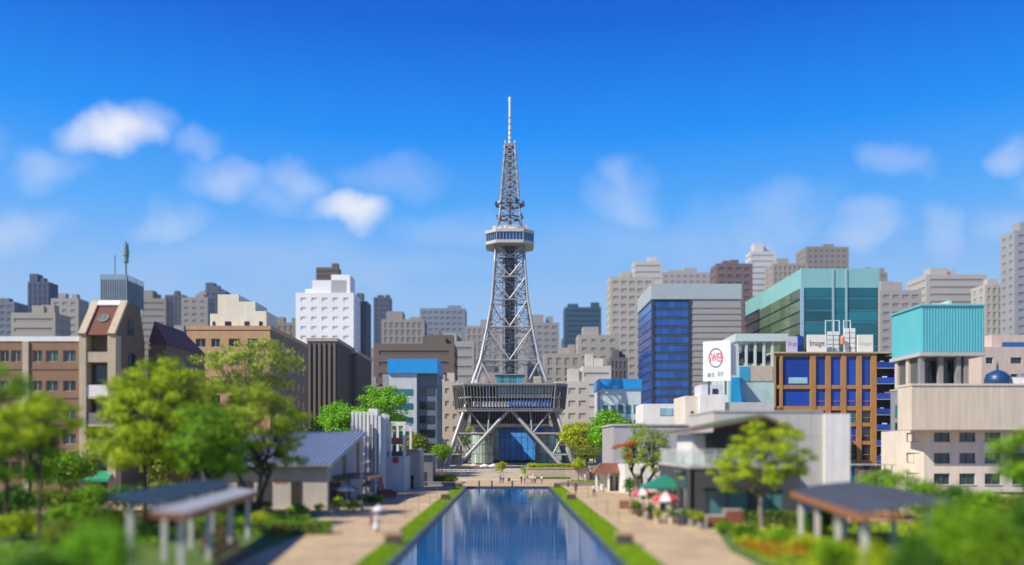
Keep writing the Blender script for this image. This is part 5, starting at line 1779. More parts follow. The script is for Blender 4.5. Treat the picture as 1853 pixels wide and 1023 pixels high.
cubex('upper_wall', 19.2, 20.6, 92.5, 100.7, cz1 + .29, 8.6, M_white, t)
MB().extrude([(18.3, 88.0, 8.75), (25.5, 88.0, 10.2), (25.5, 102, 10.2), (18.3, 102, 8.75)], (0, 0, .3)).build('upper_roof', mat('brown_metal', (.20, .13, .10), .6, var=.15), t)
MB().extrude([(20.4, 88.3, 9.49), (25.3, 88.3, 10.475), (25.3, 93.5, 10.475), (20.4, 93.5, 9.49)], (0, 0, .08)).build('green_roof', mat('green_roof', (.05, .22, .06), .8, var=.3, scale=1.5), t)
MB().extrude([(25.5, 88.0, 10.2), (28.5, 88.0, 8.9), (28.5, 102, 8.9), (25.5, 102, 10.2)], (0, 0, .3)).build('upper_roof', MATS['brown_metal'], t)
for k in range(5):
    cubex('terrace_table_top', 18.2 + (k % 2) * 1.1, 18.9 + (k % 2) * 1.1, 86 + k * 2.6, 86.7 + k * 2.6, zrl + .7, zrl + .75, M_white, t)

# plain grey exhibition hall with white end bay
Y0 = 102.0
t = thing('panel_hall', 'windowless grey panelled hall with white end bay behind the right tree', 'building', (wx(1420, Y0), Y0, 0))
PN = mat('panel_grey', (.50, .485, .45), .75, var=.04, scale=.3, streak=.04)
xa, xm, xb = wx(1292, Y0), wx(1490, Y0), wx(1536, Y0)
zt = wz(746, Y0)
MB().box(xa, xm, Y0 + .3, Y0 + 14, 0, zt - .01).build('core', PN, t)
n = 9
for k in range(n):
    for r_ in range(4):
        a, c = xa + (xm - xa) * k / n, xa + (xm - xa) * (k + 1) / n
        cubex('wall_panel', a + .012, c - .012, Y0 + .1, Y0 + .298, r_ * zt / 4 + .012, (r_ + 1) * zt / 4 - .012, PN, t)
MB().box(xm + .01, xb, Y0 - .4, Y0 + 14, 0, zt - .2).build('white_bay', M_white, t)
cubex('coping', xa - .1, xm, Y0 + .0, Y0 + 14.1, zt + .002, zt + .2, M_conc, t)
cubex('white_plinth', wx(1345, 100), wx(1384, 100), 99, 101.5, 0, 3.3, M_white, t)

# narrow street clutter between hall and turquoise building
t = thing('glass_canopy', 'pale glass street canopy between white bay and turquoise building', 'canopy', (wx(1585, 125), 125, 0))
for k in range(6):
    cubex('glass_panel', wx(1545 + k * 13, 125), wx(1556.5 + k * 13, 125), 125, 129, 4.6, 4.72, mat('pale_canopy', (.40, .50, .50), .2, var=.2, spec=.6), t)
    beam('post', (wx(1551 + k * 13, 125), 125.4, 0), (wx(1551 + k * 13, 125), 125.4, 4.6), .08, M_fin, t)
    cubex('shop_front', wx(1545 + k * 13, 128), wx(1556.5 + k * 13, 128), 129.2, 129.5, 0, 3.8, (M_glasst, BG2, M_conc)[k % 3], t)

# ------------------------------------------------------------------ terrace furniture below the tower
PLW = mat('planter_stone', (.50, .43, .34), .85, var=.1, scale=1, bump=.15, streak=.05)
t = thing('stone_planter', 'long beige stone planter wall below the right tower leg', 'planter', (10, 187, 0))
MB().box(3.9, 17.2, 187, 192.5, 0, 2.45).build('wall', PLW, t)
cubex('coping', 3.75, 17.35, 186.85, 192.65, 2.452, 2.6, PLW, t)
MB().box(5, 13.5, 184.5, 186.9, 0, .35).build('low_bed', PLW, t)
t = thing('stone_planter', 'smaller stone planter at the right end of the steps', 'planter', (20.5, 190, 0))
MB().box(17.6, 24.5, 189, 193.5, 0, 1.7).build('wall', PLW, t)
for (xa, xb, y, lab) in ((-22.5, -8.7, 160.5, 'low dark stone bench wall left of the pool head'), (8.6, 22.5, 160.5, 'low dark stone bench wall right of the pool head')):
    t = thing('bench_wall', lab, 'bench', ((xa + xb) / 2, y, 0))
    MB().box(xa, xb, y, y + 1.4, 0, .62).build('block', M_concd, t)
    cubex('seat_cap', xa - .05, xb + .05, y - .05, y + 1.45, .622, .72, mat('seat_stone', (.30, .28, .25), .8, var=.12), t)
# railing on the steps
t = thing('step_railing', 'pale railing along the terrace above the steps', 'railing', (-9, 206.5, TZ))
for k in range(14):
    x = -18 + k * 1.15
    beam('post', (x, 206.5, TZ), (x, 206.5, TZ + 1.25), .05, M_conc, t)
for zz in (.45, .85, 1.25):
    beam('rail', (-18, 206.5, TZ + zz), (-3.05, 206.5, TZ + zz), .045, M_conc, t)


def parasol(label, x, y, z0, zedge, R, rise, mats_, seg=8, group=None, square=False, vent=False):
    s = thing('parasol', label, 'parasol', (x, y, z0), group)
    a0 = math.pi / 4 if square else .2
    n = 4 if square else seg
    for k in range(n):
        m_ = mats_[k % len(mats_)]
        t0, t1 = a0 + 2 * math.pi * k / n, a0 + 2 * math.pi * (k + 1) / n
        b = MB()
        rings = [(1.0, 0.0), (1.0, .0), (.66, .42), (.33, .74), (.03, 1.0)]
        P = []
        for j, (r, h) in enumerate(rings):
            zz = zedge + rise * h - (.18 if j == 0 else 0)
            pts = []
            for i in range(4):
                q = i / 3
                if square:
                    p0 = Vector((math.cos(t0), math.sin(t0))) * r * R * 1.35
                    p1 = Vector((math.cos(t1), math.sin(t1))) * r * R * 1.35
                    p = p0.lerp(p1, q)
                else:
                    a = t0 + (t1 - t0) * q
                    sag = 1 - .05 * math.sin(math.pi * q)
                    p = Vector((math.cos(a), math.sin(a))) * r * R * sag
                pts.append((x + p.x, y + p.y, zz))
            P.append(pts)
        vs_ = [p for r in P for p in r]
        fs_ = []
        for j in range(len(rings) - 1):
            for i in range(3):
                fs_.append((j * 4 + i, j * 4 + i + 1, (j + 1) * 4 + i + 1, (j + 1) * 4 + i))
        b.add(vs_, fs_)
        b.build('canopy_panel', m_, s)
        a = t0
        rr_ = R * (1.35 if square else 1)
        beam('rib', (x + math.cos(a) * rr_ * .98, y + math.sin(a) * rr_ * .98, zedge - .03), (x, y, zedge + rise - .05), .018, M_white, s)
    beam('pole', (x, y, z0), (x, y, zedge + rise + .12), .035, M_white, s)
    MB().lathe([(.03, 0), (.34, 0), (.34, .07), (.06, .14)], (x, y, z0), 14).build('base', M_concd, s)
    return s


CR = mat('canvas_red', (.62, .028, .05), .75, var=.06)
CW = mat('canvas_white', (.80, .78, .76), .75, var=.05)
CB = mat('canvas_bluegrey', (.42, .46, .60), .75, var=.06)
CG = mat('canvas_green', (.012, .20, .125), .75, var=.08)
parasol('red and white striped parasol nearest the pool at the cafe', wx(1163, 99), 99, 0, 2.05, 1.25, .62, [CR, CW])
parasol('larger red and white striped parasol in front of the cafe', wx(1204, 86), 86, 0, 2.2, 1.42, .72, [CR, CW])
parasol('white parasol under the edge of the green awning', wx(1182, 103), 103, 0, 2.35, 1.05, .55, [CW])
parasol('white and red parasol at the restaurant door', wx(627, 108), 108, 0, 2.1, 1.4, .6, [CW, CW, CB, CR])
parasol('blue grey parasol beside the red cone ornament', wx(669, 118), 118, 0, 2.15, 1.15, .6, [CB])
parasol('peach parasol on the terrace, first from the left', wx(857, 209), 209, TZ, 2.6, 1.1, .5, [mat('canvas_peach', (.72, .52, .40), .75)])
parasol('cream parasol on the terrace, middle of three', wx(876.5, 209), 209, TZ, 2.5, 1.15, .5, [CW])
parasol('cream parasol on the terrace, right of three', wx(892, 209), 209, TZ, 2.5, 1.1, .5, [CW])

# green pyramid market tent in front of the cafe
gx_, gy_ = wx(1203, 93), 93.0
t = thing('green_tent', 'dark green pyramid tent roof beside the charcoal cafe', 'tent', (gx_, gy_, 0))
pts = [(-2.35, -2.2), (2.35, -2.2), (2.35, 2.2), (-2.35, 2.2)]
for k in range(4):
    a, c = pts[k], pts[(k + 1) % 4]
    MB().add([(gx_ + a[0], gy_ + a[1], 3.1), (gx_ + c[0], gy_ + c[1], 3.1), (gx_, gy_, 4.35), (gx_ + a[0], gy_ + a[1], 2.9), (gx_ + c[0], gy_ + c[1], 2.9)], [(0, 1, 2), (3, 4, 1, 0)]).build('roof_panel', CG, t)
for a in pts:
    beam('tent_pole', (gx_ + a[0] * .96, gy_ + a[1] * .96, 0), (gx_ + a[0] * .96, gy_ + a[1] * .96, 3.05), .05, M_white, t)
    beam('tent_rafter', (gx_ + a[0] * .98, gy_ + a[1] * .98, 3.05), (gx_, gy_, 4.28), .03, M_white, t)

# thin posts with red and white flags, menu stand, cafe furniture
for (px_, Y, zt, lab) in ((1240, 86.5, 3.3, 'red and white pennant flag on a thin pole at the cafe corner'),):
    x = wx(px_, Y)
    s_ = thing('flag', lab, 'flag', (x, Y, 0))
    beam('pole', (x, Y, 0), (x, Y, zt + .2), .03, M_white, s_)
    for j in range(3):
        b = MB()
        for i in range(7):
            b.v += [(x + .04 + i * .1, Y + .06 * math.sin(i * 1.1 + j), zt - j * .42 + .03 * math.sin(i)), (x + .04 + i * .1, Y + .06 * math.sin(i * 1.1 + j) + .01, zt - .42 - j * .42 - .05 * i * .3)]
        b.f = [(2 * i, 2 * i + 1, 2 * i + 3, 2 * i + 2) for i in range(6)]
        b.build('flag_cloth', CR if j != 1 else CW, s_)


def cafe_table(label, x, y, r=.42, group='cafe tables', cloth=None, z0=0):
    s = thing('cafe_table', label, 'table', (x, y, z0), group)
    MB().lathe([(.01, .70), (r, .70), (r, .75), (.01, .75)], (x, y, z0), 18).build('table_top', cloth or M_white, s)
    MB().lathe([(.035, .03), (.035, .70)], (x, y, z0), 8).build('column', M_dark, s)
    MB().lathe([(.02, 0), (.26, 0), (.26, .03), (.02, .03)], (x, y, z0), 12).build('foot', M_dark, s)
    return s


def cafe_chair(label, x, y, rz_, m_, group='cafe chairs', z0=0):
    s = thing('cafe_chair', label, 'chair', (x, y, z0), group)
    Mx = Matrix.Translation((x, y, z0)) @ Matrix.Rotation(rz_, 4, 'Z')
    link('seat', shared('chair_seat', m_, lambda b: b.box(-.21, .21, -.21, .21, .43, .47)), s, Mx)
    link('backrest', shared('chair_back', m_, lambda b: b.box(-.2, .2, .18, .215, .55, .88)), s, Mx)
    for sx in (-1, 1):
        for sy in (-1, 1):
            link('leg', shared('chair_leg_%d%d' % (sx, sy), M_dark, lambda b: b.tube([(sx * .18, sy * .18, 0), (sx * .18, sy * .18, .43 if sy < 0 else .9)], .017, 6)), s, Mx)
    return s


CT = [(wx(1163, 99), 98.6, 'round white table under the striped parasol nearest the pool'), (wx(1204, 86), 85.6, 'round white table under the larger striped parasol'), (wx(1180, 93), 94.5, 'round white table under the edge of the green tent'),
      (wx(627, 108), 107.7, 'round table under the white and red restaurant parasol'), (wx(669, 118), 117.7, 'round table under the blue grey parasol')]
CT += [(wx(1150, 104), 101.5, 'round white table left of the parasol tables'), (wx(1222, 92), 90.5, 'round white table close to the cafe wall'), (wx(642, 103), 103.2, 'round table beside the lamp post')]
names5 = ['under the pool side striped parasol', 'under the larger striped parasol', 'under the green tent', 'under the restaurant parasol', 'under the blue grey parasol', 'left of the parasols', 'by the cafe wall', 'beside the lamp post']
for i, (x, y, lab) in enumerate(CT):
    cafe_table(lab, x + .15, y)
    for k, (dx, dy, w) in enumerate(((-.75, .1, 'pool'), (.95, .2, 'wall'), (.2, .85, 'tower'))):
        a = math.atan2(dy, dx) - math.pi / 2
        cafe_chair('cafe chair on the %s side of the table %s' % (w, names5[i]), x + .15 + dx, y + dy, a, (M_wood, M_white, M_dark)[(i + k) % 3])

t = thing('menu_stand', 'teal green serving trolley with white top by the cafe', 'trolley', (wx(1229, 85.5), 85.5, 0))
TE = mat('teal_paint', (.02, .30, .25), .55, var=.1)
xq = wx(1229, 85.5)
for sx in (-.62, .62):
    cubex('side_panel', xq + sx - .09, xq + sx + .09, 85.2, 85.8, 0, 1.15, TE, t)
cubex('counter_top', xq - .75, xq + .75, 85.1, 85.9, 1.152, 1.25, M_white, t)
cubex('shelf', xq - .52, xq + .52, 85.2, 85.8, .45, .52, M_wood, t)
for k, (px_, Y, lab, m_) in enumerate(((1215, 83.6, 'pale square stone pot with green plant by the parasol', M_stone), (1157, 92, 'dark round pot with fern left of the cafe tables', M_dark), (1252, 81.5, 'grey pot with yellow green shrub at the cafe corner', M_concd))):
    x = wx(px_, Y)
    s_ = bush('potted_plant', lab, (x, Y, .62), .5, .5, .95, (L_lime, L_deep, L_yell)[k], 300 + k, cat='plant', per=700, size=.12)
    MB().lathe([(.02, 0), (.28, 0), (.36, .68), (.30, .68), (.28, .6), (.02, .6)], (x, Y, 0), 12 if k else 4).build('pot', m_, s_)

for k, (px_, Y, lab, m_, lf) in enumerate(((1148, 95, 'brown tub with round bush left of the parasol tables', M_wood, L_green), (1176, 88.5, 'dark tub with tall bush between the striped parasols', M_dark, L_deep), (1190, 84, 'stone tub with low lime plant before the larger parasol', M_stone, L_lime), (1238, 83.4, 'dark tub with leafy plant right of the teal trolley', M_dark, L_green), (1268, 79, 'grey tub with spreading plant beside the brick planters', M_concd, L_yell))):
    x = wx(px_, Y)
    s_ = bush('potted_plant', lab, (x, Y, .5), .55, .5, 1.05, lf, 330 + k, cat='plant', per=700, size=.12)
    MB().lathe([(.02, 0), (.30, 0), (.38, .56), (.32, .56), (.30, .5), (.02, .5)], (x, Y, 0), 14).build('pot', m_, s_)
sx_, sy_ = wx(1232, 82.2), 82.2
s_ = thing('menu_board', 'small folding menu board on the paving before the cafe', 'menu board', (sx_, sy_, 0))
for d in (-1, 1):
    MB().extrude([(sx_ - .3, sy_ + d * .28, 0), (sx_ + .3, sy_ + d * .28, 0), (sx_ + .3, sy_ + d * .03, 1.05), (sx_ - .3, sy_ + d * .03, 1.05)], (0, d * .03, 0)).build('panel', M_wood if d > 0 else M_dark, s_)
# brick planters and seats on the right promenade
for (px0, px1, Y, h, lab) in ((1281, 1312, 79.5, 1.05, 'lower red brick planter box on the right promenade'), (1313, 1345, 80.5, 1.5, 'taller red brick planter box on the right promenade')):
    xa, xb = wx(px0, Y), wx(px1, Y)
    t = thing('brick_planter', lab, 'planter', ((xa + xb) / 2, Y, 0))
    MB().box(xa + .03, xb - .03, Y + .03, Y + 1.3, 0, h - .05).build('core', M_concd, t)
    rows_ = int(h / .15)
    for r_ in range(rows_):
        n = 6
        for k in range(n):
            o_ = (r_ % 2) * .5
            a = xa + (xb - xa) * max(0, (k - o_)) / (n - .5)
            c = xa + (xb - xa) * min(n - .5, (k + 1 - o_)) / (n - .5)
            if c - a > .05:
                cubex('brick', a + .008, c - .008, Y - .04 + .012 * ((k * 7 + r_ * 3) % 3) / 3, Y + .028, r_ * h / rows_ + .008, (r_ + 1) * h / rows_ - .008, M_brick_red, t)
    cubex('rim', xa - .04, xb + .04, Y - .06, Y + 1.36, h, h + .06, M_stone, t)
xa = wx(1135, 104)
t = thing('wooden_box', 'low red brown wooden box left of the cafe tables', 'box', (xa, 104, 0))
for k in range(4):
    cubex('plank', xa - .8, xa + .8, 103.4 + .002 * k, 103.46, .05 + k * .19, .22 + k * .19, M_wood, t)
    cubex('plank', xa - .86, xa - .802, 103.4, 104.6, .05 + k * .19, .22 + k * .19, M_wood, t)
cubex('lid', xa - .9, xa + .9, 103.35, 104.65, .82, .9, M_wood, t)

# stone light boxes on the lawn strips
BXS = [(-8.45, gy(884), 'pool head'), (-8.45, gy(906), 'middle'), (-8.5, gy(988), 'near end'), (8.4, gy(884), 'pool head'), (8.45, gy(906), 'middle'), (8.6, gy(988), 'near end')]
for i, (x, y, w) in enumerate(BXS):
    s_ = thing('lawn_block', 'small stone topped block on the %s lawn strip, %s' % ('left' if x < 0 else 'right', {'pool head': 'at the pool head', 'middle': 'middle one', 'near end': 'nearest one'}[w]), 'block', (x, y, .08), 'stone blocks on the lawn strips')
    link('body', shared('block_body', mat('block_dark', (.12, .09, .075), .8, var=.3, scale=3), lambda b: b.box(-.58, .58, -.5, .5, -.06, .72)), s_, Matrix.Translation((x, y, .08)))
    link('cap', shared('block_cap', mat('block_cap', (.50, .31, .19), .8, var=.2, scale=3), lambda b: b.box(-.66, .66, -.58, .58, .722, .92)), s_, Matrix.Translation((x, y, .08)))

# slim chain posts along the promenades
PL = [(791, 902), (778, 913), (758, 928), (733, 936)]
PR = [(1064, 901), (1079, 915), (1099, 930), (1120, 945)]
words_ = ['farthest', 'second farthest', 'second nearest', 'nearest']
for side, lst in (('left', PL), ('right', PR)):
    for k, (px_, py_) in enumerate(lst):
        Y = gy(py_)
        x = wx(px_, Y)
        s_ = thing('chain_post', 'slim grey chain post on the %s promenade, %s of four' % (side, words_[k]), 'post', (x, Y, 0), 'slim posts along the promenades')
        link('shaft', shared('post_shaft', M_fin, lambda b: b.tube([(0, 0, 0), (0, 0, 1.75)], [.032, .026], 6)), s_, Matrix.Translation((x, Y, 0)))
        link('foot', shared('post_foot', M_dark, lambda b: b.lathe([(.02, 0), (.13, 0), (.13, .04), (.02, .06)], seg=10)), s_, Matrix.Translation((x, Y, 0)))
        link('knob', shared('post_knob', M_fin, lambda b: b.lathe([(.01, 1.72), (.05, 1.76), (.05, 1.82), (.01, 1.86)], seg=8)), s_, Matrix.Translation((x, Y, 0)))
for k, (px_, lab) in enumerate(((867, 'first short dark bollard on the pool head kerb from the left'), (890, 'second short dark bollard on the pool head kerb'), (927, 'short dark bollard in the middle of the pool head kerb'), (1028, 'short bollard at the right end of the pool head kerb'))):
    Y = 156.9
    x = wx(px_, Y)
    s_ = thing('bollard', lab, 'bollard', (x, Y, .0), 'bollards at the pool head')
    link('shaft', shared('bollard_shaft', M_dark, lambda b: b.lathe([(.16, 0), (.15, 1.0), (.12, 1.12), (.02, 1.16)], seg=12)), s_, Matrix.Translation((x, Y, 0)))
    link('band', shared('bollard_band', M_steel2, lambda b: b.lathe([(.15, .78), (.17, .78), (.17, .9), (.15, .9)], seg=12)), s_, Matrix.Translation((x, Y, 0)))

# lamp post beside the restaurant
x, Y = wx(655, 100), 100.0
s_ = thing('lamp_post', 'tall slim grey lamp post in front of the restaurant canopy', 'lamp post', (x, Y, 0))
beam('pole', (x, Y, 0), (x, Y, 5.6), .06, M_fin, s_)
MB().lathe([(.05, 0), (.16, 0), (.13, 1.1), (.06, 1.2)], (x, Y, 0), 10).build('base', M_conc, s_)
beam('arm', (x, Y, 5.4), (x + .7, Y - .3, 5.62), .035, M_fin, s_)
MB().lathe([(.02, .08), (.22, 0), (.18, -.1), (.02, -.1)], (x + .75, Y - .32, 5.6), 12).build('lamp_head', M_white, s_)

# brown outdoor sofa and the red cone ornament
x, Y = wx(703, 126), 125.0
t = thing('garden_sofa', 'brown padded garden sofa on the left promenade', 'sofa', (x, Y, 0))
SO = mat('sofa_brown', (.20, .085, .05), .7, var=.2, scale=2)
for (nm, bx__) in (('seat', (-1.0, 1.0, -.5, .45, .16, .52)), ('backrest', (-1.0, 1.0, .452, .8, .16, 1.15)), ('armrest', (-1.28, -1.002, -.5, .8, .16, .8)), ('armrest', (1.002, 1.28, -.5, .8, .16, .8)), ('cushion', (-.95, -.02, -.48, .40, .522, .68)), ('cushion', (.02, .95, -.48, .40, .522, .68))):
    bm = bmesh.new()
    bmesh.ops.create_cube(bm, size=1)
    x0, x1, y0, y1, z0, z1 = bx__
    for v in bm.verts:
        v.co = Vector(((x0 + x1) / 2 + v.co.x * (x1 - x0), (y0 + y1) / 2 + v.co.y * (y1 - y0), (z0 + z1) / 2 + v.co.z * (z1 - z0)))
    bmesh.ops.bevel(bm, geom=bm.edges[:], offset=.07, segments=3, affect='EDGES', profile=.6)
    me = bpy.data.meshes.new(nm)
    bm.to_mesh(me)
    bm.free()
    me.materials.append(SO)
    link(nm, me, t, Matrix.Translation((x, Y, 0)) @ Matrix.Rotation(math.radians(28), 4, 'Z'))
for sx in (-1, 1):
    for sy in (-.35, .6):
        cube('foot', (x + sx * .95, Y + sy, .08), (.1, .1, .16), M_dark, t)
x, Y = wx(691, 128), 127.0
t = thing('red_cone', 'tall red lattice cone ornament behind the brown sofa', 'ornament', (x, Y, 0))
RD = mat('red_paint', (.58, .02, .03), .5, var=.1)
for k in range(6):
    a = k * math.pi / 3
    beam('rib', (x + math.cos(a) * .72, Y + math.sin(a) * .72, 0), (x, Y, 3.0), .06, RD, t)
for zz in (.15, .8, 1.5, 2.2):
    r = .72 * (1 - zz / 3)
    for k in range(6):
        a, c = k * math.pi / 3, (k + 1) * math.pi / 3
        beam('hoop', (x + math.cos(a) * r, Y + math.sin(a) * r, zz), (x + math.cos(c) * r, Y + math.sin(c) * r, zz), .05, RD, t)
MB().lathe([(.01, 0), (.12, .08), (.12, .2), (.01, .3)], (x, Y, 2.95), 8).build('finial', RD, t)

# wooden trough and pots near the restaurant front
for (px_, Y, lab, m_) in ((604, 99, 'pale timber trough with plants at the restaurant corner', mat('timber_pale', (.50, .36, .22), .7, var=.2)), (578, 93, 'blue green planter tub before the restaurant', mat('tub_teal', (.12, .26, .26), .6, var=.1)), (527, 88, 'black planter tub beside the left trees', M_dark)):
    x = wx(px_, Y)
    s_ = bush('planter_tub', lab, (x, Y, .5), .7, .5, .9, L_green, int(px_), cat='planter', per=500, size=.13)
    MB().prism([(x - .55, Y - .35), (x + .55, Y - .35), (x + .55, Y + .35), (x - .55, Y + .35)], 0, .55, [(x - .7, Y - .45), (x + .7, Y - .45), (x + .7, Y + .45), (x - .7, Y + .45)]).build('tub', m_, s_)

# ------------------------------------------------------------------ trees, hedges and shrubs
G = 0.0
tree('leafy_tree', 'big lime green tree in front of the brown clock building', (wx(262, 88), 88, G), 15.9, 6.3, 6.2, L_lime, M_bark, 21, nclump=112, clump=1.1, per=290, size=.24, trunk_r=.29, off=(-.2, 0), split=.5, hollow=.35, sep=1.45, flat=.62, lobes=.45)
tree('leafy_tree', 'broad green tree in front of the restaurant roof', (wx(462, 92), 92, G), 13.6, 5.7, 4.9, leaf_mat('leaf_mid', (.31, .43, .015)), M_bark, 22, nclump=120, clump=.85, per=330, size=.2, trunk_r=.24, off=(.4, 0), split=.36, stems=3, hollow=.4, sep=1.3, flat=.62, lobes=.4)
tree('leafy_tree', 'slim dark limbed tree between the two big left trees', (wx(362, 97), 97, G), 9.6, 2.9, 3.4, L_green, M_bark, 23, nclump=40, clump=.65, per=260, size=.2, trunk_r=.17, split=.45, stems=2, sep=1.2)
tree('leafy_tree', 'dense green tree cut by the left picture edge', (wx(12, 72), 72, G), 13.4, 4.3, 5.6, L_green, M_bark, 24, nclump=75, clump=.85, per=360, size=.2, trunk_r=.2, split=.36, sep=1.1, flat=.7, lobes=.45)
tree('leafy_tree', 'bright tree behind the edge tree at far left', (wx(70, 66), 66, G), 12.0, 3.1, 3.0, L_lime, M_bark, 25, nclump=34, clump=.85, per=300, size=.22, trunk_r=.17, split=.5, sep=1.3, flat=.5, lobes=.5)
tree('leafy_tree', 'shaded deep green tree right of the big lime tree', (wx(376, 80), 80, G), 12.4, 3.3, 4.4, L_green, M_bark, 26, nclump=60, clump=.85, per=300, size=.22, trunk_r=.2, split=.4, sep=1.15)
tree('tall_tree', 'tall thin yellowish tree before the tan building', (wx(455, 128), 128, G), 23.0, 7.2, 4.6, leaf_mat('leaf_pale', (.36, .46, .06)), M_barkpale, 27, nclump=80, clump=1.15, per=95, size=.32, trunk_r=.28, split=.66, hollow=.3, sep=1.15, flat=.55, lobes=.4)
for i, (px_, Y, h, r, lab) in enumerate(((622, 200, 19.0, 6.0, 'bright green tree behind the restaurant roof, left of pair'), (690, 196, 21.5, 6.4, 'bright green tree behind the slatted tower, right of pair'))):
    tree('leafy_tree', lab, (wx(px_, Y), Y, 0), h, r, 6.5, leaf_mat('leaf_vivid', (.20, .48, .014)), M_bark, 30 + i, nclump=70, clump=1.5, per=70, size=.42, trunk_r=.3, split=.45)
tree('leafy_tree', 'vivid green tree right of the tower legs', (wx(1104, 228), 228, 0), 16.8, 5.9, 5.4, MATS['leaf_vivid'], M_bark, 33, nclump=75, clump=1.4, per=80, size=.42, trunk_r=.3, split=.45)
tree('leafy_tree', 'pale lime tree just behind the right tower leg', (wx(1046, 262), 262, TZ), 15.0, 5.4, 5.4, L_yell, M_bark, 34, nclump=60, clump=1.5, per=60, size=.42, trunk_r=.3, split=.45)
tree('clipped_tree', 'clipped round tree left of the tower, with twin trunks', (wx(796, 196), 196, 0), 7.7, 2.5, 1.9, L_green, M_bark, 35, nclump=42, clump=.75, per=190, size=.24, trunk_r=.13, split=.62, stems=2)
tree('clipped_tree', 'clipped flat topped tree right of the tower steps', (wx(1062, 189), 189, 0), 7.4, 2.9, 1.7, L_olive, M_bark, 36, nclump=44, clump=.75, per=180, size=.24, trunk_r=.13, split=.62, stems=2)
tree('clipped_tree', 'small light tree beside the planter right of the steps', (wx(1047, 186), 186, 0), 5.0, 1.5, 1.3, L_lime, M_bark, 37, nclump=24, clump=.6, per=170, size=.22, trunk_r=.08, split=.55)
tor = tree('gnarled_tree', 'dark limbed tree with an orange leafed branch before the gallery', (wx(1163, 131), 131, 0), 11.2, 4.3, 4.0, leaf_mat('leaf_fresh', (.27, .39, .03)), M_bark, 38, nclump=95, clump=.6, per=260, size=.2, trunk_r=.26, split=.36, stems=3, hollow=.45, sep=1.3, lobes=.35)
rng_ = np.random.default_rng(4)
for (pa, pb, n) in (((1108, 811), (1150, 801), 420), ((1136, 829), (1142, 824), 90)):
    tt = rng_.uniform(0, 1, n)
    P = np.stack([wx(pa[0] + (pb[0] - pa[0]) * tt, 128.3) + rng_.normal(0, .12, n), 128.3 + rng_.normal(0, .3, n), wz(pa[1] + (pb[1] - pa[1]) * tt, 128.3) + rng_.normal(0, .16, n)], 1)
    o = link('orange_sprays', leaves_mesh('orange_sprays', P, np.tile([0, 0, 1.0], (n, 1)), .24, L_orange, rng_), tor)
    tag(o, 'orange red leaves along one low branch', kind='stuff')
MB().tube([(wx(1105, 128.3), 128.3, wz(813, 128.3)), (wx(1135, 128.5), 128.5, wz(805, 128.3)), (wx(1158, 130.4), 130.4, wz(822, 130))], [.03, .06, .1], 6).build('branch', M_bark, tor)
tree('leafy_tree', 'light green tree with pale limbs in front of the grey panelled hall', (wx(1379, 76.5), 76.5, 0), 10.6, 4.7, 4.1, L_lime, M_barkpale, 39, nclump=74, clump=.68, per=420, size=.19, trunk_r=.22, split=.34, hollow=.45, stems=1, off=(-.4, 0), sep=1.4, flat=.5, lobes=.35, ry=3.3)
tree('leafy_tree', 'green tree cut by the right picture edge', (wx(1862, 66), 66, 0), 8.9, 2.2, 2.6, L_green, M_bark, 41, nclump=34, clump=.85, per=150, size=.25, trunk_r=.15, split=.45)
for i, (px_, Y, h, r, lab) in enumerate(((1565, 92, 4.6, 1.2, 'small round tree behind the slate shelter, first from the left'), (1596, 90, 5.0, 1.5, 'small tree behind the slate shelter, second from the left'), (1628, 88, 5.2, 1.9, 'small tree behind the slate shelter, third from the left'))):
    tree('small_tree', lab, (wx(px_, Y), Y, .02), h, r, h * .38, L_green, M_bark, 44 + i, nclump=30, clump=.6, per=200, size=.2, trunk_r=.09, split=.4, group='small trees behind the right shelter')

# background foliage rows behind the park (fill between buildings)
BT = [(575, 245, 15, 5, 'dark green street tree below the dark brown slabs'), (752, 215, 10, 3.6, 'street tree below the blue banded building'), (770, 260, 13, 4.5, 'street tree between blue banded building and tower'),
      (832, 330, 15, 5, 'street tree seen beside the left tower leg'), (1022, 330, 14, 5, 'street tree seen behind the right tower leg'), (1075, 300, 13, 5, 'street tree left of the vivid green tree'), (1140, 250, 9, 4, 'street tree below the white and blue shop'),
      (300, 122, 8.5, 4.0, 'street tree before the dark red roofed wing'), (400, 150, 9, 4.5, 'street tree at the foot of the tan building'), (110, 118, 7, 3.6, 'street tree before the green awning'), (515, 160, 11, 4.6, 'street tree right of the tan building')]
for i, (px_, Y, h, r, lab) in enumerate(BT):
    tree('street_tree', lab, (wx(px_, Y), Y, TZ if Y > 206 else 0), h, r, h * .38, (L_green, L_olive, L_lime)[i % 3], M_bark, 60 + i, nclump=46, clump=1.2, per=75, size=.4, trunk_r=.2, split=.42, group='street trees behind the park')

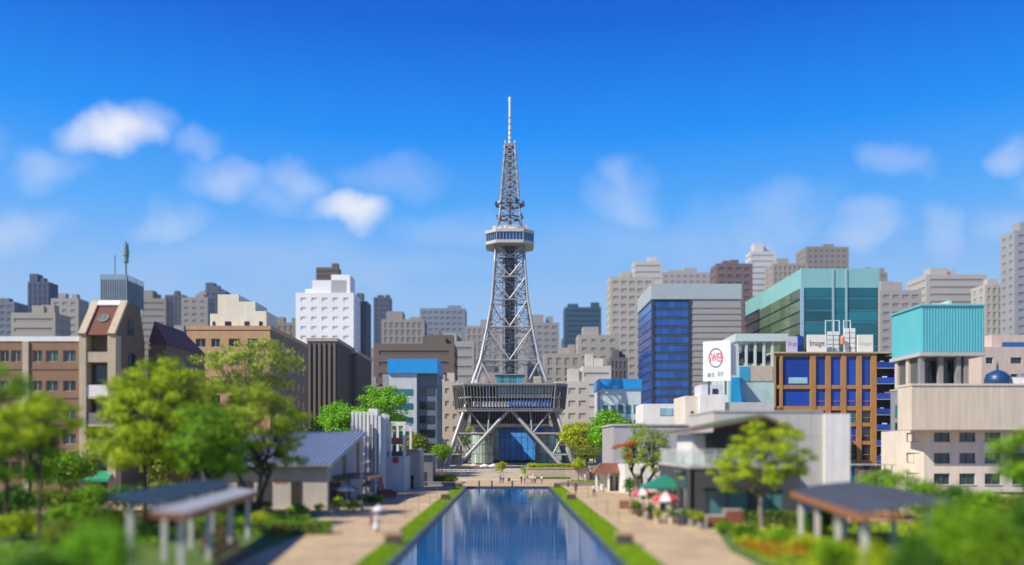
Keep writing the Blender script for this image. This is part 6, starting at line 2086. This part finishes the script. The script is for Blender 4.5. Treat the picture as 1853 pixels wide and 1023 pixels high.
SH = [(178, 42.5, 2.1, 1.7, 4.0, MATS['leaf_vivid'], 'round bright shrub at lower left before the shelter'), (1748, 44, 3.3, 2.0, 4.7, L_green, 'large leafy shrub at lower right'), (1655, 41, 1.5, 1.4, 3.4, L_deep, 'darker shrub left of the large lower right shrub'),
      (1850, 50, 2.0, 2.2, 4.6, L_deep, 'dark shrub at the right picture edge'), (75, 41, 1.9, 2.0, 2.6, L_deep, 'dark shrub under the left edge tree'), (120, 62, 2.2, 1.6, 2.2, L_olive, 'olive shrub behind the round bright shrub'),
      (1508, 50.5, 1.2, 1.5, 2.2, L_green, 'green shrub beneath the slate shelter edge'), (1490, 72, 1.8, 1.5, 2.4, L_deep, 'dark shrub against the grey hall'), (1585, 45.5, 1.2, 1.3, 2.6, L_lime, 'lime shrub beside the shelter posts'),
      (1460, 62, 1.7, 1.1, 1.2, L_yell, 'low yellow green shrub right of the light green tree'), (1520, 56, 1.7, 1.3, 1.5, L_yell, 'yellow shrub in the right flower bed'), (1415, 66, 1.3, 1.0, 1.1, L_green, 'low green mound at the foot of the light green tree'),
      (1345, 72, 1.3, 1.0, .9, L_deep, 'low dark plants at the edge of the right promenade'), (1310, 74.5, .9, .8, 1.1, L_green, 'small plant before the brick planters'),
      (540, 92, 1.3, 1.0, 1.5, L_green, 'green shrub before the restaurant wall'), (640, 100, 1.0, .8, 1.2, L_lime, 'light shrub at the restaurant entrance'), (612, 102.3, .9, .7, 1.5, L_lime, 'upright shrub left of the restaurant entrance'),
      (500, 80, 1.6, 1.3, 1.2, L_deep, 'dark low shrub behind the left shelter end'), (470, 78, 1.5, 1.2, 1.6, L_yell, 'yellow flowering shrub behind the left shelter'), (395, 74, 1.7, 1.4, 1.7, L_olive, 'olive shrub behind the left shelter roof'),
      (235, 41, 1.2, .9, .9, L_lime, 'low light plants before the left shelter'), (965, 202, 3.2, 2.0, 3.4, L_green, 'round clipped bush before the right tower leg'), (908, 207.5, 1.7, 1.4, 2.6, L_lime, 'light round bush at the top of the steps'),
      (1140, 128, 1.2, 1.0, 3.0, L_deep, 'upright dark bush beside the gallery'), (1222, 97.5, .9, .8, 1.6, L_green, 'bush beside the charcoal cafe wall'), (1253, 81.0, .9, .8, 2.2, L_lime, 'tall light shrub at the cafe corner')]
for i, (px_, Y, rx, ry, h, lf, lab) in enumerate(SH):
    if 'cafe corner' in lab:
        continue
    z0 = TZ if Y > 206 else (.0 if 'clipped bush' in lab else .02)
    near = Y < 80
    bush('shrub', lab, (wx(px_, Y), Y, z0 if 'clipped bush' not in lab else .005), rx, ry, h, lf, 500 + i, per=330 if near else 210, size=.17 if near else .2, lumps=20)
SH2 = [(20, 88, 3.2, 2.4, 3.4, L_deep, 'tall dark shrub at far left behind the edge tree'), (95, 92, 3.4, 2.4, 3.0, L_olive, 'olive shrub before the green awning, first from the left'), (165, 96, 3.2, 2.2, 3.2, L_green, 'green shrub before the green awning, second from the left'),
       (228, 99, 3.2, 2.2, 3.0, L_deep, 'dark shrub before the clock tower foot'), (292, 101, 3.4, 2.2, 3.6, L_olive, 'olive shrub between clock tower and slim tree'), (345, 104, 3.0, 2.0, 3.0, L_green, 'green shrub behind the slim dark limbed tree'),
       (40, 70, 2.6, 2.0, 2.2, L_lime, 'light shrub behind the left edge tree trunk'), (200, 74, 2.6, 2.0, 2.4, L_yell, 'yellow green shrub under the big lime tree'), (300, 78, 2.4, 1.8, 2.2, L_deep, 'dark shrub behind the shelter near end'), (130, 80, 2.6, 2.0, 2.2, L_green, 'green shrub left of the big lime tree'),
       (1670, 84, 3.0, 2.2, 4.2, L_green, 'green shrub below the turquoise building, first from the left'), (1726, 82, 3.0, 2.2, 3.8, L_deep, 'dark shrub below the turquoise building, second from the left'), (1785, 80, 3.0, 2.2, 3.4, L_green, 'green shrub below the turquoise building, third from the left'), (1846, 78, 3.0, 2.2, 3.2, L_olive, 'olive shrub below the turquoise building at the picture edge'),
       (1700, 63, 2.2, 1.8, 2.8, L_lime, 'lime shrub behind the near end of the slate shelter'), (1545, 84, 1.8, 1.4, 2.6, L_deep, 'dark shrub beside the white end bay'), (1790, 62, 2.2, 1.8, 2.6, L_green, 'green shrub behind the large lower right shrub')]
for i, (px_, Y, rx, ry, h, lf, lab) in enumerate(SH2):
    bush('shrub', lab, (wx(px_, Y), Y, .02 if Y < 97 else 0), rx, ry, h, lf, 900 + i, per=150, size=.24, lumps=22)
HG = [(7.8, 205.0, 4.2, .9, 2.2, .005, L_yell, 'clipped yellow green hedge behind the stone planter'), (10.3, 189.8, 6.0, 1.7, .75, 2.6, L_lime, 'clipped hedge on top of the long stone planter'), (21, 191.2, 3.0, 1.6, .8, 1.7, L_lime, 'clipped hedge on the smaller stone planter'),
      (9.2, 185.7, 3.6, .8, .3, .35, L_green, 'low hedge strip before the long stone planter'), (wx(800, 172), 172, 2.6, 1.1, 1.5, 0, L_green, 'clipped hedge below the twin trunk tree'), (wx(1062, 171), 171, 3.2, .8, .6, 0, L_lime, 'low hedge strip below the flat topped tree'),
      (wx(1395, 84.5), 84.5, 3.0, .7, 1.2, 0, L_green, 'clipped hedge behind the light green tree'), (wx(1270, 106), 105.5, 0.1, .1, .1, 0, L_green, ''), (-33, 98, 6.5, .8, 1.1, 0.02, L_deep, 'clipped hedge along the restaurant front'),
      (wx(1180, 122), 122, 1.6, .6, .9, 0, L_green, 'low hedge at the foot of the dark limbed tree'), (wx(668, 114), 114.5, 1.6, .6, .9, 0, L_lime, 'low hedge beneath the blue grey parasol'), (wx(450, 68), 74.5, 5.0, .7, 1.0, .02, L_green, 'clipped hedge behind the left shelter benches')]
for i, (x, y, rx, ry, h, z0, lf, lab) in enumerate(HG):
    if lab:
        bush('hedge', lab, (x, y, z0), rx, ry, h, lf, 700 + i, cat='hedge', per=120 if y > 120 else 170, size=.2 if y > 120 else .16, boxy=True)
bush('shrub', 'round grey green bush beside the clipped hedge', (wx(818, 171), 170.5, 0), 1.5, 1.2, 1.7, L_lime, 801, per=260, size=.18)

# ground cover and flowers in the planting beds
rng_ = np.random.default_rng(8)


def cover(name, label, xr, yr, n, leaf, size, z=.12, edge=None, cat='ground cover'):
    x = rng_.uniform(xr[0], xr[1], n)
    y = rng_.uniform(yr[0], yr[1], n)
    if edge is not None:
        k = edge(x, y)
        x, y = x[k], y[k]
    pn = np.sin(x * 1.7 + y * .9) + np.sin(x * .8 - y * 1.3) + rng_.normal(0, .4, len(x))
    k = pn > -.5
    x, y = x[k], y[k]
    P = np.stack([x, y, z + rng_.uniform(0, .35, len(x))], 1)
    o = link(name, leaves_mesh(name, P, np.tile([0, 0, 1.0], (len(x), 1)), size, leaf, rng_))
    tag(o, label, cat, kind='stuff')


cover('bed_plants', 'mixed leafy ground cover in the left planting bed', (-36, -17.6), (42, 95), 24000, L_green, .24, edge=lambda x, y: ~((x > -25.8) & (x < -16.8) & (y < 72.5) & (y > 46)) & (x < -17.9 - np.maximum(0, (y - 72) * .12)))
cover('bed_plants', 'mixed leafy ground cover in the right planting bed', (15.9, 44), (42, 82), 26000, L_lime, .24, edge=lambda x, y: (x > 16.2 + np.maximum(0, (y - 62) * .17)))
cover('flowers', 'orange flowers at the foot of the light green tree', (16.4, 20.5), (56, 64), 900, L_orange, .17, z=.3, cat='flowers')
cover('flowers', 'orange flowers beside the end of the left shelter', (-19.3, -18.3), (72, 78), 240, L_orange, .17, z=.3, cat='flowers')
cover('fallen_leaves', 'scattered dry leaves on the promenade paving', (-16.5, -9.8), (50, 150), 700, mat('dry_leaf', (.30, .20, .10), .9, island=.4), .12, z=.006, cat='leaves')

# ------------------------------------------------------------------ people
SKIN = mat('skin', (.52, .31, .22), .55, var=.03)
HAIR = mat('hair', (.02, .016, .014), .6, var=.1)


def person_mesh(pose):
    if ('person', pose) in CACHE:
        return CACHE[('person', pose)]
    V, R, E, Lb = [], [], [], []

    def add(p, r, par=None, lab=None):
        V.append(Vector(p))
        R.append(r if isinstance(r, tuple) else (r, r))
        if par is not None:
            E.append((par, len(V) - 1))
            Lb.append(lab)
        return len(V) - 1
    sit = pose == 'sit'
    dz = -.47 if sit else 0
    pel = add((0, 0, .95 + dz), (.145, .11))
    sp = add((0, .01, 1.14 + dz), (.13, .10), pel, 'top')
    ch = add((0, 0, 1.34 + dz), (.165, .11), sp, 'top')
    nk = add((0, 0, 1.475 + dz), .056, ch, 'top')
    h1 = add((0, -.015, 1.56 + dz), (.078, .088), nk, 'skin')
    h2 = add((0, -.01, 1.64 + dz), (.085, .098), h1, 'skin')
    add((0, .0, 1.705 + dz), (.05, .06), h2, 'skin')
    add((0, -.125, 1.585 + dz), .014, h1, 'skin')
    for s in (-1, 1):
        sh = add((s * .185, 0, 1.40 + dz), .062, ch, 'top')
        sw = {'walk': s * .16, 'stand': .02, 'sit': -.12}[pose]
        el = add((s * .245, sw * .5 + .03, 1.12 + dz), .046, sh, 'top')
        wr = add((s * (.25 if not sit else .17), sw - .08 - (.16 if sit else 0), .90 + dz + (.1 if sit else 0)), .03, el, 'skin')
        pa = add((s * (.25 if not sit else .15), sw - .10 - (.24 if sit else 0), .83 + dz + (.12 if sit else 0)), (.034, .022), wr, 'skin')
        for k in range(4):
            f1 = add(V[pa] + Vector((s * .004, -.03 + k * .02, -.05)), .0095, pa, 'skin')
            add(V[f1] + Vector((-s * .012, -.01, -.035 - .006 * (1 - abs(k - 1.5)))), .008, f1, 'skin')
        th = add(V[wr] + Vector((-s * .015, -.045, -.045)), .011, wr, 'skin')
        add(V[th] + Vector((-s * .006, -.012, -.03)), .009, th, 'skin')
        hp = add((s * .092, 0, .90 + dz), .095, pel, 'low')
        if sit:
            kn = add((s * .12, -.44, .47), .062, hp, 'low')
            an = add((s * .12, -.46, .085), .042, kn, 'low')
            add((s * .13, -.62, .04), (.042, .035), an, 'shoe')
        else:
            st = {'walk': -s * .17, 'stand': 0}[pose]
            kn = add((s * .1, st * .5 - .03, .5), .064, hp, 'low')
            an = add((s * .1, st + .02, .085), .042, kn, 'low')
            add((s * .115, st - .15, .04), (.042, .035), an, 'shoe')
    me = bpy.data.meshes.new('person_cage')
    me.from_pydata([tuple(v) for v in V], E, [])
    ob = bpy.data.objects.new('person_cage', me)
    COL.objects.link(ob)
    md = ob.modifiers.new('s', 'SKIN')
    for i, r in enumerate(R):
        me.skin_vertices[0].data[i].radius = r
    me.skin_vertices[0].data[0].use_root = True
    ob.modifiers.new('d', 'SUBSURF').levels = 1
    dg = bpy.context.evaluated_depsgraph_get()
    dg.update()
    out = bpy.data.meshes.new_from_object(ob.evaluated_get(dg))
    bpy.data.objects.remove(ob)
    out.name = 'person_' + pose
    out.materials.clear()
    for k in range(4):
        out.materials.append(SKIN)
    slot = {'skin': 0, 'top': 1, 'low': 2, 'shoe': 3}
    A = np.array([V[a] for a, b in E])
    B = np.array([V[b] for a, b in E])
    AB = B - A
    L2 = (AB ** 2).sum(1)
    for p in out.polygons:
        c = np.array(p.center)
        t_ = np.clip(((c - A) * AB).sum(1) / L2, 0, 1)
        d = np.linalg.norm(A + AB * t_[:, None] - c, axis=1)
        p.material_index = slot[Lb[int(np.argmin(d))]]
        p.use_smooth = True
    CACHE[('person', pose)] = out
    return out


def person(label, x, y, rz_, pose='stand', top=(.5, .5, .5), low=(.05, .06, .1), hgt=1.72, z0=0.0, group=None, skirt=None, hat=None):
    s = thing('person', label, 'person', (x, y, z0), group)
    Mx = Matrix.Translation((x, y, z0)) @ Matrix.Rotation(rz_, 4, 'Z') @ Matrix.Scale(hgt / 1.72, 4)
    o = link('body', person_mesh(pose), s, Mx)
    cm = lambda c: mat('cloth_%02d_%02d_%02d' % tuple(int(v * 99) for v in c), c, .8, var=.08, scale=4)
    for i, m_ in enumerate((SKIN, cm(top), cm(low), M_dark)):
        o.material_slots[i].link = 'OBJECT'
        o.material_slots[i].material = m_
    dz = -.47 if pose == 'sit' else 0
    b = MB()
    for j in range(6):
        e = j / 5 * 1.25
        for k in range(12):
            a = 2 * math.pi * k / 12
            drop = -.05 if math.sin(a) > .3 else 0
            b.v.append((math.cos(a) * .098 * math.cos(e * .95), .012 + math.sin(a) * .11 * math.cos(e * .95), 1.63 + dz + drop * (1 - e) + .105 * math.sin(e)))
    for j in range(5):
        for k in range(12):
            b.f.append((j * 12 + k, j * 12 + (k + 1) % 12, (j + 1) * 12 + (k + 1) % 12, (j + 1) * 12 + k))
    b.f.append(tuple(60 + k for k in range(12)))
    if ('hair', pose) not in CACHE:
        CACHE[('hair', pose)] = b.mesh('hair', HAIR, True)
    link('hair', CACHE[('hair', pose)], s, Mx)
    if skirt:
        MB().lathe([(.16, 1.0), (.20, .85), (.27, .5), (.33, .14), (.31, .14), (.18, .85)], seg=18, closed=False).build('dress', cm(skirt), s, Mx, smooth=True)
    if hat:
        MB().lathe([(.24, 1.665), (.24, 1.68), (.12, 1.70), (.115, 1.78), (.06, 1.81), (.01, 1.815)], seg=14, closed=False).build('hat', cm(hat), s, Mx, smooth=True)
    return s


W_ = (.80, .79, .76)
Yp = gy(963)
person('person in long white dress and white hat on the left promenade', wx(681, Yp), Yp, .3, 'stand', W_, W_, 1.72, skirt=(.78, .80, .84), hat=W_)
xp = wx(681, Yp)
parasol('small white hand parasol above the person in the white dress', xp + .22, Yp - .1, .9, 2.0, .5, .3, [CW])
person('person in dark red top beside the one in the white dress', wx(671, Yp + 1.5), Yp + 2.2, .1, 'walk', (.22, .07, .09), (.06, .05, .07), 1.65)
person('person in yellow jacket walking by the sheds on the left promenade', wx(748, 150), 150, 2.6, 'walk', (.72, .50, .05), (.30, .28, .24), 1.75)
person('person in white top with yellow jacketed companion by the sheds', wx(741, 151), 151.5, 2.3, 'walk', W_, (.35, .30, .25), 1.66)
Yp = gy(895)
person('person in black on the right promenade, left of two', wx(1042, Yp), Yp, 2.9, 'walk', (.04, .04, .05), (.03, .03, .04), 1.8)
Yp = gy(899)
person('person in white top and navy trousers on the right promenade', wx(1075, Yp), Yp, 3.3, 'walk', W_, (.03, .04, .09), 1.8)
person('person in pale clothes in front of the brown roofed pavilion', wx(1092, 137), 137, .5, 'stand', (.62, .60, .58), (.48, .44, .40), 1.65)
person('person in white standing by the planter right of the steps', wx(1059, 178), 178, .2, 'stand', W_, (.70, .68, .64), 1.75)
person('person in grey at the pool head, left of a couple', wx(905.5, 170), 170, 3.0, 'walk', (.18, .18, .20), (.08, .08, .09), 1.78)
person('person in white shirt at the pool head, right of a couple', wx(910.5, 170), 170.4, 3.2, 'walk', (.66, .65, .63), (.09, .09, .11), 1.74)
GP = [(943.5, 169, (.05, .05, .07), (.04, .04, .05), W_, 'person in dark clothes with white cap, first of the pool head group'), (949.5, 170.2, (.40, .42, .20), (.10, .10, .12), None, 'person in olive top, second of the pool head group'),
      (954, 168.8, (.10, .12, .18), (.50, .47, .40), None, 'person in navy top, third of the pool head group'), (960, 169.6, (.72, .50, .44), (.45, .35, .32), None, 'person in pink top, fourth of the pool head group'),
      (964.5, 170.4, W_, (.05, .05, .06), W_, 'person in white with cap, fifth of the pool head group'), (968.5, 169.2, (.55, .40, .36), (.04, .04, .05), None, 'person in rose top, last of the pool head group'), (980.5, 168.5, (.66, .62, .66), (.18, .10, .14), None, 'lone person in pale lilac top right of the pool head group')]
for k, (px_, Y, tp_, lw, ht, lab) in enumerate(GP):
    person(lab, wx(px_, Y), Y, 2.6 + .5 * math.sin(k * 2.1), 'stand' if k % 2 else 'walk', tp_, lw, 1.62 + .05 * (k % 4), hat=ht)
for k, (x, y, r, c, lab) in enumerate(((CT[0][0] - .6, CT[0][1] + .12, -1.6, (.60, .55, .52), 'seated person in beige at the parasol table nearest the pool'), (CT[1][0] + .35, CT[1][1] + .87, 3.1, W_, 'seated person in white under the larger striped parasol'), (CT[2][0] - .6, CT[2][1] + .1, -1.6, (.35, .14, .14), 'seated person in red brown under the green tent'), (CT[2][0] + .35, CT[2][1] + .87, 3.1, (.20, .22, .28), 'seated person in slate grey under the green tent'), (CT[5][0] - .6, CT[5][1] + .1, -1.6, (.55, .12, .12), 'seated person in red left of the parasol tables'), (CT[6][0] + .35, CT[6][1] + .87, 3.1, (.30, .36, .48), 'seated person in blue grey by the cafe wall'))):
    person(lab, x, y, r, 'sit', c, (.10, .10, .13), 1.7)
person('person in white apron standing beside the teal trolley', wx(1213, 88), 88.3, .4, 'stand', W_, (.05, .05, .06), 1.7)
person('person in rose shirt walking past the brown tub at the cafe', wx(1141, 97), 97, 1.2, 'walk', (.60, .30, .30), (.25, .22, .20), 1.68)
person('person in grey coat walking by the low grey shed', wx(762, 160), 160, 2.8, 'walk', (.22, .22, .24), (.06, .06, .08), 1.75)
# pushchair at the pool head
x, y = wx(921, 171), 171.0
s_ = thing('pushchair', 'dark pushchair beside the couple at the pool head', 'pushchair', (x, y, 0))
for dx in (-.22, .22):
    for dy in (-.35, .35):
        MB().lathe([(.03, -.03), (.13, -.03), (.13, .03), (.03, .03)], seg=12).build('wheel', M_dark, s_, Matrix.Translation((x + dx, y + dy, .13)) @ Matrix.Rotation(math.pi / 2, 4, 'Y'))
    beam('frame', (x + dx, y - .35, .2), (x + dx, y + .55, 1.0), .015, M_steel2, s_)
    beam('frame', (x + dx, y + .35, .2), (x + dx, y - .2, .75), .015, M_steel2, s_)
MB().extrude([(x - .2, y - .3, .45), (x - .2, y + .15, .42), (x - .2, y + .32, .95), (x - .2, y + .26, .97), (x - .2, y + .08, .5), (x - .2, y - .3, .53)], (.4, 0, 0)).build('seat', M_dark, s_)
MB().lathe([(.26, 0), (.24, .14), (.15, .26), (.02, .3)], (x, y + .1, .82), 12).build('hood', mat('hood_navy', (.03, .04, .08), .7), s_)

# ------------------------------------------------------------------ summer haze over the whole place
hz = MB().box(-2600, 2600, -70, 2600, -1.4, 195)
hzo = hz.build('haze', None)
hm = bpy.data.materials.new('haze_air')
hm.use_nodes = True
hn, hl = hm.node_tree.nodes, hm.node_tree.links
hn.remove(hn['Principled BSDF'])
pv = hn.new('ShaderNodeVolumePrincipled')
pv.inputs['Color'].default_value = (.80, .91, 1.0, 1)
pv.inputs['Density'].default_value = 0.00007
pv.inputs['Anisotropy'].default_value = 0.2
hl.new(pv.outputs[0], hn['Material Output'].inputs['Volume'])
hzo.data.materials.append(hm)
tag(hzo, 'thin pale summer haze hanging over the city', 'haze', kind='stuff')
